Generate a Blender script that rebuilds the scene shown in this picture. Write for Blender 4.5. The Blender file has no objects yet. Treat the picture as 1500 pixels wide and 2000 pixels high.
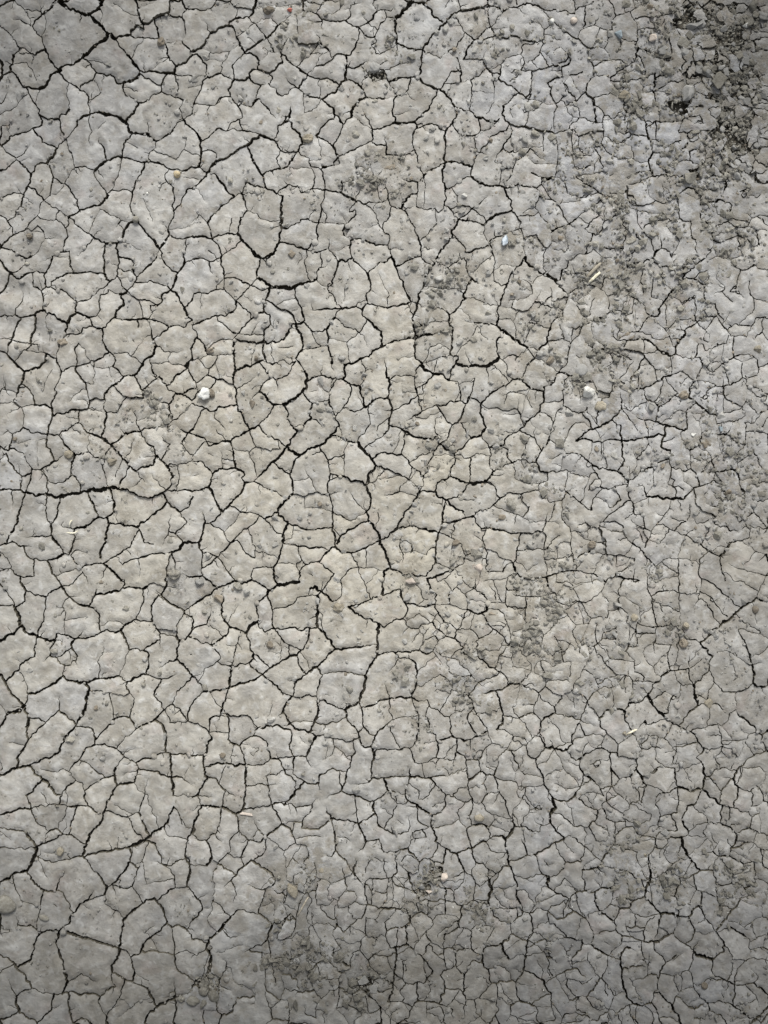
import bpy, bmesh, math
import numpy as np
from mathutils import Vector, Matrix, Euler, kdtree
from mathutils.geometry import delaunay_2d_cdt

# ------------------------------------------------------------ camera, sky, sun, exposure
scene = bpy.context.scene
S = 0.0007                                   # metres per photo pixel: the frame shows 1.05 m x 1.40 m of ground
def WX(px): return (np.asarray(px, float) - 750.0) * S
def WY(py): return (1000.0 - np.asarray(py, float)) * S

CAM_H = 1.55
cam_data = bpy.data.cameras.new('camera')
cam_data.sensor_fit = 'VERTICAL'
cam_data.sensor_height = 24.0
cam_data.lens = 24.0 * CAM_H / (2000 * S)
cam_data.clip_start = 0.01
cam_data.clip_end = 400.0
cam = bpy.data.objects.new('camera', cam_data)
scene.collection.objects.link(cam)
cam.location = (0, 0, CAM_H)
cam.rotation_euler = (0, 0, 0)
scene.camera = cam

SUN_EL, SUN_AZ = math.radians(44), math.radians(8)     # soft overcast light from the top of the picture (+Y)
world = bpy.data.worlds.new('World'); scene.world = world; world.use_nodes = True
wn = world.node_tree.nodes; wl = world.node_tree.links
bg = wn['Background']
sky = wn.new('ShaderNodeTexSky'); sky.sky_type = 'NISHITA'; sky.sun_disc = False
sky.sun_elevation = SUN_EL; sky.sun_rotation = SUN_AZ
sky.air_density = 1.0; sky.dust_density = 3.0; sky.ozone_density = 0.6
# overcast: the clear-sky blue is pulled most of the way to the grey of a cloud deck
hs = wn.new('ShaderNodeHueSaturation'); hs.inputs['Saturation'].default_value = 0.18
wl.new(sky.outputs[0], hs.inputs['Color']); wl.new(hs.outputs[0], bg.inputs['Color'])
bg.inputs['Strength'].default_value = 0.098
sun_data = bpy.data.lights.new('sun', 'SUN')
sun_data.energy = 1.5; sun_data.angle = math.radians(17); sun_data.color = (1.0, 0.975, 0.91)
sun = bpy.data.objects.new('sun', sun_data); scene.collection.objects.link(sun)
sun.rotation_euler = (-(math.pi / 2 - SUN_EL), 0, -SUN_AZ)
sun.location = (0.3, 1.6, 2.2)
vs = scene.view_settings
vs.view_transform = 'Standard'; vs.look = 'None'; vs.gamma = 1.0; vs.use_curve_mapping = False
vs.exposure = 0.88
scene.cycles.max_bounces = 5; scene.cycles.diffuse_bounces = 3; scene.cycles.glossy_bounces = 2
C = scene.collection

# ------------------------------------------------------------ materials (procedural, in real metres)
class NT:
    def __init__(self, name):
        self.m = bpy.data.materials.new(name); self.m.use_nodes = True
        self.t = self.m.node_tree; self.n = self.t.nodes; self.l = self.t.links
        self.b = self.n['Principled BSDF']
        self.b.inputs['Specular IOR Level'].default_value = 0.25
        g = self.n.new('ShaderNodeNewGeometry'); self.pos = g.outputs['Position']
    def link(self, a, b): self.l.new(a, b)
    def noise(self, scale, detail=3, rough=0.55, dist=0.0, off=(0, 0, 0), vec=None):
        mp = self.n.new('ShaderNodeMapping'); mp.inputs['Location'].default_value = off
        self.link(vec or self.pos, mp.inputs['Vector'])
        t = self.n.new('ShaderNodeTexNoise'); t.inputs['Scale'].default_value = scale
        t.inputs['Detail'].default_value = detail; t.inputs['Roughness'].default_value = rough
        t.inputs['Distortion'].default_value = dist
        self.link(mp.outputs[0], t.inputs['Vector']); return t.outputs['Fac']
    def ramp(self, v, a, b, lo=0.0, hi=1.0, smooth=True):
        r = self.n.new('ShaderNodeMapRange'); r.interpolation_type = 'SMOOTHSTEP' if smooth else 'LINEAR'
        r.inputs['From Min'].default_value = a; r.inputs['From Max'].default_value = b
        r.inputs['To Min'].default_value = lo; r.inputs['To Max'].default_value = hi
        self.link(v, r.inputs['Value']); return r.outputs['Result']
    def math(self, op, a, b=None):
        m = self.n.new('ShaderNodeMath'); m.operation = op
        for i, v in enumerate((a, b)):
            if v is None: continue
            if isinstance(v, (int, float)): m.inputs[i].default_value = v
            else: self.link(v, m.inputs[i])
        return m.outputs[0]
    def mix(self, fac, a, b, mode='MIX'):
        m = self.n.new('ShaderNodeMix'); m.data_type = 'RGBA'; m.blend_type = mode
        for s, v in ((m.inputs[0], fac), (m.inputs[6], a), (m.inputs[7], b)):
            if isinstance(v, (int, float)): s.default_value = v
            elif isinstance(v, tuple): s.default_value = (*v, 1)
            else: self.link(v, s)
        return m.outputs[2]
    def blobs(self, items, warp):
        # soft-edged patches of tone at given places on the ground, their outline broken by noise
        acc = None
        for (x, y, r, a) in items:
            vm = self.n.new('ShaderNodeVectorMath'); vm.operation = 'DISTANCE'
            self.link(warp, vm.inputs[0]); vm.inputs[1].default_value = (float(WX(x)), float(WY(y)), 0)
            v = self.ramp(vm.outputs['Value'], 0.12 * r * S, r * S, a, 0.0)
            acc = v if acc is None else self.math('ADD', acc, v)
        return acc
    def warp(self, amount=0.06, scale=9.0):
        t = self.n.new('ShaderNodeTexNoise'); t.inputs['Scale'].default_value = scale; t.inputs['Detail'].default_value = 4
        self.link(self.pos, t.inputs['Vector'])
        a = self.n.new('ShaderNodeVectorMath'); a.operation = 'MULTIPLY_ADD'
        self.link(t.outputs['Color'], a.inputs[0]); a.inputs[1].default_value = (amount, amount, 0)
        b = self.n.new('ShaderNodeVectorMath'); b.operation = 'SUBTRACT'; b.inputs[1].default_value = (amount / 2, amount / 2, 0)
        self.link(self.pos, a.inputs[2]); self.link(a.outputs[0], b.inputs[0])
        f = self.n.new('ShaderNodeVectorMath'); f.operation = 'MULTIPLY'; f.inputs[1].default_value = (1, 1, 0)
        self.link(b.outputs[0], f.inputs[0]); return f.outputs[0]
    def bump(self, h, strength, dist, prev=None):
        b = self.n.new('ShaderNodeBump'); b.inputs['Strength'].default_value = strength; b.inputs['Distance'].default_value = dist
        self.link(h, b.inputs['Height'])
        if prev is not None: self.link(prev, b.inputs['Normal'])
        return b.outputs['Normal']
    def finish(self, col, rough, normal=None):
        self.link(col, self.b.inputs['Base Color'])
        if isinstance(rough, (int, float)): self.b.inputs['Roughness'].default_value = rough
        else: self.link(rough, self.b.inputs['Roughness'])
        if normal is not None: self.link(normal, self.b.inputs['Normal'])
        return self.m

DAMP_VIGNETTE = [(-100, 2250, 1150, .60), (500, 2420, 1050, .36), (1000, 2420, 1050, .36), (1620, 2250, 1280, .68), (1650, -80, 760, .66), (1470, 110, 190, .14), (-150, -150, 860, .62),  # lens falloff at corners and edges painted into soil colour, plus damp patches
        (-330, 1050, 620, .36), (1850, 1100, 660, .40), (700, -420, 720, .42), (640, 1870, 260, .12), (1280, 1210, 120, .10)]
WARM = [(560, 900, 640, .80), (900, 1150, 480, .55), (150, 1300, 460, .45), (980, 640, 330, .35), (420, 1500, 330, .3)]
BLUE = [(1280, 250, 440, .8), (1350, 800, 380, .55), (1250, 1900, 480, .6), (60, 120, 360, .35), (1000, 120, 260, .3)]
DUST = [(1240, 215, 80, .6), (1330, 400, 110, .7), (1120, 320, 110, .7), (1215, 350, 90, .8), (960, 75, 70, .5), (1190, 760, 100, .75), (1080, 700, 100, .5), (1300, 640, 100, .5),
        (735, 140, 60, .6), (735, 335, 90, .7), (590, 50, 70, .7), (960, 1330, 140, .5), (820, 1360, 120, .45), (1060, 1150, 90, .5), (1040, 1260, 130, .5), (1300, 1140, 80, .4),
        (830, 1730, 80, .7), (1245, 1690, 90, .6), (620, 1690, 100, .6), (560, 1890, 130, .5), (700, 1900, 100, .5), (300, 820, 100, .45),
        (1050, 470, 90, .65), (1440, 120, 300, .8), (1380, 60, 170, .6), (1460, 280, 170, .6), (1190, 440, 80, .5), (1190, 560, 90, .6), (1140, 640, 80, .5), (1340, 560, 90, .5), (1440, 480, 110, .5),
        (830, 630, 80, .4), (880, 540, 70, .4), (1090, 930, 90, .5), (870, 890, 80, .35), (1010, 880, 70, .4), (790, 1125, 50, .6), (930, 1105, 60, .6), (650, 1180, 70, .4), (410, 1175, 60, .5),
        (340, 1125, 60, .5), (190, 880, 80, .35), (405, 1930, 60, .7), (1380, 870, 90, .5), (1460, 960, 110, .5), (1470, 1740, 100, .4), (1340, 1690, 80, .4), (1180, 1330, 100, .35), (1330, 1250, 60, .4), (930, 1760, 90, .35), (520, 1740, 70, .4)]

def mud(name, base=(0.314, 0.308, 0.292), random_tint=True, dusty=1.0):
    k = NT(name)
    def attr(nm):
        a = k.n.new('ShaderNodeAttribute'); a.attribute_name = nm; return a.outputs['Fac']
    warm, damp_vignette, dust, blue = attr('warm'), attr('damp_vignette'), attr('dust'), attr('blue')
    big = k.noise(3.2, 2, 0.6)
    col = k.mix(k.ramp(big, .35, .68), base, tuple(c * f for c, f in zip(base, (1.03, 1.0, .95))))
    col = k.mix(k.math('MINIMUM', k.math('MULTIPLY', warm, .85), 1.0), col, (0.364, 0.341, 0.287))
    col = k.mix(k.math('MINIMUM', k.math('MULTIPLY', blue, .6), .6), col, (0.292, 0.298, 0.318))
    # bluish clean clay, pinkish veins
    col = k.mix(k.ramp(k.noise(11, 2, .6, off=(3, 1, 0)), .52, .72, 0, .30), col, (0.29, 0.305, 0.33))
    col = k.mix(k.ramp(k.noise(26, 2, .6, .5, off=(7, 5, 0)), .56, .74, 0, .28), col, (0.335, 0.272, 0.250))
    # cloudy mottling and pale mineral flecks
    mott = k.noise(40, 4, .62, .4); fleck = k.noise(88, 2, .55, .4, off=(2, 9, 0))
    col = k.mix(k.ramp(mott, .30, .70), k.mix(1.0, col, (0.78, 0.775, 0.77), 'MULTIPLY'), k.mix(1.0, col, (1.20, 1.205, 1.21), 'MULTIPLY'))
    col = k.mix(k.ramp(fleck, .50, .74, 0, .55), col, (0.50, 0.50, 0.485))
    # loose brown dust lying in patches
    dn = k.ramp(k.noise(38, 4, .72, .5, off=(4, 4, 0)), .46, .66)
    dm = k.math('MULTIPLY', k.math('ADD', k.math('MULTIPLY', dust, 1.5), .40 * dusty), dn)
    col = k.mix(k.math('MINIMUM', dm, .60), col, (0.205, 0.184, 0.146))
    # dark specks
    v = k.n.new('ShaderNodeTexVoronoi'); v.inputs['Scale'].default_value = 88; v.inputs['Randomness'].default_value = 1.0
    k.link(k.pos, v.inputs['Vector'])
    col = k.mix(k.ramp(v.outputs['Distance'], .06, .20, .40, 0), col, (0.125, 0.105, 0.085))
    # corner and bottom lens falloff painted in as darker mud, plus damp patches
    da = k.math('MINIMUM', k.math('ADD', damp_vignette, k.ramp(big, .3, .7, -.04, .04)), .72)
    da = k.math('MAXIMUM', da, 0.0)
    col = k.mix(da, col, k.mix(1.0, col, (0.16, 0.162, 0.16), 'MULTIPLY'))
    if random_tint:
        oi = k.n.new('ShaderNodeObjectInfo')
        g = k.ramp(oi.outputs['Random'], 0, 1, .92, 1.07, False)
        cc = k.n.new('ShaderNodeCombineColor')
        for i in range(3): k.link(g, cc.inputs[i])
        col = k.mix(1.0, col, cc.outputs[0], 'MULTIPLY')
    grain = k.noise(190, 3, .65, .2, off=(8, 8, 0))
    h = k.math('ADD', k.math('ADD', mott, k.math('MULTIPLY', fleck, .6)), k.math('MULTIPLY', grain, k.math('ADD', k.math('MULTIPLY', dust, .5), .22)))
    h = k.math('ADD', h, k.math('MULTIPLY', k.ramp(v.outputs['Distance'], .05, .3), .10))
    n = k.bump(h, .8, .0032)
    return k.finish(col, k.ramp(big, .3, .7, .82, .95), n)

def soil(name, a, b, scale=160, bump=.0015):
    k = NT(name)
    oi = k.n.new('ShaderNodeObjectInfo')
    col = k.mix(k.ramp(k.noise(scale, 4, .65), .34, .68), a, b)
    col = k.mix(k.ramp(k.noise(scale * .23, 3, .6, off=(5, 2, 0)), .4, .7, 0, .45), col, tuple(c * .66 for c in a))
    damp_vignette = k.blobs(DAMP_VIGNETTE, k.warp())  # painted corner and edge falloff with some damp, darkens the soil colour
    col = k.mix(k.math('MINIMUM', damp_vignette, .72), col, k.mix(1.0, col, (.17, .17, .168), 'MULTIPLY'))
    g = k.ramp(oi.outputs['Random'], 0, 1, .75, 1.2, False)
    cc = k.n.new('ShaderNodeCombineColor')
    for i in range(3): k.link(g, cc.inputs[i])
    col = k.mix(1.0, col, cc.outputs[0], 'MULTIPLY')
    n = k.bump(k.noise(scale * 1.6, 5, .7), .7, bump)
    return k.finish(col, .95, n)

def stone(name, a, b, scale=220, rough=.7):
    k = NT(name)
    col = k.mix(k.ramp(k.noise(scale, 4, .6), .35, .68), a, b)
    col = k.mix(k.ramp(k.noise(scale * 2.4, 3, .6, off=(3, 3, 0)), .58, .72, 0, .5), col, tuple(c * .5 for c in a))
    return k.finish(col, rough, k.bump(k.noise(scale * 2, 4, .65), .5, .0007))

M = {
    'mud': mud('dried_mud'),
    'wall': soil('broken_mud_edge', (0.115, 0.103, 0.076), (0.185, 0.170, 0.130), 200),
    'bed': soil('damp_subsoil', (0.085, 0.076, 0.060), (0.165, 0.152, 0.124), 120, .003),
    'crumb': soil('mud_crumb', (0.225, 0.212, 0.178), (0.32, 0.31, 0.275), 240),
    'clay': soil('clay_lump', (0.265, 0.258, 0.235), (0.36, 0.355, 0.335), 150, .0012),
    'flake': soil('mud_flake', (0.29, 0.288, 0.272), (0.37, 0.365, 0.350), 260, .0008),
    'brown': soil('brown_clod', (0.17, 0.145, 0.112), (0.26, 0.23, 0.185), 240),
    'tan': soil('tan_clod', (0.26, 0.23, 0.175), (0.36, 0.33, 0.265), 200),
    'white': stone('white_quartz', (0.54, 0.54, 0.515), (0.74, 0.74, 0.71)),
    'pale': stone('pale_stone', (0.42, 0.415, 0.385), (0.62, 0.615, 0.575)),
    'blue': stone('blue_grey_stone', (0.26, 0.31, 0.36), (0.54, 0.59, 0.63), 120),
    'slate': stone('slate_stone', (0.17, 0.21, 0.23), (0.27, 0.31, 0.33)),
    'pink': stone('pinkish_stone', (0.36, 0.31, 0.265), (0.52, 0.46, 0.40)),
    'red': stone('red_brick_grit', (0.36, 0.10, 0.075), (0.50, 0.20, 0.155)),
    'yellow': stone('ochre_stone', (0.36, 0.29, 0.175), (0.48, 0.41, 0.28)),
    'straw': stone('dry_straw', (0.62, 0.57, 0.42), (0.80, 0.77, 0.64), 300, .6),
    'twig': stone('weathered_twig', (0.24, 0.215, 0.17), (0.34, 0.31, 0.25), 300, .85),
}

# traced crack lines per tile: width class, then x,y points
TILES = {
(0, 0): '''
4 0,4 6,1 11,0
1 11,0 16,5 22,10 22,17
4 43,0 40,5 36,8 31,12 27,16
2 10,15 16,15 20,18 24,20
3 27,16 25,20 29,26 32,29 33,34 35,38
4 35,38 37,42 39,47 42,51 46,55
1 35,11 36,18 34,26 32,29
2 0,20 5,24 8,27
1 8,27 11,24 14,22
2 8,27 10,31 12,33 15,37
2 15,37 18,37 20,39 23,41
3 23,41 28,43 31,40 35,38
1 15,37 13,40 10,42
1 15,37 14,40 17,42 21,41
4 10,42 9,47 8,51 8,55
3 0,60 4,57 8,55
4 8,55 12,58 15,63 17,67
4 17,67 20,68 26,69 31,69
5 31,69 36,66 38,63 39,59 41,57 46,55
6 46,55 52,50 57,50 63,45 68,41 72,38 77,33 82,30 84,26
5 84,26 82,23 78,18 76,17 72,13 69,11
6 69,11 74,8 78,5 80,0
6 69,11 63,11 60,8 57,6 54,6 50,3 46,0
2 63,11 62,18
1 78,16 80,11 78,6
5 84,26 87,27 90,30
5 90,30 96,28 101,27
3 101,27 103,22 106,18 110,16
3 101,27 106,29 111,29 118,30 124,30
4 106,0 108,6 110,14 112,19
3 112,19 115,18 118,17 120,14
3 120,14 124,13 128,11 132,10 133,5 133,1 136,0
3 112,19 111,25 111,29
3 120,14 122,20 123,25 124,30
1 109,7 116,4 122,0
2 132,13 138,13 142,12
3 142,0 143,4 146,7 150,7
3 146,7 143,10 142,14 144,18 145,22 145,27
3 145,27 142,31 136,32 131,33 129,34 127,30 124,30
3 142,31 144,36 148,39 150,39
3 129,34 131,39 131,45 136,49 137,52
3 139,51 143,50 145,47 148,45
4 90,30 94,37 98,42 102,46 105,50 109,55
5 109,55 115,55 121,56 128,57 136,57
4 136,57 137,51
3 136,57 141,59 146,57 150,56
2 139,59 139,66 137,75
5 109,57 105,61 99,63 96,64
3 96,64 91,64 88,59 85,58 80,57 75,56
3 75,56 71,52 70,48 65,46
1 86,58 88,54
2 75,57 73,62 66,64 63,68
1 73,62 76,69
1 80,70 76,74 73,78
3 44,57 49,62 56,65 61,68 65,71 69,76 69,83 70,89
3 96,64 96,70 98,74
1 97,72 96,77
2 98,74 104,77 108,80
2 109,57 112,60 118,67
4 108,80 105,85 104,89 100,91 98,95
3 108,80 116,78 120,74 126,71
2 126,71 125,66 131,60
1 120,64 125,66
3 126,71 132,74 138,76 143,78
1 143,78 142,83
5 98,95 92,91 86,89 80,88 77,87
4 77,87 70,89 64,91 60,94 57,96
1 70,89 71,95
3 61,97 57,102 51,108
2 69,95 71,102 69,108 71,114
1 52,68 52,74 54,80 54,87
3 31,90 37,92 46,92 52,88 59,85
2 31,69 29,74 27,80
3 19,71 23,76 27,80 29,84 30,89
4 30,89 32,93 32,97 28,99 21,102 14,104
4 14,104 7,106 4,110 0,113
1 0,88 6,86 12,81 18,75
2 0,80 3,76 5,71
1 0,98 10,95
3 46,92 48,100 51,108
3 26,102 31,107 36,113 44,115
3 44,115 48,111 51,110
3 51,108 54,116 57,124 58,131
2 2,113 4,118 8,120 12,123
2 12,123 19,119 23,112
3 0,133 6,129 12,124
3 12,124 18,130 24,135
4 44,115 41,120 36,127
4 36,127 30,127 26,132 24,135
4 24,135 23,141 21,145 17,153 16,161
3 58,131 65,131 74,133
4 74,133 77,129 83,125
4 83,125 88,122 95,122
3 83,125 81,115 77,111 77,107
4 95,122 96,115 98,109 103,104
5 98,95 100,100 103,104
5 103,104 110,104 115,104 118,108 122,110
4 122,110 128,107 132,104 138,101
3 95,122 101,124 108,126 118,126
3 118,126 125,128 132,131 141,133 150,130
2 124,111 122,115 117,119 116,123 118,126
2 95,122 93,130 92,137 88,143 87,148
3 87,148 83,153 79,159
3 113,128 110,135 105,142 103,150
3 103,150 102,160 104,167 106,171
2 87,148 93,149 96,147 103,149
2 74,133 75,135
2 73,135 77,142 85,151
3 58,131 54,137 50,143
1 50,143 47,147 44,151 38,153
2 36,127 39,132 41,138
2 38,140 43,139 51,140
2 41,138 40,146 38,153 34,156
3 50,143 54,147 57,152 59,159 62,164
3 21,145 27,148 31,152 33,157
2 0,154 5,152 11,150
1 11,150 17,151
3 16,161 12,164 11,169 6,172
1 16,161 21,163
2 34,156 30,160 30,165 29,168
1 35,158 41,162 47,165 51,166
3 29,168 25,171 21,177 16,181 10,183
2 29,168 31,171 38,172 43,171 45,166
2 43,171 48,174 51,178
3 51,178 52,183 50,189 49,197
2 51,178 54,175 56,171
3 53,169 62,165 66,164 70,161 78,160
3 53,169 57,171 62,177 69,182
3 69,182 75,186 82,190
4 82,190 88,190 92,189 95,185 97,180 101,174 106,171
4 106,171 111,177 116,184 120,188 124,194
4 124,194 128,189 132,183
4 78,160 84,152
2 78,162 75,169 71,177 69,182
2 78,163 84,167 92,170
1 92,170 99,172
3 132,183 132,176 136,168 135,160 136,153 135,146
2 135,146 130,142 129,138 131,134
3 136,164 140,161 143,153 147,147 150,147
3 132,183 137,186 143,186 150,184
2 145,186 145,194 144,200
4 0,193 5,188 10,183
3 0,193 8,195 15,199
2 10,183 8,176 4,170 0,168
2 5,172 8,169
1 19,178 24,180 29,176
2 29,176 33,181 35,186
2 35,186 31,190 30,196 23,200
1 35,186 44,186
3 40,199 46,197 54,196
1 54,196 54,200
2 60,200 65,196 68,191 73,187
1 73,185 76,181 80,178
4 91,190 92,200
2 82,191 80,197
2 124,194 122,200
3 124,194 126,198 128,200
2 140,84 142,90 143,93
3 143,93 147,98 150,101
3 143,93 139,95 136,99
2 143,93 147,90 150,89
1 147,85 150,81
''',
(0, 1): '''
4 16,0 20,1 24,0
2 20,1 19,7 14,12 8,13
4 0,3 3,9 8,13
3 8,13 6,20 3,26 0,29
4 8,13 13,17 16,18 20,15 25,13
4 41,0 39,6 35,13
3 25,13 35,13
1 33,4 39,1
3 35,13 35,19 36,24
3 22,15 27,22 32,27
2 36,24 32,27
3 32,27 34,32 33,37 34,42
4 34,42 29,44 27,47 23,47
3 23,47 16,48 12,46
3 0,47 5,46 12,45
2 12,46 13,41 17,36 18,29 16,26
3 36,24 42,25 49,27 55,31 60,36
5 60,36 60,44 55,48 53,52
4 34,42 40,45 46,49 53,52
3 54,0 55,6 58,13
3 40,20 45,17 53,14 62,13 70,12 76,13 81,13
1 40,20 40,24
3 81,13 82,8 80,0
4 81,13 82,18 86,19
3 86,19 83,24 78,25 72,31 69,34 63,35 60,37
2 83,24 84,28 79,30 77,37 77,44 75,47 71,48
4 86,19 91,15
4 91,15 92,8 92,0
3 92,0 98,1 104,4 103,10
2 92,9 98,12 103,10
3 103,10 106,16 105,20
4 122,0 119,5 114,8 111,12 107,16
3 91,18 95,23 99,27
3 99,27 105,21
4 99,27 95,30 92,33
1 84,26 91,29 95,30
2 99,27 103,31 108,34
2 108,34 115,34 121,36
2 108,34 110,40 111,47
3 105,20 112,20 118,19 124,21 130,24 133,26
4 144,4 141,9 138,14 136,19 133,24
3 126,0 129,6 133,11 138,12
3 144,4 143,0
2 144,4 150,3
4 133,26 138,30 141,35 143,40 146,47 149,51
3 150,33 147,37 145,41
3 133,26 127,30 125,37 119,41
2 117,38 118,43 116,48
4 60,44 65,46 70,48
3 70,48 72,54 75,56 80,57
3 52,61 60,61 63,60 66,56 72,55
4 53,52 52,57 51,61
4 51,61 47,67 45,73 44,80
4 44,80 46,86 48,91
4 80,57 82,54 86,51 89,48
4 89,48 92,42 96,36 97,34
4 80,57 79,65 82,70 85,75
4 89,48 96,49 104,50 112,49 116,49
3 116,49 123,50 128,53 132,55
3 132,55 139,54 143,55 147,51 150,50
3 132,55 127,59 122,63 119,66
3 115,59 118,64 122,70
5 122,70 120,75 117,79 113,81
4 113,81 110,86 106,93
2 111,49 111,56 107,56 107,50
1 116,51 118,58
1 112,65 107,72 103,78
2 93,73 98,76 102,78
2 102,78 107,80 110,84
2 122,70 127,74 133,76 142,74
1 133,76 131,81 133,84 144,86
2 117,79 118,87 121,94
1 118,83 126,83 133,82
3 85,75 81,79 75,81 69,84 60,86
3 85,75 89,76 90,80 88,86
3 88,86 93,91 97,94
4 97,94 101,94 105,93
1 70,83 73,86 80,88 88,86
2 74,83 74,92 73,100
2 60,66 58,72 59,79 60,86
1 61,68 66,73 70,82
3 60,86 58,89 63,94 67,99 69,107 70,113
2 67,99 73,100 77,102
2 69,113 75,111 81,112
3 48,91 54,87 58,89
4 48,91 47,96 44,102 44,108 40,115 41,123 41,125
3 41,125 49,123 57,121 65,120 69,119
1 69,119 80,121
3 44,80 38,78 36,76
2 36,76 30,74 26,74 20,74
4 36,77 34,82 30,87
4 30,87 24,88 19,90
4 0,74 6,78 11,82 14,87 19,90
2 21,70 18,75 14,81
1 8,77 11,73
4 19,90 18,97 15,102 13,107
2 18,101 23,104 26,109 27,115
1 5,107 9,105 14,104
1 13,107 10,113 14,117
1 3,93 5,101 0,106
3 16,48 13,54 10,61 9,67 5,73
3 29,47 27,55 24,62 24,70
2 10,66 17,68 23,69 29,69
1 29,69 30,73
1 0,65 8,65
4 97,94 93,99 86,103 82,107
3 82,107 81,113 81,120 83,122
2 83,122 90,122 93,119
2 93,119 95,115 98,113
4 83,122 82,131 79,140
2 69,119 70,113
1 68,104 60,107 54,114
2 62,122 61,128
2 90,103 96,109 102,111
3 102,111 107,110 111,111
3 105,93 109,100 111,105
2 111,105 112,111
3 111,103 117,100 122,96
2 122,96 118,88
2 122,96 124,94
1 112,107 120,106
3 124,94 128,98 130,101
4 150,86 146,87 142,92 137,94 134,98 130,101
2 130,101 130,104 137,107
3 137,107 135,113 132,116
3 124,114 130,115 132,116
3 132,116 133,124
4 137,107 142,108 146,105 150,104
3 142,108 146,111 150,112
4 144,86 148,81 150,80
3 144,86 148,91 150,94
4 148,81 149,72 150,64
1 70,138 75,134
3 103,120 106,126 108,133 110,137
4 97,139 103,137 110,137
3 110,137 118,134 125,133 131,131
3 131,131 133,129 139,127
2 139,127 143,122 149,118
3 110,137 113,143 116,147 120,149
2 128,124 127,130
2 131,131 132,138
3 120,149 121,154 122,156
1 93,134 94,139
4 87,148 92,144 97,139
5 79,142 83,145 87,148
3 87,148 83,154 82,158
4 88,149 93,155 98,161 101,164
4 122,156 120,163 113,165 106,168
3 101,164 106,168
3 82,158 81,165 80,170
1 82,170 85,178
4 101,164 98,172 95,176 93,182
2 106,169 110,173 114,177
2 119,171 125,178 128,181
4 122,156 128,161 132,166 135,172 134,178 130,183
3 130,183 137,184 144,183 150,183
4 93,182 101,184 108,187 116,189 124,187 130,184
2 132,166 132,163 142,163 148,160
1 139,164 140,172 137,182
3 127,158 131,150 134,147
2 126,141 129,145 133,147
4 142,146 144,141 148,137 150,136
2 142,146 145,151 149,154
2 139,133 144,137 148,137
3 17,137 24,138 32,138 38,139 46,140
4 41,125 39,132 37,138
3 46,140 50,137 55,135 58,131
3 58,131 63,131 66,135 68,138
4 68,138 74,140 79,142
3 46,140 50,146 55,151 58,154
3 61,157 65,154 69,153
2 69,153 74,157 81,161
1 69,142 69,153
4 58,154 57,160 56,166 56,172
3 32,167 37,164 43,160 50,155
3 37,140 37,147 41,157
3 0,148 4,151 7,152 8,148 10,139
2 10,139 14,138 15,134
1 4,135 9,139
3 5,153 8,161 12,168 17,172
2 10,151 16,153 20,158 22,163 26,167
2 0,159 5,154
2 26,167 32,167
3 17,172 24,170 25,166
4 25,166 24,174 21,181
2 17,172 16,180
2 33,168 37,174 42,178 49,177
3 49,177 55,173
3 56,171 60,173 62,179 63,185
4 0,183 8,182 16,183 22,185
4 22,185 27,187 36,188
5 36,186 42,188 47,188
6 47,188 55,186 63,185 71,183 79,182 85,181
5 85,181 93,182
4 69,186 72,193 74,200
4 88,183 88,190 89,195 88,200
4 47,188 47,194 45,200
2 36,177 36,186 36,200
3 20,187 17,194 15,200
2 9,186 10,196
4 122,200 127,196 131,192
4 128,188 131,192 135,196 139,199
3 150,191 147,196 142,200
1 119,189 119,194
1 18,116 19,125 18,134
2 10,113 16,118 22,117 27,116
4 27,116 34,117 40,119
1 0,115 5,115 10,114
1 5,124 11,121 17,118
1 50,62 56,63
''',
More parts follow.
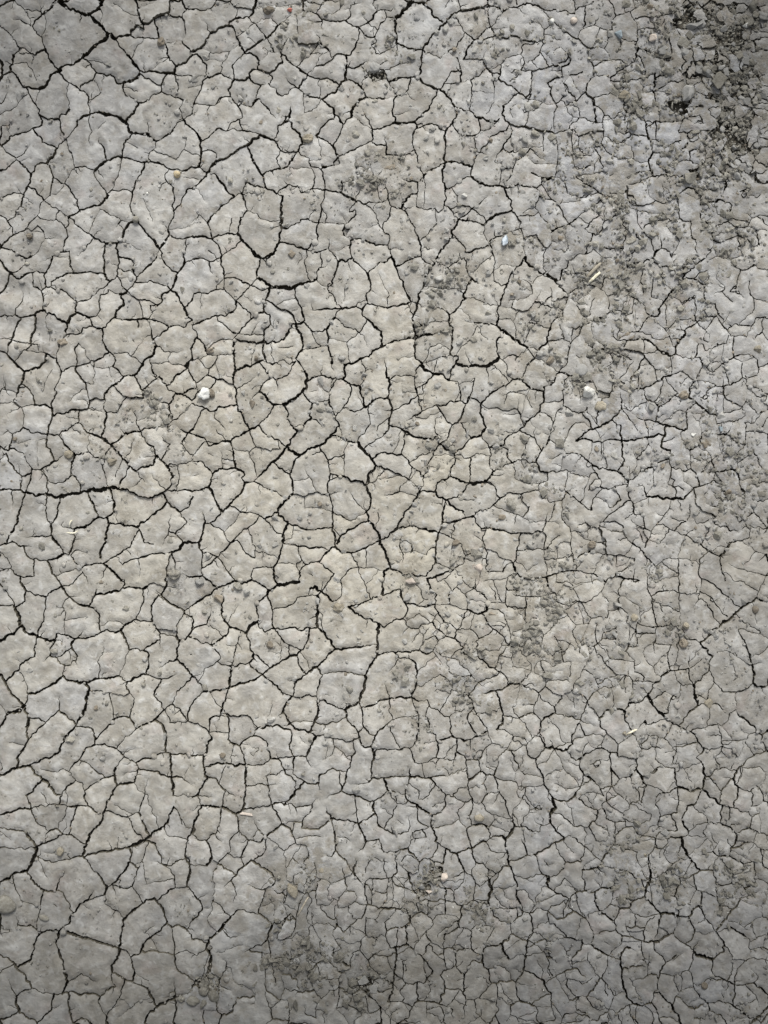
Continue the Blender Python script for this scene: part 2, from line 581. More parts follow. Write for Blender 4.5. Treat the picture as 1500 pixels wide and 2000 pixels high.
(0, 2): '''
4 15,0 14,8 10,15 7,19 5,25
4 0,26 5,25 10,23
3 10,23 15,26 25,27
3 45,0 43,6 40,10
2 36,0 37,6 39,8 40,10
4 40,10 40,18
3 20,20 28,19 36,20 39,18
4 40,18 44,24 47,28 50,32
4 37,38 43,36 49,34 50,32
2 18,31 22,35 29,37 37,38
3 50,32 54,34 57,28 60,23
4 89,0 83,4 76,5 70,9 63,12 58,13
2 75,0 77,4
2 47,10 54,13 58,13
2 58,15 58,21 57,26
4 83,4 85,9 83,17 81,25 79,31 78,36
2 75,38 78,36
4 85,9 92,9 99,10 107,12
4 122,0 117,4 112,8 107,12
4 107,12 110,15 111,19 113,24
2 113,24 118,24
2 116,20 120,25
3 106,17 103,22 102,27
4 102,27 97,31 91,34 85,37 81,40
3 81,40 75,40 69,41 63,44
3 55,34 59,39 63,44
2 55,34 59,29 65,31 68,32
2 63,44 55,46 48,48 45,49
2 63,44 66,49 69,58
5 81,40 86,44 91,49 97,54
4 97,54 96,59
4 96,59 90,62 83,63 75,65
4 75,61 74,67 70,74
2 79,53 81,45
2 75,61 77,58
4 96,59 104,59 112,60 117,61
2 0,31 5,36 9,41 9,44
2 0,46 5,44 8,43
3 9,44 12,48 16,51 22,50 27,50
3 27,50 27,43 27,36
4 16,51 16,55 20,61
3 20,61 27,64 35,66
3 20,61 19,69 13,74
3 40,38 39,43 42,48 45,53 48,58
3 48,58 42,61 36,66
2 48,58 54,57 58,54 63,48
3 0,56 5,62 8,67 10,72
3 0,73 6,73 10,72 12,75
5 12,75 14,80 16,88 20,94
3 36,66 36,73 34,82 31,90 29,97
4 48,58 53,65 60,72 69,74
4 69,74 74,76 77,80 77,87 79,93
2 53,67 49,73 51,80 50,88 49,95
1 52,85 60,83 67,82
5 0,101 5,97 11,94 16,89
5 20,94 24,95 29,97
5 29,97 34,99 38,101 43,100
3 29,97 27,105 27,113
3 27,113 20,116 16,119
4 16,119 14,124 9,128 4,132
2 15,124 19,131 21,136
3 21,136 21,141 21,147 19,151
3 43,100 44,95 50,96
4 50,96 55,98 59,99
4 59,99 66,99 73,97 79,94
2 59,99 63,96 65,93
4 59,99 55,104 57,109 60,113
2 60,113 59,120
2 43,101 49,102
3 40,102 39,107 39,112 44,114
2 44,114 49,111 53,107
2 44,114 47,118 50,120
1 34,117 39,112
4 79,94 83,92 90,95 94,93
4 94,93 96,88 101,86 106,84
3 106,84 112,86 118,85
2 107,84 109,75 113,69 111,61
1 79,89 85,86 90,85 96,87
4 94,93 98,100 101,108
3 101,108 107,107 112,108
4 112,108 115,110 116,118 114,127
3 112,108 116,104 125,100
3 125,100 127,94
2 124,90 134,92
1 125,95 131,96 136,98
1 126,100 125,107
1 101,108 97,114 96,120 95,128
1 81,104 79,111 76,117
2 76,117 78,124 77,130
2 50,127 50,121 55,115
5 49,128 53,131 60,133 66,133
4 66,133 72,132 77,130
4 77,130 85,130 93,128
2 93,128 99,132
4 99,133 104,130 114,127
4 114,127 120,129 126,131
3 126,131 133,129 138,127
4 48,130 41,134 36,138 29,141 22,142
2 93,135 99,133
3 99,133 99,138 101,142
5 67,133 69,139 67,147 66,155 62,162 59,166
2 69,140 77,140 84,142 92,143 100,141
2 85,142 86,148 88,155 89,161
2 101,142 105,147 106,152
2 105,148 102,156 101,161
4 126,132 122,137 120,143 121,145
4 121,145 126,149 128,155
4 128,155 123,160 116,165 107,169
3 101,161 104,165 107,169
3 89,162 94,160 101,161
4 89,162 83,169 78,174 74,178
3 59,167 66,169 73,170 76,175
4 0,127 4,133 6,138 10,144 15,147 19,151
6 19,151 17,154 12,156
5 12,156 6,158 3,163 0,168
4 19,153 21,159 23,165 23,168
3 22,160 28,161 35,164
3 44,156 39,161 34,166 28,172 22,178
2 46,144 46,155
3 46,155 51,159 59,166
2 21,168 21,173 22,178
4 22,178 20,183 16,187 14,192 16,198
4 59,167 54,173 49,180 46,187 42,190
4 42,190 34,193 28,196 22,198 10,200
3 0,194 2,200
3 74,178 74,182
3 74,182 68,184 64,189 60,195 56,199
3 74,182 80,182 86,183 91,185
3 91,185 93,188 97,191
2 97,191 94,195 90,200
2 92,183 96,178 103,172 107,169
3 128,155 134,150 139,154 144,160 147,164
2 127,158 133,163 132,165
2 132,165 139,165 147,164
3 147,164 147,156 150,149
3 120,163 127,167
4 127,167 129,174 129,182 129,188
3 129,188 136,190 144,189 150,191
3 129,188 122,191 117,192 111,192 106,196
4 132,191 133,200
3 106,196 108,200
2 100,194 106,197
2 62,194 69,197 72,200
4 131,52 129,59 126,64
3 126,64 126,67 131,70 138,74 144,77
3 126,67 120,70 118,73
4 118,73 118,79 119,85
3 119,86 123,95
2 144,77 147,75 150,73
3 144,77 144,79 150,82
1 142,80 139,89 137,97
3 135,99 141,100 147,97
4 147,97 150,92
4 140,102 138,109 138,115
3 124,122 131,118 138,115
4 138,115 144,120 150,127
3 150,129 145,136 138,140
1 138,140 136,148
4 134,31 136,39 137,47
3 95,41 102,38 108,36 116,34 126,32 134,31
4 134,31 140,30 143,24
3 143,24 139,19 135,16 132,15
2 132,15 133,7 134,2
4 143,24 150,24
2 140,0 146,7 150,9
2 139,14 146,8
1 129,18 127,26
1 107,30 109,37 110,44 109,51
1 96,41 92,36
3 143,49 150,51
1 115,58 120,55 125,58
1 127,58 135,59 142,60
''',
(0, 3): '''
5 0,6 6,3 13,0
3 2,0 3,4
4 21,0 27,4 33,9
4 33,9 38,15 43,20 47,22
4 33,9 28,14 24,19 20,22
4 20,22 22,28 24,32
4 0,37 7,35 15,33 24,32
4 24,32 26,38 29,44
2 24,33 31,30 39,29 46,29
3 46,29 53,30 61,30 69,30
3 48,29 48,22 49,18 59,10
2 59,10 54,4 49,0
1 44,4 49,1
2 55,0 53,4
2 59,10 64,13 66,18
3 66,18 65,24 69,30
3 66,18 72,13 79,9 88,6
2 72,0 76,3 81,5 82,8
4 90,0 89,6 91,14
3 69,30 74,34 78,36
2 72,35 78,36
4 91,14 87,22 83,29 82,33
5 82,33 79,36 80,40
5 80,40 75,46 70,53 67,60
5 67,60 64,68
4 93,16 99,12 105,12 108,9
1 105,12 108,17 112,20
1 95,7 101,3 106,3 108,1
2 108,1 106,7
4 108,1 115,2 123,4 133,6
4 133,0 133,6 135,13 134,20 132,23
3 134,8 142,7 147,13 150,14
1 135,22 143,22 150,23
2 116,8 114,17 112,25 108,35
4 82,33 89,35 95,38 101,40
2 98,35 108,35
3 108,35 111,42 114,49 116,53
3 101,40 103,46 108,52 112,55
4 136,31 132,36 131,42 128,46
5 128,46 121,50 116,54 112,57
5 112,57 105,61 100,63
4 100,63 94,64 87,65
3 87,65 79,66 73,67 67,70
1 83,57 87,65
2 136,31 140,37 143,42
2 127,48 130,53 138,54 147,57
3 150,49 147,57 145,64 145,71
1 138,43 145,46 150,48
4 112,57 117,58 121,60
2 121,60 122,65 126,71 126,75
2 126,75 132,78 135,75
2 135,75 140,72 145,71
2 145,71 147,75 150,76
2 135,78 136,86 136,94
1 120,73 126,75
1 126,77 133,79
1 135,87 127,88 119,90 112,92
3 101,63 103,68 101,74
4 101,74 96,81 92,86 87,92
3 87,92 83,95
4 65,70 70,76 74,82 79,88 83,94
3 101,75 108,79
2 115,62 111,70 108,79 105,87 103,93
2 89,95 97,95 103,93
2 94,88 93,92
2 87,92 89,97 90,101
3 50,72 57,71 64,69
2 28,70 35,72 41,74 50,72
5 83,94 81,100
3 81,100 75,102 68,108
4 73,96 69,103 61,108 56,115 53,121 47,127
2 79,102 81,107 86,109 91,113 95,119
4 120,102 114,104 109,108 103,113 96,119
3 105,92 106,99 110,103 111,106
4 120,102 122,104 127,100 131,96 137,94
3 137,94 142,93 147,93
4 150,69 149,76 147,86 146,93 150,97
4 95,120 94,130 93,141
3 120,103 126,109 128,115 130,122
3 130,122 134,125 138,123 144,126 148,130 150,133
2 147,127 150,123
3 130,122 124,128 117,133
4 117,133 112,140 107,146 103,148
1 111,128 116,130 117,133
1 120,134 125,141
3 133,125 134,131 136,138 136,146
2 136,146 144,143 150,141
1 111,144 120,144 128,145 136,146
3 136,146 137,153 139,159
2 139,159 145,161 150,166
4 93,141 98,143 102,148
4 102,148 104,156 105,163 103,167
3 103,167 109,170 115,172
4 115,172 118,179 122,187
4 93,142 91,149 87,155 87,160
3 87,160 88,166 90,170
2 90,171 83,175 78,179
3 78,179 77,183 80,190 83,194
4 83,194 83,200
2 83,194 87,188 93,186
2 89,161 96,165 103,168
2 97,166 95,173 93,180
1 86,183 93,180 98,182 102,187
1 92,195 100,189 108,182 115,182
5 122,187 129,184 136,181
4 122,187 116,193 113,200
3 138,184 137,192 135,199
2 136,165 136,173 137,179
3 150,172 146,178
5 20,81 24,76 27,69 28,62
4 28,62 25,57 20,50
2 0,47 6,48 13,49 20,50
1 0,50 4,53 9,57
2 0,62 8,63 17,63 26,64
1 8,63 6,67
3 29,61 36,58 43,56 49,52
3 49,52 56,53 62,58 66,60
2 29,44 34,46 37,50 42,48 45,48
2 45,48 47,43 50,39 52,34
2 45,48 49,52
2 33,55 35,52 40,51
3 60,31 57,39 55,45 54,51
5 0,89 6,86 12,82 20,81
4 22,82 26,88 30,93 34,95
3 31,97 32,103 30,111 29,119 28,127
3 34,96 43,97
3 50,82 46,88 43,97
2 11,85 10,93
1 12,95 15,101 17,108
2 12,116 14,122 12,126
3 18,125 25,124 28,127
4 28,127 32,129
5 32,129 37,127 46,128
5 46,128 46,133 43,137
5 48,128 54,130 61,132 68,133
4 68,133 75,135 81,138 87,139 93,141
4 43,137 45,144 49,152 50,160
5 50,160 52,168 50,174 48,177
4 32,129 29,134 27,139 25,146
4 25,146 22,152 16,157
3 0,146 5,148 9,152 13,156
2 0,160 5,157 11,153
3 13,156 18,161 22,166 25,172
2 25,172 32,172
3 13,178 19,174 25,172
2 7,165 10,173 13,178
4 13,178 13,185 15,190
3 0,196 7,195 15,190
3 15,190 20,195 25,196 29,199
3 29,199 34,194 39,191 41,187
2 33,176 41,177 48,177
3 42,177 40,185
3 48,177 55,176 63,178 71,176 76,178
3 53,177 53,184 54,191 57,200
2 58,197 63,195 70,199
1 11,153 18,152
2 0,127 2,132
''',
(1, 0): '''
3 0,7 6,8 11,8 16,5 20,0
2 15,4 22,3 30,2 35,2
2 24,0 30,1
5 50,0 48,6 46,12 44,13
4 44,13 37,13 32,16 29,18 28,20
3 28,20 24,20 20,23 14,25
2 14,25 12,21 10,17
2 12,25 11,30 9,34 7,37
4 0,40 3,38 7,37
3 28,20 33,22 35,27 37,33
2 37,33 34,37 29,40 22,41 16,41
1 16,41 12,40 8,36
4 37,33 39,38 41,41
4 41,41 46,41 50,44 52,48
3 41,41 44,38 50,34 58,29 63,25 67,20 77,12
2 58,29 54,24 50,20 47,17 45,15
2 47,20 43,23 40,27
1 51,18 55,15 58,12
2 62,14 65,17 67,20
2 57,28 60,33 65,39
2 65,41 60,41 56,37
3 65,41 69,41
3 69,41 71,35 74,31 76,28
2 72,18 74,23
2 52,48 56,46 58,42
3 52,48 51,54
3 51,54 47,54 44,60
3 51,54 56,55 60,57 64,55 67,51 71,48
3 71,48 69,44 69,41
3 60,57 63,61 61,64 56,66
3 44,60 49,64 54,66
4 54,66 51,72 49,79 46,83
3 44,60 39,63 33,61
3 0,42 5,43 9,47 11,52 12,57
4 12,60 18,59 22,57
2 22,57 23,51 26,47 28,43 30,40
1 10,46 18,46 25,47
2 22,57 27,60 33,61
2 33,61 32,54 31,51 36,46 38,41
2 0,59 6,59 11,58
3 12,60 8,65 6,71 3,76 1,81
2 1,81 8,81 14,82
2 14,82 18,81 24,77 30,75
3 30,75 28,70 31,65 33,61
2 17,78 22,75 27,73
3 30,75 33,79 36,83
3 36,83 39,81 44,82
1 11,82 11,88 13,95
1 0,88 4,86
2 36,83 39,88 39,92 37,93
3 37,93 38,97 40,102
4 0,100 4,104
5 4,104 6,109 6,115 7,120 6,126 5,130
4 0,130 5,130
3 5,130 9,133 12,134
4 0,147 4,145 8,140 12,134
4 12,134 15,129 18,125
2 7,119 12,120
2 12,117 17,118 19,119 19,125
3 6,110 12,108 16,104
3 16,104 20,100 25,102 29,103 32,101 40,102
2 14,102 16,104
1 21,100 22,96
2 28,98 31,95 37,92
3 40,102 47,103 53,105
4 53,105 57,102
4 53,105 47,110 43,113
3 43,113 36,116 29,121 23,125 19,125
4 53,105 59,107 64,109
3 64,109 66,113 69,117
1 69,117 75,117
2 69,117 66,122 67,126 69,131
2 64,109 67,104 68,100
4 64,100 70,97 76,93
4 76,93 77,87 77,83
3 46,83 49,78 53,77 55,81 60,85
2 60,85 63,89 66,93
2 51,77 54,77
2 60,66 64,69 67,73 67,76
4 76,93 78,99 82,102 84,106 86,108
4 86,108 85,113 83,118
4 83,118 80,121 77,126 74,130
4 74,130 68,131 62,133 57,134 55,137
4 43,113 46,121 49,127 52,132 55,137 57,144
2 83,118 79,119 72,122
2 83,120 88,122 91,124 93,129
1 91,125 97,125 101,123
2 74,130 80,132 87,131 93,131
2 93,130 100,131
1 93,131 93,135
4 71,41 75,47 80,51 85,55 90,58
3 82,51 87,47 92,42 98,36 100,33
2 100,33 99,29 97,27
3 100,33 104,37 108,40
1 93,42 100,42 105,40
2 108,40 108,45 111,45 115,42 120,42
1 89,58 95,54 99,49 103,44
2 97,52 105,50 109,47 111,45
4 121,43 121,50 120,57 120,62
3 120,43 124,43 128,37 130,33
3 90,58 98,61 105,61 112,64 115,66
4 120,62 115,66 112,71 106,74 101,77
3 90,58 86,64 83,69
3 83,69 79,67 75,63 73,60
3 83,69 88,72 93,76 100,76
1 99,62 100,68 100,76
1 90,59 90,66
2 83,69 78,68 75,73 70,75
1 85,74 87,80 88,87
2 88,88 93,87 98,83 101,77
5 101,79 106,81 110,85 113,90 116,93 118,97
4 120,62 125,62 129,66 132,68
4 132,68 134,73 137,76
5 137,76 130,78 126,83 125,89 121,94 118,97
4 137,76 142,77 149,75
3 118,97 116,103 113,109 112,112
1 125,90 131,94 135,98 139,100
2 133,84 137,91 139,97 141,101
3 141,101 146,100 150,99
3 141,101 141,107 140,110 144,113 150,114
4 94,105 99,102 104,97 110,91
3 97,106 103,109 108,112
4 108,112 111,116 114,122
3 114,122 121,119 128,116 134,113 140,110
2 114,122 111,125 111,128
2 114,122 116,127 111,129 105,130
4 105,130 103,127
4 100,131 105,130
3 101,131 102,137 104,143 104,148
1 99,106 100,114 101,122
2 96,137 96,141 94,147
3 94,147 99,147 104,148
4 42,142 47,144 53,145 57,146
4 57,146 62,149 66,151
3 66,151 71,147 76,144
2 66,151 71,153
5 71,153 70,160 69,168 70,178
4 70,178 69,184 68,190
4 42,142 40,147 37,151 33,153
4 33,153 28,150 24,144 20,138 18,135 13,134
4 33,153 27,158 22,163 16,168 12,174
3 39,151 41,158 43,164
4 43,164 39,170 37,176 35,182
3 12,174 15,179 15,185
4 0,184 8,184 15,186
3 15,184 22,183 29,182 35,182
3 15,186 20,191 22,196 22,200
5 35,182 40,188 45,193 50,200
5 58,200 64,197 67,190 68,189
3 68,189 75,190 83,192 90,195
3 90,195 96,197 104,198
1 94,195 97,189
3 90,195 94,190 98,187
1 4,148 8,153 10,157
1 2,163 7,169 12,173
1 43,165 49,166 55,170 61,172 68,172
3 76,144 82,146 86,150 89,150
3 89,150 93,147 94,147
4 104,148 110,149 116,150
3 117,150 117,145 119,140
4 116,150 122,154 128,157 134,159
3 104,148 102,157 101,164 99,173
4 70,178 76,178 81,174 86,171 91,171
3 91,171 94,174 99,174
3 99,174 106,173 113,175 120,175
1 91,171 93,166 96,162
1 104,173 105,168 103,162
3 120,175 125,171 128,167
2 128,167 127,163 123,165
2 123,165 124,161 129,157
3 120,175 118,180 119,184
3 96,174 97,180 98,187
1 119,184 124,187
3 124,187 131,186 138,188 143,191 150,192
3 124,187 123,193 123,200
3 134,159 139,157 145,159 150,158
1 134,159 141,162 144,168 145,174 137,178
2 148,173 149,180 150,183
2 23,199 28,196 33,192 37,189
2 107,187 107,194 112,200
1 103,194 107,195
4 86,0 87,4 88,10
3 88,10 94,10 97,11
3 97,11 100,6 103,2 107,0
2 88,3 94,2 100,3
1 106,11 112,10 116,5 116,1
4 97,11 101,15 107,17 113,17 120,16
4 120,16 125,20 130,21
3 130,21 131,27 128,34
2 120,16 124,13 124,9 122,3
2 124,4 132,2
2 142,0 142,4 145,8
3 145,8 142,13 138,17 132,19
2 145,8 150,7
1 137,17 141,20 145,23
3 130,21 134,26 139,29 143,28
2 143,28 145,22 147,18 150,17
2 143,28 141,36 141,41
3 144,42 150,40
2 97,11 102,17 96,19 90,16
1 102,17 102,24
3 130,52 134,50 138,47
3 137,61 134,60 138,57 145,56 150,55
2 133,68 133,62 137,60
1 120,52 127,53
2 85,0 80,3 75,4
2 69,2 72,4
1 31,13 35,10 34,6 43,6
2 117,141 117,150
2 128,122 128,130 129,137
2 129,136 136,132 140,128
2 145,137 149,132
''',
(1, 1): '''
3 0,2 8,2 13,3 18,2 24,0
2 13,3 14,9 16,14
3 21,2 23,8 25,14 25,17
2 25,17 22,20 17,25
3 25,17 31,17 37,18 43,21
2 43,21 48,24 55,26 60,26
2 24,19 24,26 17,28
3 0,30 6,28 12,29 14,26 18,26
3 0,33 1,29
4 53,1 52,7 50,12 51,17
3 51,17 47,22 42,27 37,32
2 37,32 34,35
2 27,24 31,30 34,35
2 34,35 36,36 41,41 45,44 46,47
4 34,35 34,41 32,43
4 32,43 25,46 19,46
4 19,46 13,49 8,51 3,53
3 0,53 3,53
4 53,1 58,1 62,0
5 51,17 56,19 61,24
4 61,24 58,32 57,37 56,42
6 61,24 67,24 74,24 80,24
5 80,24 86,22 92,20 97,18
3 97,18 97,12 101,8 106,6
2 101,8 100,0
2 97,18 100,22 106,23
4 80,24 81,31 84,37 86,42 87,47
4 114,4 112,11 111,17 109,23
2 109,23 107,21 106,25 107,28
3 107,28 110,30 112,35
3 112,35 117,40
4 92,42 99,42 106,41 117,41
4 117,41 124,40 128,39
3 128,39 133,42
4 114,4 117,3 120,5 123,2 125,1
3 114,4 112,0
3 125,1 130,6 134,10 137,13
4 137,13 139,19 139,27 136,29 137,36 133,42
3 137,12 143,9 147,5 150,4
1 138,14 144,13
2 139,27 144,26
1 133,34 129,37 128,39
2 138,38 150,38
4 133,42 133,46 138,50 143,55 148,59
4 148,59 148,65 148,71
4 148,71 143,73 139,77 132,80
4 132,80 127,83 119,85
4 119,85 119,91 118,96
3 118,96 112,96 107,95 101,93
4 90,98 95,95 101,93
2 117,41 113,44 112,48
4 112,48 108,53 105,57
3 105,57 99,60 94,58 89,54
2 112,51 119,55 127,57 131,60
2 136,50 134,57 131,60 126,63 121,67
1 106,64 113,65 118,67
1 121,67 122,75 123,82
4 105,57 106,64 106,70 108,77 109,84
1 109,84 111,90
1 131,60 135,65 137,71
1 102,85 100,91
1 117,85 115,79
4 82,53 87,51 91,48
3 87,47 88,50
3 62,35 67,40 74,42 79,46 81,51
4 81,52 83,59 86,66 86,73
2 86,73 93,72 101,70 106,69
4 86,73 83,76 81,80
4 82,53 78,53 75,60 72,64
4 72,64 66,67 58,69
4 73,62 76,59
3 60,54 56,58 56,65
4 56,65 55,72 57,80
3 33,65 40,66 46,67 53,67 56,66
2 37,62 44,61 53,61
3 32,65 36,60 41,54 46,49
4 46,49 52,44 56,43
3 56,43 60,45 61,51
1 61,53 66,57
2 19,46 20,51 26,54 31,59
3 31,59 34,60
4 32,65 32,73 32,80 33,88 32,95
3 0,54 3,60 4,64
3 4,64 9,68 11,71 10,74
2 10,74 12,77 20,77 31,76
1 11,71 17,67 24,65 31,66
2 20,78 18,83 13,88
1 21,83 20,90 21,95
2 0,81 6,81 11,78
2 13,88 11,93 7,97 3,99
2 11,93 16,94 20,97 25,96 28,99 32,100
1 6,84 10,88 13,88
3 0,94 3,99
2 3,99 4,106 2,112 0,113
4 32,95 32,101 35,106 34,110 35,116
4 36,89 43,86 51,83 57,81
3 57,81 62,85 67,86
2 62,84 68,82 72,81
3 72,81 76,85 81,82
3 72,81 72,77
3 81,80 85,85 88,90
5 88,90 90,96 89,102 86,106 81,111 76,113 71,116
4 71,116 64,115
4 52,106 57,108 60,113 64,116
2 53,84 58,91 62,94
2 62,94 66,97 74,93 78,87 81,82
2 66,97 67,105
3 52,106 54,101 58,97 61,94
2 52,106 49,109 45,113
2 36,103 43,99 51,93
3 63,116 61,122 57,127 52,132
4 52,132 45,136
4 35,116 38,122 41,129 44,136
3 0,115 5,117 10,117
3 11,119 15,122 18,122 20,118
4 20,118 28,117 35,116
2 11,119 7,122 4,130 1,135
2 18,122 18,127 23,131 26,137
4 45,136 38,140 32,142 30,145
4 30,145 23,145 16,148 13,148
3 0,139 5,140 10,144 13,148
1 10,144 20,145
2 45,137 47,144 50,149
1 50,149 57,151 66,150 72,152
1 50,149 45,152 45,157 48,161 49,166 49,171
1 33,150 39,152 44,153
3 31,145 32,153 33,160 34,165
2 10,145 5,151 1,156 0,162
1 22,152 24,156 23,163
1 23,158 31,157
1 0,172 6,171
3 52,132 57,138 62,141 68,145 74,148
4 71,117 75,124 77,131 82,137
4 93,127 88,131 82,137
3 93,127 92,120 94,115
2 94,115 99,114 107,112
2 94,115 90,111 87,106
2 93,127 98,129 102,134
4 82,137 78,143 74,149
5 74,149 79,153 84,156
1 66,146 69,151
4 84,156 90,151 97,149 103,146 108,140
4 108,140 112,136 115,132
4 115,132 112,126 108,118 107,112
2 107,112 108,104 113,98
3 113,125 117,119 122,114 124,109 123,101
4 118,96 123,100 131,102
2 131,102 135,96 136,89 134,80
4 131,102 133,111 135,118
4 135,118 140,115 144,111 150,111
2 134,119 128,122 119,120
2 139,118 138,125 139,131 134,138 130,144
4 109,140 115,141 122,144 129,145
5 129,145 133,150 137,155 141,159
5 141,159 144,164 142,167 138,169 137,174 136,179
4 136,179 139,185 141,191 139,196 137,200
4 136,178 130,176 124,175 119,172 114,172
2 114,172 109,171
3 107,170 114,172
2 135,150 141,146 146,143 150,139
3 141,158 146,154 150,153
4 144,163 150,166
1 138,182 143,176 150,170
1 118,133 118,141
3 100,149 104,156 107,163 108,170
2 106,159 112,157 118,155
1 122,146 119,152 119,162 119,170
3 108,170 106,180 108,190 109,200
2 108,176 114,174
2 79,186 87,189 93,186 97,184
2 97,184 104,186 108,186
1 97,184 94,177 90,171 88,165
1 78,176 85,175 91,173
3 84,156 80,160 78,166 77,171 79,179 78,186
4 79,186 74,190 69,195 68,200
4 74,149 68,156 63,161 58,166 53,171
3 53,171 48,176 42,176
3 64,161 69,166 73,170 77,171
1 72,168 77,165
2 48,177 53,179 60,182 66,184
1 52,180 53,187
2 66,184 72,189 75,189
1 88,189 88,197
1 88,197 96,196 108,198
1 109,186 116,184
1 122,183 127,191 134,199
3 0,160 8,161 12,165 16,170
4 18,169 24,166 30,165 35,166 41,171
4 33,160 34,165
3 41,171 38,174 41,177
4 41,177 40,184 36,189 30,193 25,197
4 0,184 8,182 13,180 13,176
3 16,170 15,176
4 15,184 18,191 22,197 24,200
2 1,188 0,196
2 30,196 36,198 40,200
''',
(1, 2): '''
4 8,0 10,6 10,10 8,16 7,21
3 20,0 18,6 14,10
2 10,9 14,9
4 0,24 5,24 7,21
4 5,24 5,29 8,32
3 8,32 14,32 19,33
2 14,9 20,13 25,16 26,19 31,23
2 52,4 47,10 42,13 37,17 34,21 30,24
3 30,24 25,30 20,35
3 30,24 35,23
2 35,22 39,28 44,33 47,34
1 38,0 34,7 29,13
3 38,1 45,1 52,2 56,5
4 56,5 61,3 67,0
3 58,6 62,11 66,16 70,17
4 70,0 71,5 75,9
5 75,9 73,14 71,18 71,24
4 71,24 69,31 67,38 64,43
2 44,12 46,19 48,26 49,36
1 49,30 56,31 64,35
3 75,9 80,11 86,13 92,14
3 92,14 99,13 108,12
4 110,0 110,8 110,16 112,22
2 111,3 117,4 124,7
1 124,7 131,3 136,1
1 79,12 78,18 73,23
3 71,25 79,26 86,26 92,28 99,30
2 99,25 102,28 106,29
4 101,36 105,31 109,28 112,27
4 112,27 114,30 117,32 124,32
4 112,22 112,27
3 114,25 116,20
4 116,19 122,15 128,11 133,8 138,7
4 136,0 136,7
5 138,7 143,13 147,19 147,24 150,30
3 117,20 113,25
3 124,32 130,30 136,28 142,24 147,22
1 112,10 116,16
3 124,32 127,37 130,43
1 136,28 136,42
2 129,43 122,46 114,51
2 99,40 105,44 111,48
3 111,48 106,55 101,63
1 130,42 140,43 149,48
2 130,43 132,51 136,58 139,66
4 150,46 149,56 148,66
3 148,66 141,68 135,70 129,73
5 129,73 123,74 118,73
2 116,53 117,58 117,66 113,67
1 106,56 106,64
2 83,27 84,33 86,38
2 86,38 89,41 94,40 99,39
2 89,41 84,46
3 84,46 83,54
1 84,35 80,40 82,44 84,46
1 69,42 80,41
5 68,56 75,55 84,55
4 64,43 64,50 65,55 68,57
2 49,43 55,43 63,43
3 48,44 46,49 47,53
4 47,53 43,56 39,56 34,55
2 23,37 26,43 29,49 34,54
3 8,44 12,41 17,38 21,34
2 7,33 7,41 8,50
3 0,51 8,50
4 8,50 14,54 20,59
4 20,59 26,57 32,55
4 47,54 53,56 60,61
4 60,61 65,59 66,57
4 20,59 15,64 9,68 4,70 0,73
4 60,61 57,66 52,70 50,72
3 60,65 62,72 63,78 63,85 64,91
3 50,72 51,78 51,86
5 51,86 46,89 43,93 42,95
3 51,87 54,92 57,94
3 57,94 62,92 66,90
4 42,95 37,93 33,91 29,90
3 24,65 25,69 23,73
4 23,73 23,80 26,86 29,90
1 36,73 32,78 29,86
2 15,74 14,81 11,88
3 0,82 2,89
3 0,92 5,89 11,88
4 29,90 27,96 20,100 15,104
3 0,98 5,101 15,104
2 15,104 19,108 22,114 20,117
2 20,117 25,120 30,120
2 36,98 34,107 32,113 31,120
3 31,120 38,119 44,118
3 42,95 45,101 46,108 48,111
4 48,111 47,116 44,118
3 48,112 53,115 57,119 60,122
3 44,119 48,123 52,127
5 30,120 30,128 29,137
4 29,137 36,135 43,133 50,130 55,127
4 55,127 60,123 66,119 71,116 76,113 82,112
3 82,112 86,107 90,101 92,95
4 64,91 68,97 72,102
2 72,102 76,104 83,106
2 75,105 76,112
1 70,98 69,105 66,113
3 66,91 73,91 80,90
4 80,90 85,93 91,91 98,90
5 98,90 98,82 98,75 99,68 98,65
4 98,65 101,62
5 89,56 95,58 99,61
4 101,62 106,66 111,71
2 98,66 92,65 84,66 80,71 72,75 64,76
1 91,65 92,60
4 122,74 127,79 133,82 140,85 146,87
4 98,90 103,94 108,100 112,107
4 112,107 120,107 127,106 134,105
1 134,105 142,104
4 112,107 107,112 102,117 98,121
4 98,121 93,124 89,127
3 82,114 84,120 89,127
4 89,127 83,132 80,134
5 146,87 146,94 144,98 145,105 145,112
4 146,88 150,89
4 145,112 141,117 138,123 135,128
3 145,112 150,115
2 116,124 123,126 129,127 135,128
1 105,125 116,125
3 98,121 101,127 100,132 98,138
2 98,138 97,146 98,150
4 98,150 98,158 96,164 93,172
2 98,150 104,150
3 103,147 109,150 115,154 119,155
4 119,155 126,152 131,147
5 135,128 134,137 132,144 130,149
3 130,149 132,153 138,151 144,149 150,147
3 80,134 80,142 77,146
3 71,143 77,143
3 80,143 86,145 91,142 96,144
4 78,144 74,150 71,156
4 71,156 75,163 80,169
4 55,128 61,132 67,136 70,141
2 70,141 71,146
3 71,156 67,160
4 29,137 23,139 14,140
4 0,128 6,134 12,140
3 12,140 6,143 1,147 0,150
4 29,138 27,145 24,151
4 24,151 22,158 20,164
1 14,141 18,148 21,153
2 24,154 29,158
4 27,158 34,160 43,159
3 43,159 47,164 51,169
3 51,169 57,167 66,167 77,167
1 63,147 62,155 59,161
5 80,169 86,171 92,172
4 92,172 97,175
4 97,175 103,174 110,177
3 110,177 116,177 123,180 131,176
4 97,175 93,184 89,191
3 89,191 80,191 71,192 62,193
2 77,170 78,178 76,184 78,191
1 72,164 80,163 93,163
2 51,169 48,175
3 37,183 42,178 48,175 54,176 58,179
3 58,179 60,186 61,193
2 28,161 29,170 28,178
3 28,178 33,182 37,183
3 37,183 40,190 42,198
4 10,198 18,197 26,197 34,198 42,198
2 42,198 50,198 58,196 61,193
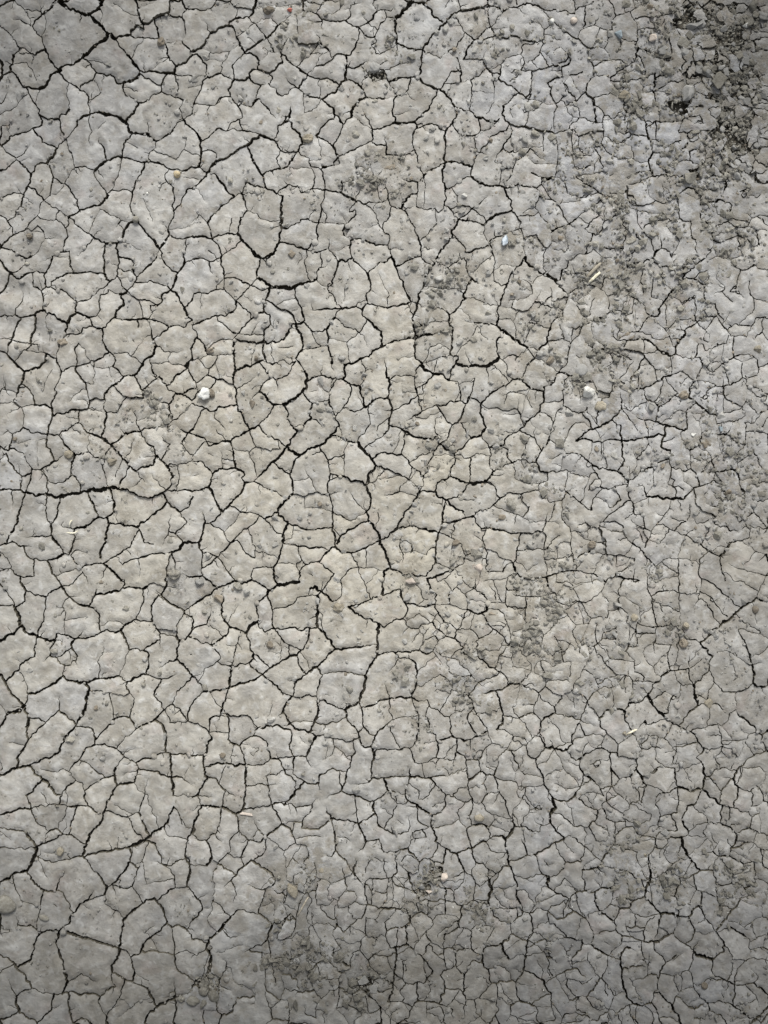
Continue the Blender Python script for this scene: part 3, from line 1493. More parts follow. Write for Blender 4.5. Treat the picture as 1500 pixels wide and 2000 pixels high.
4 13,172 14,178 11,186 9,192 9,200
3 13,172 14,161 18,158
3 0,165 7,167 13,171
2 14,175 21,172 28,172
1 32,184 30,192 30,198
3 0,191 4,191 9,189
1 0,184 3,190
3 120,155 121,162 126,168 130,172
2 130,172 134,168
3 134,168 134,161 133,154
2 134,168 139,174 143,175
3 150,169 144,173 142,180 139,183
3 131,172 132,180 135,184 139,183
4 139,183 143,188 141,194 139,200
3 143,187 147,185 150,185
2 110,177 111,183 108,190 102,194
2 126,180 127,188 124,194 123,200
1 116,183 120,190 124,194
1 100,176 98,184
2 97,167 104,166 110,164 118,161
2 61,193 69,195 71,200
3 80,192 79,200
2 89,191 90,197 94,200
1 53,182 51,188 48,191
1 136,86 136,91
1 90,85 95,82 98,80
1 104,86 104,94
2 102,76 102,81 99,85
''',
(1, 3): '''
4 8,0 10,6 12,8
4 12,8 8,14 5,20 0,23
3 12,8 18,9 22,13 26,17
1 26,2 24,9
2 26,18 24,24 22,29
2 26,21 34,23
4 41,0 41,8 42,16 41,24 40,33
2 43,15 51,12 57,13 66,13
2 62,0 58,7 56,12
4 7,30 15,30 23,31
4 23,31 29,33 34,36
2 6,21 7,30
4 7,30 4,37 1,45 0,52
4 34,36 39,33 47,32 55,30 62,29
4 62,29 68,27 72,29
2 59,14 60,21 62,28
4 72,29 76,24 81,18
3 81,18 85,14 88,11
2 81,18 80,12
2 73,28 79,30
2 78,28 81,32 82,37
3 72,1 73,5 77,7 81,11
2 62,8 67,5 72,4
2 79,0 79,5 84,8 88,11
3 88,11 94,13 99,12
3 105,0 100,6 99,12 100,18
2 105,24 110,20 117,18
3 117,18 120,10 121,3
2 110,0 114,2 121,3
2 114,7 117,15
3 117,18 125,21 132,23
3 132,23 137,26 142,26
4 142,26 142,32 143,36
3 142,26 147,23 150,22
3 143,36 137,40 130,44
4 109,40 116,41 123,42 130,44
2 127,23 128,32 128,43
3 105,31 104,34 109,40
3 140,0 140,8 138,11
2 126,13 133,12 140,10 150,9
4 130,44 133,51 136,58
3 136,58 143,56 150,54
3 144,38 146,45 150,48
3 136,58 134,63 130,66
3 146,56 149,63
2 98,24 93,28 93,34
2 93,34 95,38
2 82,30 93,29
2 93,34 89,38 86,42 86,48
1 72,44 79,43 86,42
2 86,47 93,48 99,48
3 99,48 104,44 109,40
3 34,36 35,42 37,48 37,55
3 24,34 22,42 20,48 19,53
2 11,57 15,53 19,51
3 0,52 5,57 11,57
4 11,57 15,63 15,70 11,77
2 0,76 11,77
2 15,72 19,74
2 32,49 30,56 29,64 26,69 20,74
2 20,75 15,84 13,91
2 20,75 24,78 32,82
3 64,30 67,37 70,44
4 70,44 65,49 59,53 53,58
3 53,58 44,57 42,61 39,65 38,70
2 42,50 45,57
2 48,41 51,46 55,52
3 70,45 75,47 78,51
3 78,51 81,58
2 80,44 78,51
2 59,54 58,60 57,66 54,69
3 54,69 47,72
2 60,56 67,60 70,62
2 28,67 37,68
2 38,70 39,75
3 46,72 41,77 36,81 31,87 25,93
3 47,73 54,78 62,82
3 62,82 65,89 64,96
2 43,91 50,94 57,94 63,92
2 72,65 77,61 81,59
2 81,59 88,61 92,65 90,71
1 72,68 73,75 74,84
1 85,72 89,76 89,82
3 114,51 113,60 111,66 109,70
1 111,43 111,50
2 110,54 118,55 124,58
2 109,69 104,68
4 129,73 126,78 126,82
3 126,82 130,88 135,91
2 126,82 121,86
2 117,76 119,86
3 135,91 138,87 144,86 150,87
3 135,91 135,99 136,107
3 137,107 143,108 150,110
2 138,91 141,97 141,104
2 136,108 133,118 129,119 124,123
2 124,123 123,132
2 134,119 136,125 136,131
2 136,131 141,132 147,137
2 136,131 132,135 122,138
1 127,97 129,104 122,108 114,110
1 136,117 143,119 150,113
3 0,97 3,101 6,104
4 6,104 8,109 5,115 0,119
3 12,101 19,105 25,111 30,116
1 16,104 16,111 12,119
2 12,120 17,126
4 30,116 27,121 21,127 16,132
4 16,132 12,137 11,143
3 30,116 35,112 40,111 47,114
2 52,110 52,114 57,117 63,122
2 52,110 56,102 58,99
4 63,122 60,129 59,135 54,139
3 54,139 49,140 41,144
2 24,126 30,133
1 30,133 37,131
3 63,122 68,123 73,118 77,115
3 77,115 81,119
2 81,119 81,127 78,131 70,134
2 81,119 82,115 85,105 88,99
3 6,134 11,137
3 0,134 5,134
2 0,145 5,147 7,143 11,142
5 11,142 14,147 14,155 12,162
2 23,149 27,153 27,157 19,165
4 0,171 5,167 12,163
3 20,165 21,172 21,180
2 21,170 31,175
2 19,184 19,190 23,194
3 23,194 31,192 36,190
3 23,194 21,200
2 10,191 9,200
1 9,190 18,191
2 35,180 32,187
2 61,137 62,146 62,155
1 66,129 71,135
1 94,110 94,120 91,130
1 81,127 84,132 93,136 94,142
2 77,142 78,149 76,153
1 66,134 78,134 82,129
2 108,140 110,146 112,151 119,154
2 111,141 108,144
2 123,158 125,145 131,143 137,150
2 137,150 139,156 144,160 147,164
2 150,143 144,145 141,150
2 132,135 132,143
4 138,175 142,181 147,187 150,189
3 147,188 148,200
2 133,192 141,192 147,189
3 121,165 123,173 129,174
2 130,164 129,172 135,174
1 81,164 83,173 81,180
1 57,165 57,175 66,180
1 70,162 72,172 69,182
1 49,172 49,184
1 66,184 75,181 76,190
2 76,190 75,200
2 88,186 88,192 97,196
1 97,196 97,185 102,180
1 24,155 32,160 33,167
2 120,120 118,130 115,122
3 113,122 110,131
2 34,91 34,98 32,106
1 18,90 19,100
2 69,97 72,100 71,108
1 106,94 108,90 116,88
1 106,94 106,101 114,104 114,110
''',
(2, 0): '''
6 23,1 19,4 15,8 11,12 9,13
2 0,7 5,7 8,5
2 2,8 2,13 9,13
5 9,13 9,20 10,27 10,33
4 10,33 15,36 20,38 25,38 30,39
1 3,34 10,34
2 0,40 6,37
1 10,34 10,40 8,44
5 23,1 28,2 32,3
4 32,3 36,7 39,12 43,16 48,18
4 48,18 44,22 38,26 33,33 30,38
4 48,18 50,14 52,11 58,9 64,8
4 64,8 70,7 77,6 83,5
4 83,5 88,6 92,7 94,9
4 94,9 99,7 104,6
4 104,6 109,4 114,3
2 104,6 107,9 110,12
2 58,0 60,5 60,9
1 51,0 49,4 47,7
2 32,3 34,0
3 83,5 81,2 81,0
3 104,6 104,3 103,0
4 114,3 120,5 125,8 130,9
3 130,9 136,9 143,9 149,11
2 148,0 149,6 149,11
2 94,9 89,12 88,17 88,20
2 83,6 81,11 82,17 83,21
3 83,21 79,24 74,29 71,31
3 56,15 60,19 63,25 67,29 71,31
4 71,31 67,36 65,42 62,46 60,47
2 71,31 77,32 84,29
2 83,21 85,25 87,28
3 88,29 94,30 100,29 105,29 109,32 116,33
3 30,39 36,41 40,44 44,46
2 44,46 48,41 54,43 57,45
4 57,45 60,51 60,58 60,64
4 30,39 29,44 29,51 29,56 26,60
2 3,51 12,50 22,49
4 4,64 12,61 20,60 26,60
3 4,64 0,59
4 26,60 31,65 37,68 42,70
3 44,70 48,64 53,57 57,53
3 42,70 39,77 36,83 32,88 28,92 24,95
4 0,99 6,97 15,96 24,95
2 4,64 7,68 9,72 10,75
2 10,75 18,72 20,64 21,60
1 18,72 21,77 25,79
3 10,75 7,80 8,87 9,93 9,95
1 13,89 20,87
1 0,77 7,77
4 44,70 49,74 53,79 55,83
3 55,83 59,85 64,85
3 68,63 69,71 68,79 67,86
3 68,62 74,58 78,55 80,53
2 60,64 66,62 68,61
2 50,68 60,65
1 70,71 80,72 86,73
2 80,53 78,48 77,45 80,40
1 77,46 70,46 62,46
2 80,53 87,53 92,50 98,45 104,43 107,43
4 80,54 84,57 91,58
3 91,58 91,63 96,66 101,69 105,73
3 91,50 92,58
3 105,73 111,77
1 101,64 107,60
3 103,73 97,80 93,83
4 93,83 93,89 94,94 98,97
4 67,86 71,91 76,93 83,95 89,95
2 89,95 93,91
3 55,83 57,89 54,93 54,97
4 48,102 52,98 55,94
2 54,98 58,103 62,106 69,106
3 69,106 74,104 76,101 73,95
3 76,102 82,102 86,97
3 86,97 90,93
3 28,98 35,97 42,97 45,100 48,102
4 24,95 26,100
2 26,100 32,99
3 26,100 23,104 22,110 24,117
4 48,102 48,110 48,118 48,127
3 24,117 26,124 28,132 31,137
3 2,121 10,121 18,121 25,119
3 0,108 2,115 2,121
2 11,121 14,130
3 14,139 18,141 26,141
3 31,137 30,142 26,142
4 48,127 40,131 35,134 31,137
5 48,127 54,126 60,127 66,129
4 48,127 46,133 46,141 48,148
3 48,148 48,155 47,160
3 48,148 53,147 58,143 64,139 68,138
3 68,138 68,134 70,127 73,119
2 73,119 71,115 73,110
2 73,119 80,121
5 70,137 74,142 79,145
4 79,145 84,145 90,144 94,147
4 94,147 99,146 105,144
3 105,144 112,146 119,147
3 119,147 123,144 124,140
2 90,144 91,138 92,132
2 92,132 93,127
3 98,97 100,103 99,107
4 99,107 95,112 93,116 89,120 87,125
1 100,108 101,114
3 93,116 98,119 103,119
2 103,119 109,116 112,115
2 112,115 117,118 121,123 127,126
3 98,97 103,99 110,99 115,100
3 115,100 122,102 130,103
2 130,103 135,105 135,111 135,117 137,122
3 136,124 135,129 133,136
4 123,139 131,139 138,139
2 124,144 127,149 130,154 136,159
3 136,159 139,165 142,171
4 131,180 137,178 144,175 150,172
3 122,167 126,173 131,180
2 119,147 122,152 119,158 118,162
3 118,162 121,165 118,168 113,168 104,169
3 104,169 100,166
4 94,147 96,151 99,156 100,164
4 100,164 94,166 88,167 83,170 80,173
2 104,169 107,173 107,178
1 105,179 101,177
1 107,164 112,163 118,162
4 80,173 78,176
3 47,160 52,163 56,168 58,171
4 58,171 64,172 71,173 77,177
4 58,171 57,176 53,181 48,187
3 60,171 65,166 71,162 78,157 81,153
2 54,161 60,160 67,161
2 67,161 72,165 79,169 80,173
1 54,148 57,153 58,158
3 53,182 58,187 61,191 64,195
3 64,197 70,196 77,193 83,191
2 83,191 79,184 78,176
4 83,191 83,188 88,185 92,184
2 88,185 86,179
1 92,184 100,180
3 83,191 84,198
3 42,200 46,194 51,188
4 2,121 0,125
3 0,142 3,150 3,157 6,161
4 6,161 10,162 14,163
4 14,163 16,157 19,153 26,151
3 26,151 27,146 26,142
1 26,151 27,157
3 14,163 19,169 23,177 26,184 29,193 30,200
2 6,163 4,170 1,174 0,178
2 22,160 27,162 34,163 40,163
2 40,163 43,166 46,164 47,160
1 41,166 41,173 37,180 31,187
2 4,182 4,187 2,191 5,194 13,195
2 5,194 6,200
1 30,194 38,194
1 0,157 3,158
3 108,79 116,72 113,78
3 116,60 115,67 114,74
3 113,78 120,78 126,82 134,81
2 113,78 110,85 109,93
3 134,81 131,74 130,68 128,65
4 128,65 124,62
4 128,65 132,62 139,60
3 139,60 139,54
4 139,52 144,52 150,49
3 139,52 139,49
3 134,79 138,78 142,82 149,83
2 138,78 142,73 142,68 140,65
1 140,65 145,59
2 142,68 147,74 150,76
2 142,82 144,89 150,89
2 136,36 141,41 146,46
3 125,23 125,30 123,36 122,43 117,47
3 111,50 117,47
2 107,43 108,36 112,34 119,33
2 107,43 110,47 108,56 104,60 98,64
2 111,56 119,55 126,53 132,51
2 125,23 121,19 119,16
2 125,23 130,20
2 109,186 110,178
2 109,186 117,186
3 107,189 109,186
1 109,186 110,195 112,200
2 119,183 123,190 127,194 131,190
1 131,190 129,183
2 142,171 147,176 150,178
2 84,59 84,68
1 86,69 86,80
''',
(2, 1): '''
4 0,5 6,3
4 6,0 8,7 11,13 15,20
4 15,20 17,28 21,35
3 9,8 14,7 17,3 22,1 29,0
3 31,0 32,4 38,7
4 42,0 40,4 37,9 32,16
4 32,16 31,23 28,30 26,37
4 0,40 7,39 13,38 19,38 21,35
2 42,4 48,8 54,12 60,16
2 21,36 26,37
4 26,37 25,42 23,46
2 19,42 23,46
2 26,40 32,40
4 23,46 23,53 24,60 24,64
4 0,69 6,67 13,65 20,64 24,64
5 24,64 29,62 37,59
2 31,63 39,61 45,60
4 24,64 24,72 24,79 29,84
2 31,24 38,24 45,26 51,25 57,26 61,29
4 69,17 66,22 63,28 62,31 64,33
2 52,6 58,3 63,0
3 63,1 65,8 67,15 69,17
3 69,17 73,22 75,21
4 64,33 60,38 56,42 51,46
5 51,46 51,51 53,56
4 53,56 53,64 53,71 52,77
2 64,33 70,32 75,31
2 73,34 79,36 86,38 90,39
2 38,39 44,40 49,43
3 64,50 69,52 76,52 83,53 88,54
4 88,54 89,47 89,40 91,38
4 91,38 93,30 96,22 98,17
4 98,17 101,11 106,7 110,3
2 86,0 87,7 86,15 82,19
1 87,8 92,7 100,8 105,8
2 77,13 83,14 86,11
3 86,19 91,22 95,22
4 111,0 111,4 115,7 121,11 125,14
6 125,14 131,17 137,21
4 137,21 139,15 140,10
4 137,21 140,27 142,29
3 140,10 143,9 144,3 150,3
2 143,10 148,13 150,14
2 148,13 147,17
1 127,11 129,10
2 122,15 117,19 114,21 110,18 106,19
1 124,25 121,31 118,35 115,40 111,43 104,44
1 91,39 98,40 103,42
3 144,29 143,36 141,41 140,47
3 140,47 135,48 131,53 130,56
4 130,56 129,61 128,66 124,70 121,74
4 121,74 117,80 112,85
2 115,47 117,52 122,54 129,55
5 89,55 94,59 100,63 107,68 112,71
3 112,71 117,71 122,72
2 112,71 116,78
1 112,72 107,77 102,82
4 93,60 89,66 88,72 90,79
5 90,79 85,83 80,86
5 57,84 63,86 70,85 80,86
4 58,78 56,84 53,89 52,96
2 52,77 58,78
1 30,84 36,81 42,80 49,78 52,77
1 36,71 44,68 50,73
1 36,71 34,78 30,83
1 42,81 40,88 39,91
1 63,73 68,82
2 80,87 81,93 82,98
2 90,79 95,83 97,86 96,92 101,95
2 86,88 92,91 96,96 97,99
3 112,85 110,91 107,96
4 107,96 102,96 98,99
4 98,99 91,103 85,106 80,110 77,115
3 76,115 72,112 67,110
2 67,110 69,104 72,97
5 29,85 34,89 39,92
5 39,92 45,94 51,97
3 51,97 58,99 59,103 61,108
1 58,100 65,98 71,95
3 39,92 35,97 30,101
3 29,85 24,88 24,93
2 10,92 16,92 24,94
4 0,80 2,85 2,92 4,97 3,104 3,110
2 4,97 9,93
3 24,94 24,100 26,108 27,114
1 26,99 33,98
2 30,101 31,106 28,110
1 30,101 26,103
4 0,111 3,111
4 3,110 6,117 6,121
3 6,121 13,118 19,115 25,110
4 6,121 4,126 4,132
2 27,114 29,119
3 17,129 24,125 30,121
2 33,119 39,117 41,116
3 41,116 44,117 50,115 55,114 60,113
3 60,113 64,115
1 54,114 55,107
4 67,110 65,114 62,121 59,127 58,130
2 55,114 60,113
3 43,118 46,124 50,129 53,132
3 58,130 53,132
3 53,132 51,138 49,143 45,144
1 40,127 45,125
1 40,127 39,134 42,140
3 60,131 64,137 68,142
1 60,130 68,130
4 76,116 75,121 77,126 79,131 80,134
4 4,132 10,133 16,137
4 16,137 22,140 28,142 34,143 42,141
3 0,139 4,136 4,132
3 15,138 16,145 14,152 14,155
3 0,153 7,155 14,155
3 14,155 19,159 22,165
3 42,141 43,147
4 43,147 50,151 55,154
4 55,154 61,150 66,144 70,141 76,140
3 76,140 80,147
3 43,148 39,154 36,160 34,167
1 34,167 38,165 44,165
3 22,166 27,169 31,172 34,167
2 22,165 20,172 17,177 13,180 12,184
3 0,166 5,167 10,170 17,173
1 20,175 26,179 28,183
2 31,172 31,178 30,183
3 55,154 56,160 56,166
1 42,158 55,158
3 68,158 68,166 67,177
2 57,155 63,157 68,158 72,153
1 72,154 81,156
3 82,150 80,152
4 82,149 88,148 93,149
3 93,149 98,151
3 83,151 83,158 82,164 86,168
3 86,168 93,164 100,161 108,159
3 108,159 113,161 119,161
4 119,161 122,168 128,169
3 128,169 136,168 143,168 150,166
4 119,161 122,154 127,147 129,143
3 129,143 130,138 133,132
2 129,143 134,146 139,150
2 139,150 142,141 147,133 149,131
3 93,147 96,142 101,138 106,136
4 106,136 111,130 117,125 121,121 125,114
3 109,132 107,127 105,120 105,112
1 90,123 98,123 105,123
2 111,125 115,127
3 109,136 113,140 118,142 120,147 123,152
3 121,121 126,123 131,129
3 133,129 136,122 139,117
3 140,117 140,106 141,103
4 125,114 125,106 125,101
4 109,99 114,103 119,105 125,106
2 125,102 132,102
2 125,114 132,114 139,112
3 131,101 134,96 137,91
4 130,86 137,90 143,92 150,95
3 137,90 143,85 144,78 146,70 147,60
2 125,91 127,95 131,98
3 142,116 146,120 150,122
2 132,129 132,136 130,140
1 119,107 118,114
4 80,134 77,137
3 97,151 97,157 100,161
2 127,158 133,158 139,155 150,155
2 140,158 138,167
4 52,172 57,174 63,177 67,177
5 67,177 74,178 80,176
4 80,176 83,171 87,169
2 82,171 88,172 95,170
3 82,178 87,181 88,186 91,189
3 91,189 97,185 103,185 107,186
3 107,186 114,184 121,183
2 121,183 122,178 128,174 128,169
3 40,184 41,178 46,175 52,172
2 52,172 52,167 53,162
4 40,184 45,188 50,192 55,196 60,200
3 28,184 34,184 40,184
4 28,184 24,190 19,197 17,200
3 0,187 6,186 12,184
1 12,184 18,185 23,186
3 47,192 47,200
3 51,191 57,188 63,184 67,179
3 91,189 86,195 80,198 74,200
2 107,187 108,193 113,196
2 122,184 123,190 128,188 130,193 139,191
3 139,191 142,186 141,182
3 137,180 142,184 147,187 150,190
2 142,184 150,181
2 139,191 138,200
3 86,195 94,199
1 43,191 44,200
3 141,103 141,97 145,94
2 144,30 148,28 150,28
2 143,55 150,57
''',
(2, 2): '''
4 16,0 13,6 10,13
4 0,21 5,17 10,14
3 10,13 17,12 22,11 28,13
4 28,13 35,15 43,16
4 46,0 46,8 46,16
3 43,16 48,17 52,19 57,23
4 48,8 55,8 62,5 70,3
3 70,3 72,0
2 62,0 64,4
2 56,9 55,15 53,19
3 70,3 72,8 76,13
4 76,13 83,13 90,14
4 90,14 98,16 106,16 115,17 120,15
2 80,15 78,23 80,30 80,37
3 80,37 81,46
1 80,29 87,30 93,30
1 69,17 73,24
2 88,31 90,35 96,37 100,40
4 107,17 105,25 103,33 101,40
2 101,40 96,41 94,43
4 101,40 103,47 108,52
4 108,52 115,52 121,51 127,51
4 127,51 135,48 142,46 150,46
3 124,15 127,7 128,0
3 124,16 127,20 129,26
2 106,31 112,30 125,29
1 126,32 132,31 138,29
2 125,29 125,36 128,42 128,51
4 127,51 128,57
2 146,26 148,34 148,45
1 138,24 147,24
2 146,24 146,14 142,9 139,7
2 98,0 104,2 108,0
2 102,10 103,4
1 108,4 114,7 124,7
1 126,7 134,8 138,11 137,13
2 139,5 143,8
4 43,17 41,24 40,32 40,39
2 57,23 61,25 62,30 64,34
2 64,34 71,33 78,36
2 64,34 62,40 56,45
3 40,40 36,46 33,50
4 34,52 41,50 48,47 54,45
4 0,29 3,36 5,43
4 0,46 5,44
4 5,44 10,47 15,49 21,49 27,50 33,50
2 11,27 14,33 14,41
1 14,18 12,26
1 53,24 52,36
4 34,52 35,57 37,61 41,65
2 48,64 54,61 58,57 61,53
2 61,53 61,50 60,49
2 80,46 87,47 93,47
3 72,51 71,60
2 71,60 66,62 63,64
3 71,60 77,64 80,68 82,71
4 82,71 80,77 76,79
4 76,79 70,79 65,76
3 63,64 66,69 66,75
2 57,59 63,64
1 62,53 67,59 71,60
1 66,69 74,69 80,69
2 82,71 88,70 94,71
2 82,57 85,61 88,65
2 40,72 41,65
3 0,64 8,62 13,60
4 13,60 14,67 17,72
4 17,72 23,72 31,73 39,71
3 18,73 18,79 15,83
3 0,90 5,87 10,84 15,83
2 15,83 17,88 21,91 27,91
3 40,72 41,77 45,83 49,86
1 42,74 51,72 59,75 65,76
2 50,65 52,71
2 27,91 29,88 38,86
2 38,86 40,81 42,79
3 38,86 40,90 43,92
3 43,92 49,97 55,99
2 43,92 44,88 47,86
2 47,86 51,87 54,90 57,92
3 57,92 55,98
2 57,92 67,90
2 64,77 62,83 59,89
1 71,80 68,88 67,91
3 76,79 80,86 85,91
3 85,91 82,96 74,99
3 74,99 74,107
3 85,91 91,95 95,101 98,104
2 91,93 95,88 96,87
2 76,79 84,75 90,77 94,82 96,87
1 96,83 102,84
2 96,87 99,95 99,104
3 55,99 59,102 62,106
4 62,106 60,107 63,111
3 63,111 72,112
3 72,112 77,116 83,121 87,123
3 87,123 93,126 97,132
3 99,105 107,105 112,104
2 107,105 115,108
2 99,105 100,114 100,122
2 98,104 93,109 90,113 88,120 86,123
1 72,106 81,108 90,108
1 91,112 99,114
2 92,101 90,108
2 65,98 66,105
2 67,91 70,95 74,99
1 27,91 30,96 31,100
2 31,100 29,107
3 0,110 8,109 15,109 21,110 28,108
3 28,108 33,111 38,109
2 31,98 40,97 42,103 38,109
2 38,109 42,115 46,120
1 41,102 49,97
2 46,113 52,114 58,117 59,119 63,122
2 60,107 55,109 52,114
4 19,111 23,117 26,124
4 26,124 25,132 24,138 21,145
1 26,123 33,119 40,113
1 42,107 44,112 46,113
2 44,127 50,131 54,136 53,139
1 34,127 44,127
2 53,139 58,140 62,140 66,144
3 66,144 69,140 71,136 74,133
1 66,124 72,131 77,136
1 77,136 84,132
4 76,142 84,140 92,139 97,135
4 66,144 69,149 70,154
4 87,140 90,147 92,154 93,159
4 97,135 101,134 106,134
3 97,132 97,135
2 106,134 108,131 114,127
3 106,134 110,137 116,138 121,141
4 0,147 6,145 12,145 21,145
3 21,145 26,144
2 22,146 24,152 27,158 27,162
2 0,168 7,163 14,161 23,159
2 4,147 4,155 7,162
2 34,147 36,153 42,155 46,159 51,160
2 51,160 55,155 56,151
2 53,139 50,146 47,153
1 56,150 62,145
1 27,148 34,147
3 51,160 52,167 53,175
3 70,154 64,159 66,164 69,168 72,173
3 70,154 74,160 77,165 81,171
4 93,159 91,165 88,170
3 93,159 98,160 105,161 112,158 117,157
2 117,157 118,149 121,145 121,141
3 117,155 121,161 122,165
1 104,137 104,145 103,152 98,151
2 107,160 111,167 115,175
1 100,152 104,159
2 121,141 122,146 128,149 133,152
4 133,152 134,157 126,160 123,164
3 133,152 137,148 139,143
2 126,137 132,141 139,143
2 139,143 146,139 148,132
3 121,141 126,136
2 133,157 142,159 150,161
4 122,165 122,172 120,174
2 120,174 115,177 110,182
4 122,172 125,180 126,184
5 126,184 135,185 143,186
3 101,175 102,179 108,181 111,182
2 88,170 95,170 101,175
2 101,175 107,175 110,178
4 81,171 76,174 69,177 63,179
4 63,179 58,177 53,175
4 53,175 48,177 42,180
3 42,180 40,174 35,170 32,164
3 27,164 27,172 24,181
2 24,181 20,183
3 42,180 42,187 41,192
3 0,185 6,185 13,186
3 13,186 20,185 23,189 24,196
2 13,186 10,180 7,174 4,168
2 24,196 32,196 41,192
2 41,192 52,193
3 56,180 57,188 55,195 54,200
3 57,188 62,190 65,194 66,200
2 68,179 68,187
2 65,194 74,194 79,186 83,183
1 79,174 84,181 91,182 97,184
3 126,184 121,189 119,194 119,200
3 112,186 114,191 119,193
4 143,186 147,181 147,174 150,167
4 143,186 147,191 150,193
1 89,200 90,191 98,186
2 97,184 101,178
2 74,194 74,200
3 95,58 97,62 100,61 105,60
2 98,54 97,51 102,49
3 95,67 95,75 102,74 111,75
3 111,75 111,68 111,60
2 111,75 110,85 114,91
2 114,91 113,97 118,102
2 103,60 103,66 110,68
2 95,67 95,58
3 134,63 135,71 140,73 148,71
2 140,73 141,79 147,85
1 120,75 128,74 137,73
1 128,58 134,63
2 112,66 120,66 127,66 134,63
1 112,97 108,97
2 111,113 115,118 115,125 108,131
1 119,115 126,115 131,120 140,117
1 125,135 126,128 130,125 139,124
1 119,118 118,125 121,130
1 116,102 124,103 129,110
1 134,56 135,49
1 118,92 125,95 123,100
3 7,110 13,114 19,114
2 12,116 8,120 4,125
2 0,134 3,140 4,146
2 33,152 32,159 36,164
1 24,135 29,137 35,132
''',
(2, 3): '''
4 20,0 20,7
3 0,8 9,7 20,7
4 20,7 28,7 36,8
3 36,8 43,6 51,6
1 29,0 32,7
4 2,8 3,18
3 20,7 20,12 17,14 17,24 19,26
2 0,21 3,18 8,19 10,27
2 10,30 15,29 19,26
1 8,19 17,21
4 19,26 25,29 29,33 35,36
2 35,36 38,37
3 38,37 44,34 48,30
3 48,30 48,21 43,16 39,11 36,8
3 38,37 35,44
2 3,18 10,28
2 21,13 27,18 27,25 34,22 38,15
2 7,32 6,39 0,47
3 0,48 5,51 9,52 17,50
2 19,38 20,45 19,50
2 25,30 26,40 30,45 34,47
2 35,47 27,49 22,51
4 37,46 40,50 40,58
2 22,51 23,56 27,56
3 40,58 44,60 49,63
2 19,63 20,58 25,56 34,55 30,50
3 19,63 20,67 25,70 28,74
3 9,66 14,64 19,63
2 0,66 9,66
3 28,74 32,71 38,73 44,75
4 49,63 47,69 46,75
5 49,63 53,66 57,67
4 57,67 63,65 69,63
3 69,63 66,55 65,48 69,45
3 69,45 67,40 69,30 69,24
3 69,24 66,18 65,13 66,10
3 66,10 65,3 65,0
4 66,10 72,5 76,2
3 76,2 80,5 86,6
3 86,6 88,0
3 65,14 58,17 54,21
2 54,21 58,26 64,26 69,24
2 69,24 71,28 76,27
2 76,27 80,21 83,19 90,19
3 86,6 88,13 90,19
3 90,19 94,25 96,32 100,40
2 76,27 79,33 86,37 92,39 98,41
1 84,29 88,24 92,22
2 88,7 94,10 100,9 104,12
2 104,12 106,17 111,15
2 104,13 104,20 108,24
3 111,15 110,21 108,24
2 108,24 105,28 101,32 100,37
2 108,24 113,29 114,33
2 114,33 110,40 107,45
2 114,33 123,33
2 106,0 108,4 113,5
1 113,5 118,6 124,6
4 120,0 123,4 125,9 125,13
3 111,15 118,15 125,13
2 125,8 132,2 140,0
4 125,13 129,18 132,24
4 132,24 138,26 144,26 149,20
5 135,26 134,32 130,35 130,43
4 130,43 134,49 141,55
3 131,35 138,36 144,41 150,45
2 117,39 121,44 127,45 130,42
2 123,46 122,50
4 141,55 134,59 127,63 118,68
2 141,55 144,52 150,51
5 100,40 102,46
3 102,46 110,46 116,50
1 116,50 122,50
5 102,46 98,52 95,56
4 95,56 92,53 88,53 83,55
3 83,55 81,47 77,44 69,45
2 77,44 83,47 86,42 85,40
3 83,55 80,58
4 80,58 75,58 69,63
3 69,63 69,69 72,74
3 72,74 77,75 83,80 88,83
2 81,58 84,65 89,67 92,67
4 95,56 96,64 97,72 98,77
3 98,73 104,72 110,70 112,68
3 112,68 110,61 107,55
3 112,68 118,68
3 134,59 137,67 142,74
3 142,74 150,75
3 142,74 140,80 135,84 128,85
3 118,68 121,76 121,80 128,85
5 128,85 128,93
4 128,93 134,97 140,100 145,103
4 57,67 60,74 63,81
3 63,81 58,85 53,86
3 63,81 68,84 71,90 75,93
2 72,75 69,80 69,85
2 75,93 82,88
3 80,80 82,88
3 82,88 88,83 93,79 98,77
5 82,88 83,98 82,108
4 98,77 101,83 104,90
2 104,82 110,87 117,89
2 104,90 96,95 90,95 84,92
4 102,92 104,99 106,105 109,113
1 93,96 95,102 100,104
2 102,97 107,95 112,97 115,104 119,107
2 119,107 119,101 122,98 123,93 128,93
2 119,107 117,112
3 109,113 114,114
3 109,113 105,118 99,122
2 99,122 93,121 87,118 83,110
2 83,110 92,111 103,110
2 104,110 104,117
4 82,108 75,106 69,104
3 69,104 62,107
3 48,104 54,105 60,107
2 69,94 70,104
2 70,104 82,104
3 47,90 48,97 48,104
2 48,94 55,96 55,104
2 63,81 62,89 55,96
3 20,80 21,88 23,96 22,101
2 22,96 28,101
3 0,87 6,86
3 6,86 10,82 10,76
2 10,68 10,75
2 6,86 9,91 15,94 18,96
1 7,88 8,99 6,108
2 13,78 20,83 28,82
2 27,82 28,74
2 23,74 18,68 12,75
4 0,110 8,110 15,111 19,114 21,118 19,122
2 26,106 27,113
3 21,118 27,113 34,115 38,120
2 25,106 35,105 48,104
2 35,107 35,115
3 48,105 48,116
2 48,115 41,116 38,120
2 38,120 38,126 32,128
3 61,108 60,115 59,125
3 59,125 53,128 47,131
1 49,114 57,117 59,121
3 59,125 68,127 73,135
2 68,127 72,123 82,124
2 82,124 88,126
3 47,127 47,134 47,142
3 0,120 2,128
2 2,128 9,125 16,125 19,122
2 11,125 11,139
2 2,128 2,135 5,139
4 5,141 12,140 18,138
3 18,138 20,127
3 18,138 24,144 29,147
3 29,147 32,146 32,141 37,137
2 37,137 33,132 33,128
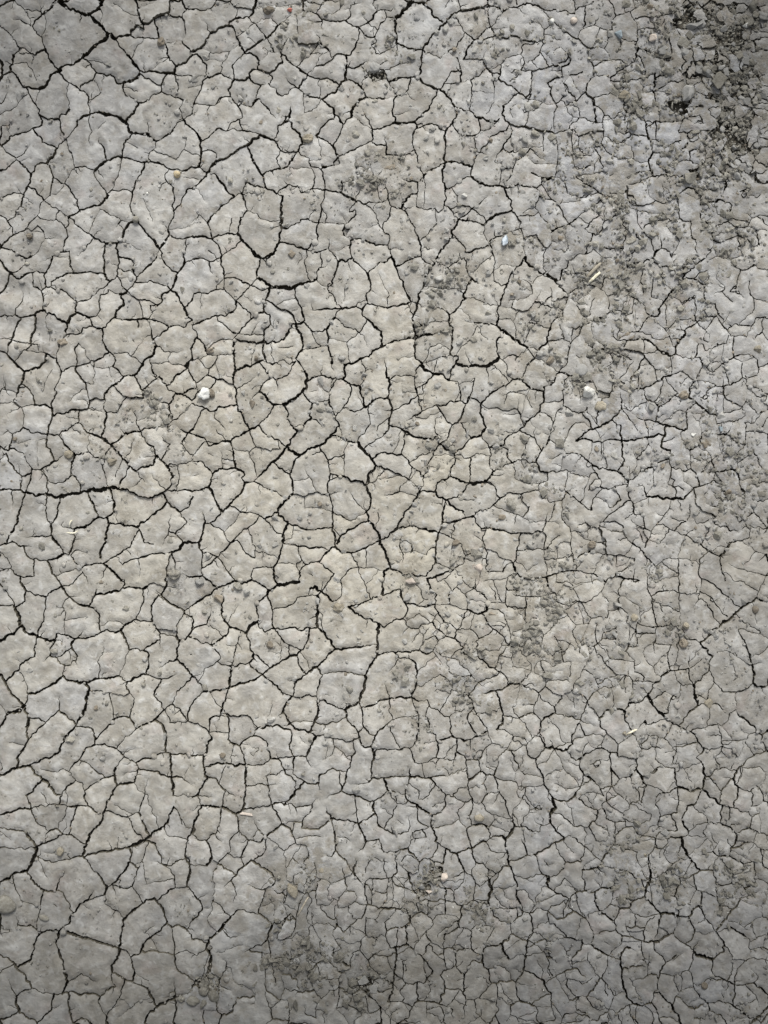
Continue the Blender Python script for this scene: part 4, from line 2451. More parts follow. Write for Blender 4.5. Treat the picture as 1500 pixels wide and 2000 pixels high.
2 37,137 42,140 47,142
4 9,141 10,150 8,160
3 32,146 33,153 38,159
4 38,159 34,166 31,169
3 8,160 13,165 19,169
3 19,169 26,168 31,169
3 9,161 7,168 4,169 0,165
4 7,170 7,174 3,182 0,185
3 26,168 26,182
3 3,183 11,183 17,184 22,187
3 22,187 26,182 35,183 43,185
3 43,185 49,187 54,190 54,197
3 45,175 44,185
2 22,187 23,196
1 33,184 33,197
2 19,196 14,198 10,200
3 44,163 48,170 48,173
3 44,163 50,158 56,155
3 56,155 57,150
3 56,157 63,162
4 63,162 63,170 62,176 65,182
2 63,162 66,156 70,151
2 70,151 77,153
2 48,173 56,173 62,176
2 48,188 53,183 57,178
3 47,142 53,141 56,145 56,150
2 56,145 64,142
2 64,142 68,141 72,144
2 47,142 47,150 49,157
3 68,136 68,143 75,147
4 80,140 77,146 77,153
3 77,153 82,158 83,164 84,169
4 80,140 87,140 92,138
4 92,138 93,144 97,150
3 92,138 97,134 100,130
2 100,130 98,126
2 102,132 111,136
2 112,136 116,131
4 114,114 115,122 117,129
4 117,129 113,134 111,140 111,147
2 111,147 105,146 98,150
4 111,147 110,153 109,158
3 109,158 107,164 105,168
4 109,158 117,162 123,166 127,171 131,177
3 127,168 132,163 138,160 147,158
3 125,144 128,152 129,160 132,163
2 112,146 124,144
2 125,144 128,137 127,130
3 117,129 122,130
2 145,103 140,113 139,119
3 146,104 145,110 148,112 142,117
3 145,103 150,100
3 114,114 120,110
2 120,110 128,112
3 127,112 128,120 131,123
4 134,130 141,132 150,136
2 128,115 135,119 140,118
2 128,112 135,107 143,103
3 138,137 143,144 147,150 148,157
2 147,149 150,146
3 84,169 88,169
2 88,169 89,179 88,183
2 84,169 78,175 74,179
2 88,168 96,168 100,166 103,168
3 103,168 104,176 106,182
3 106,182 99,186
2 99,186 99,193
4 106,184 113,184 119,187
3 119,187 119,195 122,200
2 116,184 122,180 130,177
2 131,177 133,184
1 120,185 131,187
3 141,170 147,176 150,181
1 142,163 142,175
3 139,200 140,195 145,192 150,192
1 105,170 117,171
2 70,183 75,181 82,182 88,183 90,188 87,194
2 64,181 64,190 63,196
2 87,194 83,200
3 89,193 90,200
1 93,178 95,183
2 122,200 134,197 135,188
1 82,158 90,155 97,158 98,163
1 80,140 81,135
''',
(3, 0): '''
2 25,0 29,6 32,12
2 44,0 44,5
3 31,13 37,11 42,10 46,7
2 46,7 52,3
3 42,10 45,15 47,18
2 47,18 46,15 54,14 62,13 66,12
3 47,18 48,25 48,31 46,35
4 46,35 49,38 48,42 46,48
3 49,38 55,39 60,37
3 31,13 28,18 28,24
2 28,24 22,23 17,21
2 18,11 16,16 14,20
2 14,20 9,22 3,24 1,29 5,34
2 5,34 9,38 16,37 22,38
2 25,28 25,34 22,38
2 22,38 26,43 27,47
3 7,42 10,46 14,52
3 14,52 20,49 26,47
2 26,47 34,47 40,50
3 27,47 23,47 15,46
3 46,48 40,52 34,55 27,59
2 14,52 14,60
3 14,60 20,60 26,61
3 26,61 33,64 40,65 46,63
3 9,65 14,60
3 9,65 8,71 4,75 0,79
3 13,77 20,76 27,73 32,71
3 32,71 28,66 27,61
2 32,71 36,69 40,66
4 13,77 15,83 15,90 16,95
3 2,92 8,93 16,96
3 16,96 21,95 22,90
2 22,90 20,85 16,82
3 22,92 28,92 32,94 38,94
3 38,94 39,88
2 30,92 34,88 39,88
2 39,88 37,82 37,78
3 39,88 46,89 51,92 55,97
4 55,97 55,103 57,109
2 57,109 62,109
2 42,86 43,78
1 49,91 52,86 53,82
2 22,96 22,104 21,110 19,114
2 19,114 14,115
3 14,115 18,121 20,128 23,134
3 26,107 30,111 37,111 43,114
2 57,109 60,115 60,119
4 60,119 57,123 57,130 60,136
3 60,119 66,120 71,122 73,124
2 63,112 70,114 79,113
2 57,126 50,127 44,128
1 33,124 45,124
4 62,95 70,96 76,96 83,95
3 83,95 84,89
2 62,95 57,92
3 62,95 59,99
2 63,95 63,104 62,109
2 80,97 80,104 82,110
4 62,59 61,65 60,71 62,78
3 62,78 65,85 66,95
2 60,71 55,72 48,72 47,69
3 62,71 66,69 71,67 72,64
3 48,62 55,60 62,57
3 79,22 80,26 81,30 84,31
3 65,27 72,26 78,23
2 78,22 76,17 75,14
3 84,31 90,28 95,26 103,27
2 82,31 82,38
3 82,39 88,39 93,35 95,34
2 104,17 104,24 107,30 110,36
4 117,4 112,8 109,12 110,16
2 90,16 97,16 103,16
1 89,22 93,17
4 86,63 87,69 89,74
5 89,74 89,80 86,85 87,92
3 86,63 93,60 98,63
2 98,63 101,66 104,62
2 86,63 82,57 86,56
2 89,82 99,84
2 89,74 86,76 85,80 87,84
2 69,81 76,82 84,83
2 102,102 102,110 101,118 101,126
4 101,126 97,130 92,133
4 101,126 108,128 112,133 117,138
4 117,138 117,145 115,152
3 117,138 123,140 128,136 131,133
3 131,133 136,138 140,143
2 140,143 150,143
4 107,120 114,121 116,115 118,110 117,104
2 142,97 142,106 142,114
3 130,121 137,117 142,114 150,115
3 140,134 145,136 150,132
1 129,118 124,125 121,130
2 125,115 129,118
3 96,135 96,140
2 86,133 92,133
3 41,144 47,143 52,141 57,138 64,137 70,135
4 40,145 40,151 42,158
2 42,158 47,160 54,161 60,160
1 56,143 57,150 58,156
2 58,154 63,157 69,159 75,156
2 75,156 73,149 66,144
3 27,151 34,151 40,150
2 27,151 26,145
4 24,153 29,155 33,158 37,161
3 0,139 7,143 14,147 20,152 24,153
2 0,138 7,136 14,135 22,134
2 23,153 16,158 10,163 0,171
3 36,160 33,165 28,170 22,173
3 22,173 21,179 17,184 11,182 6,178
2 13,163 17,167 22,173
1 20,164 26,171
2 36,160 44,162 51,165 58,166
1 58,166 68,167 77,168
3 40,176 40,182 37,191 37,200
3 20,191 27,194 34,194
3 66,185 67,194
4 67,194 62,197 62,200
4 67,194 71,195 74,200
3 76,152 82,150 88,146 94,150 98,153
4 99,162 105,158 112,157 117,158
3 117,158 122,160
3 122,160 118,168 120,173 126,178
3 126,178 127,183 133,187 138,189
3 106,178 113,175 119,173
2 118,169 110,168 108,161
3 95,165 97,170 103,175
3 106,178 107,185 107,192 109,200
2 107,187 113,190 119,187 127,184
2 126,178 134,177 138,174
2 130,166 137,170 143,169 150,169
2 130,155 135,153 142,155
2 98,153 97,160
1 137,194 145,190
3 124,44 130,40 136,36
3 101,96 92,97
2 73,137 66,136
''',
(3, 1): '''
3 0,10 4,12 10,11 16,8 20,5
3 41,8 46,5 53,5
2 53,5 52,14 51,20 48,24
3 56,2 62,5 68,8 75,8 84,8
4 84,8 89,5 94,1 97,0
4 84,8 84,14 84,18
4 84,18 80,24 74,29 70,35 65,41
3 84,18 91,17 96,19 100,22
2 68,8 67,15 70,22
1 70,22 76,25
2 74,0 76,5 78,8
3 110,0 117,2 126,1 131,0
4 121,6 125,10 130,12 135,11 139,7
3 139,7 144,10 150,11
3 128,12 126,18 123,24 120,28
2 102,10 103,17 100,23 100,29
3 53,3 56,2
1 111,6 111,12 109,18 117,19
3 120,28 127,29 131,33
2 107,30 115,27 116,24
2 100,30 102,35 109,38 114,39
2 90,30 94,34 94,40 93,46
3 93,46 96,49
4 65,41 65,46 60,47 56,45
2 65,34 70,33
3 56,45 54,39 50,35 47,34
3 38,22 42,28 46,33
2 11,23 18,25 22,28 25,31
2 25,31 32,28 35,25
2 25,31 26,37 27,43
3 27,43 33,43 40,44
2 22,43 27,43
2 41,29 38,36 36,43
4 0,56 8,53 14,50 20,48
2 20,48 27,43
3 22,22 22,17 27,18 36,20
2 0,25 6,24 11,22
3 86,58 91,54 96,50 101,48 110,47
4 78,76 79,70 82,65 86,62 85,58
3 110,47 111,43
3 110,47 114,53 118,58
2 118,58 120,63 126,62 130,62
2 118,58 120,53
3 124,53 130,54 137,55
3 137,55 141,48 150,49
1 132,67 134,60 137,55
2 118,62 118,68 111,69
2 95,52 100,57 104,60 104,67
2 85,58 81,57
5 53,64 56,65 60,68 64,71 67,75 74,78
4 74,78 78,76
3 78,77 84,79 91,80 97,79
4 97,79 99,85
3 94,67 99,70 102,73
2 102,74 108,71
4 40,66 46,65 53,65
3 53,65 53,60
3 36,72 40,66
2 36,72 44,73 52,73
2 53,76 60,75 64,73
3 53,65 53,76 54,79
4 54,79 50,86 46,91 41,98
2 54,79 60,85 63,90 64,97
2 63,88 67,89 70,86
3 13,73 20,73 27,76
1 27,76 33,72
2 13,73 8,77
3 0,57 3,56
3 6,65 10,68 13,72
2 13,54 13,63 13,72
2 28,54 29,62 33,66 39,65
2 8,79 16,84 23,87
2 23,87 31,82 28,78
2 31,82 32,88
2 75,78 75,86 75,93
4 46,104 53,103 59,100 66,97 75,93
4 46,104 43,99 44,94
3 53,103 54,108 56,112
3 79,107 74,112 69,116 65,120 63,126
3 56,112 60,114 67,117
2 56,112 55,118 57,122
2 75,93 80,90 84,91 88,94 92,97
3 100,86 97,92 93,97
4 93,97 90,102 87,106
2 93,97 99,97 105,99 109,102
2 99,85 103,88 107,90
3 107,91 111,87 116,83
3 116,83 122,80 128,77
2 128,77 136,77 142,81
3 142,81 143,87 142,93
2 128,77 122,81
2 114,83 113,79
2 143,87 150,84
2 129,92 136,95 142,93
2 133,92 133,101 133,112
3 114,102 120,101 126,99 130,95
3 115,95 115,102 115,108
2 107,108 111,108 115,108
2 115,108 118,112 122,115 128,115
3 112,125 117,122 124,121 130,117 133,113
4 88,110 94,114 99,119 104,124 109,124
3 109,124 112,126
2 109,124 110,117
2 134,101 141,102 147,106 150,108
3 133,113 137,119 143,123
2 143,123 146,117
2 72,99 76,103 80,107
4 78,107 80,107
3 35,106 35,113 36,119
4 36,119 32,124 28,128
4 28,128 22,131 15,134 9,137 2,143
3 28,128 32,131 35,132
4 35,132 35,139 36,145
4 36,145 36,152 38,160
4 38,160 35,165 33,168
4 0,144 7,143 13,145 20,145
3 20,145 28,143 35,142
4 36,144 44,143 52,142 60,141 68,140
4 70,133 69,140 67,149
3 55,128 57,136 58,141
1 56,143 60,151
2 43,121 49,126 54,128
4 54,128 61,129 66,130 71,132
4 71,132 77,134 84,136 91,137
2 43,121 48,117 51,113
2 37,119 41,121
3 96,137 99,141 101,143
2 98,136 96,130 100,123
1 87,120 87,128 87,135
1 80,117 87,122 98,123
1 81,120 75,123 72,126 68,128
4 107,139 113,140 118,139
3 118,139 123,144 130,147 136,150
2 118,139 121,134
2 131,130 137,131 147,121
3 132,130 133,137
3 133,137 141,137 150,139
2 133,137 133,147 127,153
1 127,153 127,166
4 67,149 74,151
4 86,151 92,150 97,147 98,141
3 74,152 73,159
3 73,159 68,160 64,162 61,165
4 61,165 55,167 51,168
2 51,168 47,173 42,175
4 33,168 38,173 41,175
4 41,175 40,182 42,190 45,195 47,200
4 12,162 20,166 26,167 33,168
3 0,154 6,157 12,162
2 12,162 15,169 19,174 19,180
3 19,182 26,183 32,179 38,178
1 34,164 42,164 44,167
1 42,164 42,175
1 13,145 12,152 11,158
1 45,150 48,160
2 72,160 75,165
3 75,165 80,166 86,168 90,166
3 90,166 94,170 95,175
2 89,152 90,159 90,166
2 97,151 104,154 107,159 108,168
3 108,159 103,164 97,167
4 109,169 115,168 121,167 126,168
4 126,168 128,175
2 128,175 137,174
2 128,175 129,182 131,186
3 109,169 108,175 112,180
3 92,181 99,179 107,176
4 92,181 88,186 84,190
5 84,190 77,190 70,189 63,188
4 63,188 56,188 54,184
2 75,165 74,172 72,178 77,181 78,188
2 92,181 93,188 94,195 98,198
2 84,168 84,176 92,181
1 108,170 115,178 116,186 122,187
2 106,183 112,188 114,190
2 114,190 113,197 116,200
2 114,188 124,187 132,186
1 132,186 132,194 130,200
3 74,191 73,197 72,200
2 80,191 83,200
1 57,188 57,196
2 54,184 52,178
1 46,193 57,188
2 10,200 12,198 14,189 20,185
3 0,190 5,193 10,198
1 19,180 10,183
2 110,168 98,169
2 9,114 10,122 16,128
3 0,122 6,122 9,118
2 0,130 7,131 13,134
1 16,136 20,143
2 79,57 84,59
2 64,52 70,57 74,64 80,64
2 65,59 69,60
1 142,124 150,120
2 130,100 130,95
1 62,163 62,170
1 52,80 62,82
''',
(3, 2): '''
3 45,0 43,6
3 53,0 53,6 54,13
3 54,13 59,15
2 46,2 53,2
3 71,0 67,6 63,10
2 59,15 63,10
3 59,15 58,20 55,24 54,28
3 32,17 38,19 44,24 50,28 54,33 58,38
2 48,20 44,24 42,31
2 20,8 26,7 33,8 37,11 37,18
1 44,11 50,12 54,14
2 54,28 52,29
1 57,22 66,24 76,25
2 63,10 70,11 77,15 86,18
2 86,18 92,14
3 86,18 92,22 98,26 105,31 113,35
2 104,2 104,9 103,16 100,23 98,26
2 91,3 95,9 101,9 104,6
2 92,12 92,14
4 113,35 117,30 121,24
3 121,24 129,23 136,20
2 136,20 137,15 135,10
2 133,10 140,12 150,13
1 131,25 138,28 143,31 150,33
1 106,28 112,26 118,28
2 86,18 83,25 82,31 80,36
3 80,36 80,44 81,54 81,63
2 64,39 70,36 77,35
1 81,34 89,37 96,41
2 105,32 100,34 97,39 97,47 98,56 97,62
3 113,35 113,41 115,46 117,54
2 117,54 119,58
2 119,40 126,43 134,46 142,48 149,50
2 149,50 147,56 144,58 142,67
4 142,67 137,70 132,74 127,78
5 127,78 121,83 114,88
4 114,88 106,93 104,98 98,102
4 142,67 146,69 150,68
3 97,62 105,65 109,71 114,77 119,82
2 119,82 119,84
2 97,62 95,69 92,75
1 81,65 88,64 92,62
3 60,66 66,62 72,61 80,63
2 58,38 58,45 57,52
2 58,41 64,43
2 20,16 23,23 24,30
1 6,32 13,31 20,32
2 17,38 22,33 29,33 38,34
2 38,34 42,30
1 39,34 46,36
2 32,34 32,43
3 0,46 7,47 14,48
2 12,40 17,42 15,48
3 14,48 19,52 24,55
3 24,55 27,51 34,50
4 34,50 39,52 45,52 51,54
2 45,52 46,44
3 24,55 20,62
3 20,62 14,67 8,71 0,69
2 20,62 21,66 26,70
2 26,70 25,80 24,84
2 38,53 34,59 34,68 33,75
2 4,72 9,80 12,83
2 12,83 19,82 24,83
1 26,77 33,77 36,82
1 35,65 44,70 52,75
1 46,83 52,79 58,75
3 56,56 57,62 59,66
3 59,66 60,75 62,83 63,86
3 48,86 54,89 61,90
3 61,90 66,89 72,89 79,88
3 79,88 84,93 89,99 97,102
2 66,89 67,85
3 48,87 47,94 55,95 62,94
3 63,90 62,97 61,105 62,111
2 81,63 81,72 82,80 83,88
4 97,102 102,108 107,113
2 107,113 110,117
2 63,102 69,104 73,106
3 75,104 72,109 72,116 74,124
3 74,124 80,124 87,122
3 88,122 89,129 92,135
2 89,112 88,122
4 74,125 68,128 65,132 62,133
4 62,133 60,137 56,143
3 54,132 62,133
3 44,132 50,133 53,132
3 53,132 50,126 46,125
2 46,125 45,117 50,114
1 41,111 46,116
3 92,134 98,130 104,124
2 104,124 104,117 106,114
2 105,125 108,130 107,135 104,139 103,147
5 92,135 93,142 95,149 95,151
2 92,136 84,136 80,133 77,129
1 81,136 80,145 79,155 79,159
1 70,140 80,146 84,145
4 95,151 90,156 85,162 80,167
5 55,145 60,150 66,157 70,161
4 70,161 75,164 80,167
4 56,143 51,148 44,149
4 44,149 41,148
3 44,132 44,140 41,145
4 41,149 39,156 38,157
4 18,161 23,156 30,154 35,155 38,157
4 38,157 39,163 43,169
2 43,170 47,177 51,184
3 80,167 84,170 91,173 93,174
3 93,174 95,180 100,184
3 100,184 100,188 94,192
2 100,184 106,188
2 103,175 110,174 113,175
3 109,164 112,166 113,174 115,182 114,187
3 114,187 109,193
2 114,187 120,193
2 114,179 123,179 133,180
3 95,151 103,150 111,150
3 111,150 117,157
2 103,147 103,150
3 107,132 112,137 117,141 120,142
4 121,141 128,141 135,138 139,134
4 139,134 140,126 138,117 136,111
3 136,111 132,103 130,98
2 130,98 127,92
2 139,119 145,118
4 139,134 144,137 150,136
3 126,143 125,150 127,158
4 127,158 133,162 138,167 143,173 146,175
3 146,175 150,171
2 142,172 136,174 134,178
3 146,175 147,182 150,187
2 150,187 140,191 133,195 128,200
2 134,182 140,191
2 53,164 57,167 61,164 68,161
2 49,170 53,164
2 60,167 61,164
2 75,166 72,173 69,177
2 52,175 60,174 69,177
2 64,178 62,184 62,193
2 52,185 62,184
2 69,178 75,183 79,188
2 78,178 79,188 76,191
3 76,191 76,197 85,195
3 51,185 47,191 47,200
2 62,193 67,198 76,197
3 27,193 27,200
3 21,184 26,188 32,188
3 32,188 33,191 40,191 46,193
2 33,188 33,181 39,178 42,174
2 24,173 29,177 33,181
4 0,194 4,193 8,189 14,187 20,184
3 4,194 4,200
3 20,184 21,177 24,173
3 24,173 20,167 18,161
3 0,140 5,143 9,147
3 9,147 9,150 14,154 18,161
2 9,150 6,156 2,165
2 0,162 7,164 14,167
1 8,177 12,183 20,184
2 18,138 13,147
2 18,138 25,137 32,135 38,130
2 5,123 11,126 15,128 16,134 18,138
2 0,131 4,127 5,123
1 27,136 29,144 28,153
2 32,125 38,127 42,128 44,131
3 14,105 20,102
2 14,105 15,110 19,112 22,118 27,123 32,127
1 22,118 26,114
2 4,104 13,106
2 9,107 10,115 5,122
2 18,102 21,96 23,90
1 12,84 9,90 4,99 4,104
1 0,88 10,87
2 37,111 41,106 48,104 51,99
1 29,104 35,105 38,108
1 44,98 49,103
2 0,15 7,16 9,9
2 9,14 13,12 18,12 19,8
3 125,3 128,8
2 94,192 99,196 104,198
3 109,193 112,197
3 96,196 99,200
2 116,198 122,200
2 143,39 148,37
''',
(3, 3): '''
4 3,0 6,5 10,7 15,11
3 6,5 4,14 0,19
3 15,11 19,17 22,21
2 20,16 28,14
4 27,0 30,4 34,9
4 34,9 31,13 28,14
3 28,14 24,20 24,26
3 28,3 28,14
3 34,9 43,7 47,1
4 47,1 50,5 54,11 58,16
3 52,6 58,3 65,0
2 43,9 46,15 49,20 49,25 54,31
2 47,17 55,14
2 31,13 32,20 38,24 42,29
2 42,29 49,26
2 42,29 41,33 36,35
3 0,24 6,28 13,31 17,33
3 17,33 21,32 21,28 24,26
2 2,24 8,20 15,18 22,22
4 17,33 16,40 10,46
3 0,46 10,46
3 21,32 24,36 24,40
3 24,40 30,43 37,42
2 22,28 29,32 36,36
2 26,27 32,22
3 36,35 39,40 39,46
3 39,46 35,49 31,53
3 39,46 44,46 48,51 52,53
2 52,53 56,51 58,46
2 55,52 61,54 62,56
3 31,46 31,53 31,60
4 31,60 27,63 23,70 17,78
3 31,60 36,62 43,66
2 52,53 48,57 43,60
3 62,56 61,64 57,68
3 57,68 57,74 58,84
2 62,62 68,63 73,68
2 69,62 72,58
3 9,47 14,52 16,57
2 16,57 24,57
3 0,55 5,60 9,63
1 9,63 14,68 20,73
2 5,65 6,70 4,74
4 5,80 12,80 17,78
3 5,80 5,86 7,92 7,96
2 17,78 21,82 24,85
1 17,78 25,77 32,80
3 0,98 7,96
3 7,96 12,98 15,97
3 15,97 21,94 27,94
2 15,88 20,94
2 27,94 29,90 32,89
4 15,97 15,104 18,111
4 18,111 24,116 30,120
3 30,120 33,113 35,110
3 27,94 29,102 27,107 22,111 18,113
2 27,107 35,110
4 35,110 42,110 43,106
3 43,106 48,103 54,101
5 54,101 55,94 58,88
4 58,84 58,88
2 54,97 50,91
3 33,80 40,80 45,83 46,86
3 46,86 53,88 58,86
2 48,64 48,70 47,78
4 54,101 58,105 62,108 66,114
5 66,114 73,114 80,116
4 80,116 88,116 92,110
3 92,110 96,108
3 81,116 79,123 76,129
2 76,129 80,134 86,138
4 66,114 65,123 63,130 61,136
3 30,120 32,126 36,131
3 36,131 43,132 50,135
4 53,136 60,136 68,136
2 43,111 46,115 54,117 64,116
2 55,118 62,118
2 54,136 53,128 56,120
2 39,119 40,127 45,129 53,127
2 43,131 40,128
3 61,136 62,143 67,148 70,152
3 36,131 35,138 30,143 25,147
4 25,147 18,142 12,139
3 4,132 6,138 12,138
3 0,146 5,142 6,138
3 12,138 14,131
1 14,130 21,130
2 9,117 13,125
3 0,113 5,116 8,118
2 8,118 10,114 18,112
2 3,100 2,108 6,116
3 25,147 25,155 22,165
2 25,150 35,150
4 35,150 36,145 39,142 43,141
1 43,141 48,144
4 35,150 36,160 37,170 40,180
4 40,180 45,184 52,186 59,183
3 59,183 61,180 60,177 64,173
3 64,173 63,168 66,160 70,152
2 67,161 75,162 82,161
2 70,152 80,149
1 60,149 52,150 47,152
1 75,147 84,144
3 92,144 90,152 88,158
2 88,158 83,159 82,162
2 81,162 83,170 84,174
2 88,158 91,163 92,171
3 92,171 95,177 98,180
3 86,138 91,141 92,144
5 92,144 98,147 107,150
3 107,150 109,146
3 92,144 96,135
3 86,138 91,133 93,127
2 93,127 96,124
3 88,116 89,121 93,126
3 96,108 100,115 105,122 110,128
3 110,128 115,125 120,124
4 120,124 124,127 129,131
3 110,128 113,133 116,138
3 116,138 115,143 110,147
2 116,138 120,143 122,149
3 107,150 106,158 107,162
4 107,162 115,165 123,169
3 123,169 130,170 136,168
4 138,167 145,173 150,177
3 127,170 125,178 123,185
3 126,157 124,165 124,169
2 126,157 130,153
2 122,155 126,157
2 130,153 138,148 150,150
2 136,156 141,161 142,165 138,168
1 106,162 103,170
2 133,171 140,177 143,186
3 98,180 104,184
3 104,184 112,183 119,184 123,186
4 123,186 130,191 136,196
3 104,184 105,189 101,197
2 104,189 110,192 111,197
4 75,185 70,181 64,175 61,177
4 75,185 76,189 80,193 82,200
3 75,184 78,179 82,175
2 82,174 90,174
2 82,182 88,187 93,189 92,197
3 62,181 63,188 65,195 67,200
2 67,195 74,195 80,197
1 93,189 101,186
2 15,153 15,160 20,165
3 18,164 15,170 12,176 8,179
3 20,164 25,171 30,178
3 8,179 12,185 17,189
2 0,179 8,179
3 30,178 28,184 26,189
3 17,189 22,188 26,189
2 26,189 32,192 36,200
2 24,190 25,200
2 33,191 40,186 45,184
3 30,178 38,175
3 0,155 4,160 8,164
3 0,187 3,190 9,194
2 0,196 9,194
4 77,0 78,8 80,14
4 80,15 90,18 99,17
4 100,0 101,8 100,17
3 101,7 106,7 109,2 115,0
4 100,20 106,23 111,27 115,29
4 128,0 125,5 123,9
4 123,9 127,15 126,23 123,31
3 115,29 122,31
3 127,15 134,19 139,16
2 139,16 141,14
2 138,20 139,28 137,30
2 123,31 130,35 135,34
2 137,30 143,29 147,26
4 144,14 146,20 147,26
3 147,26 150,27
2 135,34 138,40 136,47
3 136,47 143,50 150,53
2 136,47 129,49 126,52
1 115,8 122,8
1 142,48 140,57
4 80,16 74,18 68,20 63,23
2 58,22 63,22
3 63,23 62,28 65,33 66,38
4 66,38 64,45 68,47
2 64,43 58,46
3 66,36 72,37 79,35 82,37
2 79,18 80,26 79,35
4 99,17 96,22 93,28 87,30
4 87,30 84,37 84,42 88,50
3 88,49 92,46 97,43 107,43 113,43
4 115,29 114,43
4 113,43 120,46 125,51 126,57 121,63
4 74,54 79,55 83,54
3 83,54 88,53 88,50
5 83,56 84,63 87,68
4 87,68 91,73 95,78 97,80
3 97,80 107,80
2 102,54 107,60 107,64 103,68 95,68
2 107,62 113,57
3 107,65 112,69 119,70
3 121,63 120,69
3 121,63 128,62 134,60
2 130,57 138,58 144,63
3 144,63 145,70 146,78 150,79
2 144,65 150,64
3 120,69 127,72 131,75
3 107,80 107,76 109,71 112,70
3 107,80 107,86
2 131,75 130,80 124,84
2 120,76 123,84 121,90
3 121,90 115,92 109,93
3 109,90 110,98 112,107 111,115
3 98,95 103,98 109,101
4 98,96 97,104 98,108
3 98,96 94,95
3 94,95 93,88 92,84
2 121,90 129,91 133,95 136,99
2 131,74 139,74 140,82 140,90
2 92,110 96,107 98,108
2 98,108 100,115
2 111,108 118,107 120,109
2 120,112 126,106 128,101 136,99
3 122,110 119,117
3 142,96 136,99
2 57,77 57,68
3 57,77 59,86
3 59,86 63,86
3 63,86 69,82 74,79 79,73
2 79,73 86,72
2 66,87 68,85
2 76,82 80,86 83,91
2 84,86 91,84 95,80
2 66,92 68,95 71,99 77,101 84,104
1 62,108 68,103 69,99
2 81,105 82,114
2 65,136 73,130 76,129
3 132,131 136,135 134,139 136,142
3 136,142 145,140 150,142
2 136,135 142,132 150,130
3 146,140 147,134 150,131
3 144,197 145,192 150,186
3 136,196 144,197
1 54,186 60,190 60,200
''',
}
# ---------------------------------------------------------------- crack network
# units: photo pixels (1500 x 2000), y down; each tile is 375 x 500 px in steps of 2.5 px
RNG = np.random.default_rng(7)
CLASSW = {1: 1.4, 2: 2.1, 3: 2.9, 4: 3.95, 5: 5.3, 6: 7.1}

def parse_tiles():
    out = []
    for (tx, ty), txt in TILES.items():
        for ln in txt.strip().split('\n'):
            f = ln.split()
            pts = np.array([[float(v) for v in p.split(',')] for p in f[1:]])
            pts = pts * 2.5 + np.array([tx * 375.0, ty * 500.0])
            if len(pts) >= 2:
                mx, my = pts.mean(0)                              # finer cracks towards the right and the lower right
                thin = 1 - {1: .15, 2: .2, 3: .22, 4: .12}.get(int(f[0]), 0) * min(1, max(0, (mx - 720) / 380))
                out.append([CLASSW[int(f[0])] * thin, pts, [False, False]])
    return out

def snap_ends(lines, R=9.0):
    A, B, own = [], [], []
    for i, (w, p, _) in enumerate(lines):
        A.append(p[:-1]); B.append(p[1:]); own += [i] * (len(p) - 1)
    A = np.concatenate(A); B = np.concatenate(B); own = np.array(own)
    ends = np.array([[l[1][0], l[1][-1]] for l in lines])           # n,2,2
    D = B - A; L2 = (D ** 2).sum(1) + 1e-9
    for i, l in enumerate(lines):
        for k in (0, 1):
            q = l[1][0 if k == 0 else -1]
            if q[0] < 4 or q[1] < 4 or q[0] > 1496 or q[1] > 1996:
                l[2][k] = True; continue
            d = np.hypot(*(ends - q).transpose(2, 0, 1)); d[i] = 1e9
            j = np.unravel_index(np.argmin(d), d.shape)
            if d[j] < R * 0.75:
                new = ends[j]
                l[2][k] = True
            else:
                t = np.clip(((q - A) * D).sum(1) / L2, 0, 1)
                P = A + D * t[:, None]
                dd = np.hypot(*(P - q).T); dd[own == i] = 1e9
                m = np.argmin(dd)
                if dd[m] < R:
                    new = P[m]; l[2][k] = True
                else:
                    continue
            l[1][0 if k == 0 else -1] = new
            ends[i, k] = new
    return lines

def sm_noise(n, step, rng):
    m = max(2, int(n / step) + 3)
    k = rng.normal(size=m)
    x = np.linspace(0, m - 1.001, n)
    i = x.astype(int); f = x - i; f = f * f * (3 - 2 * f)
    return k[i] * (1 - f) + k[i + 1] * f

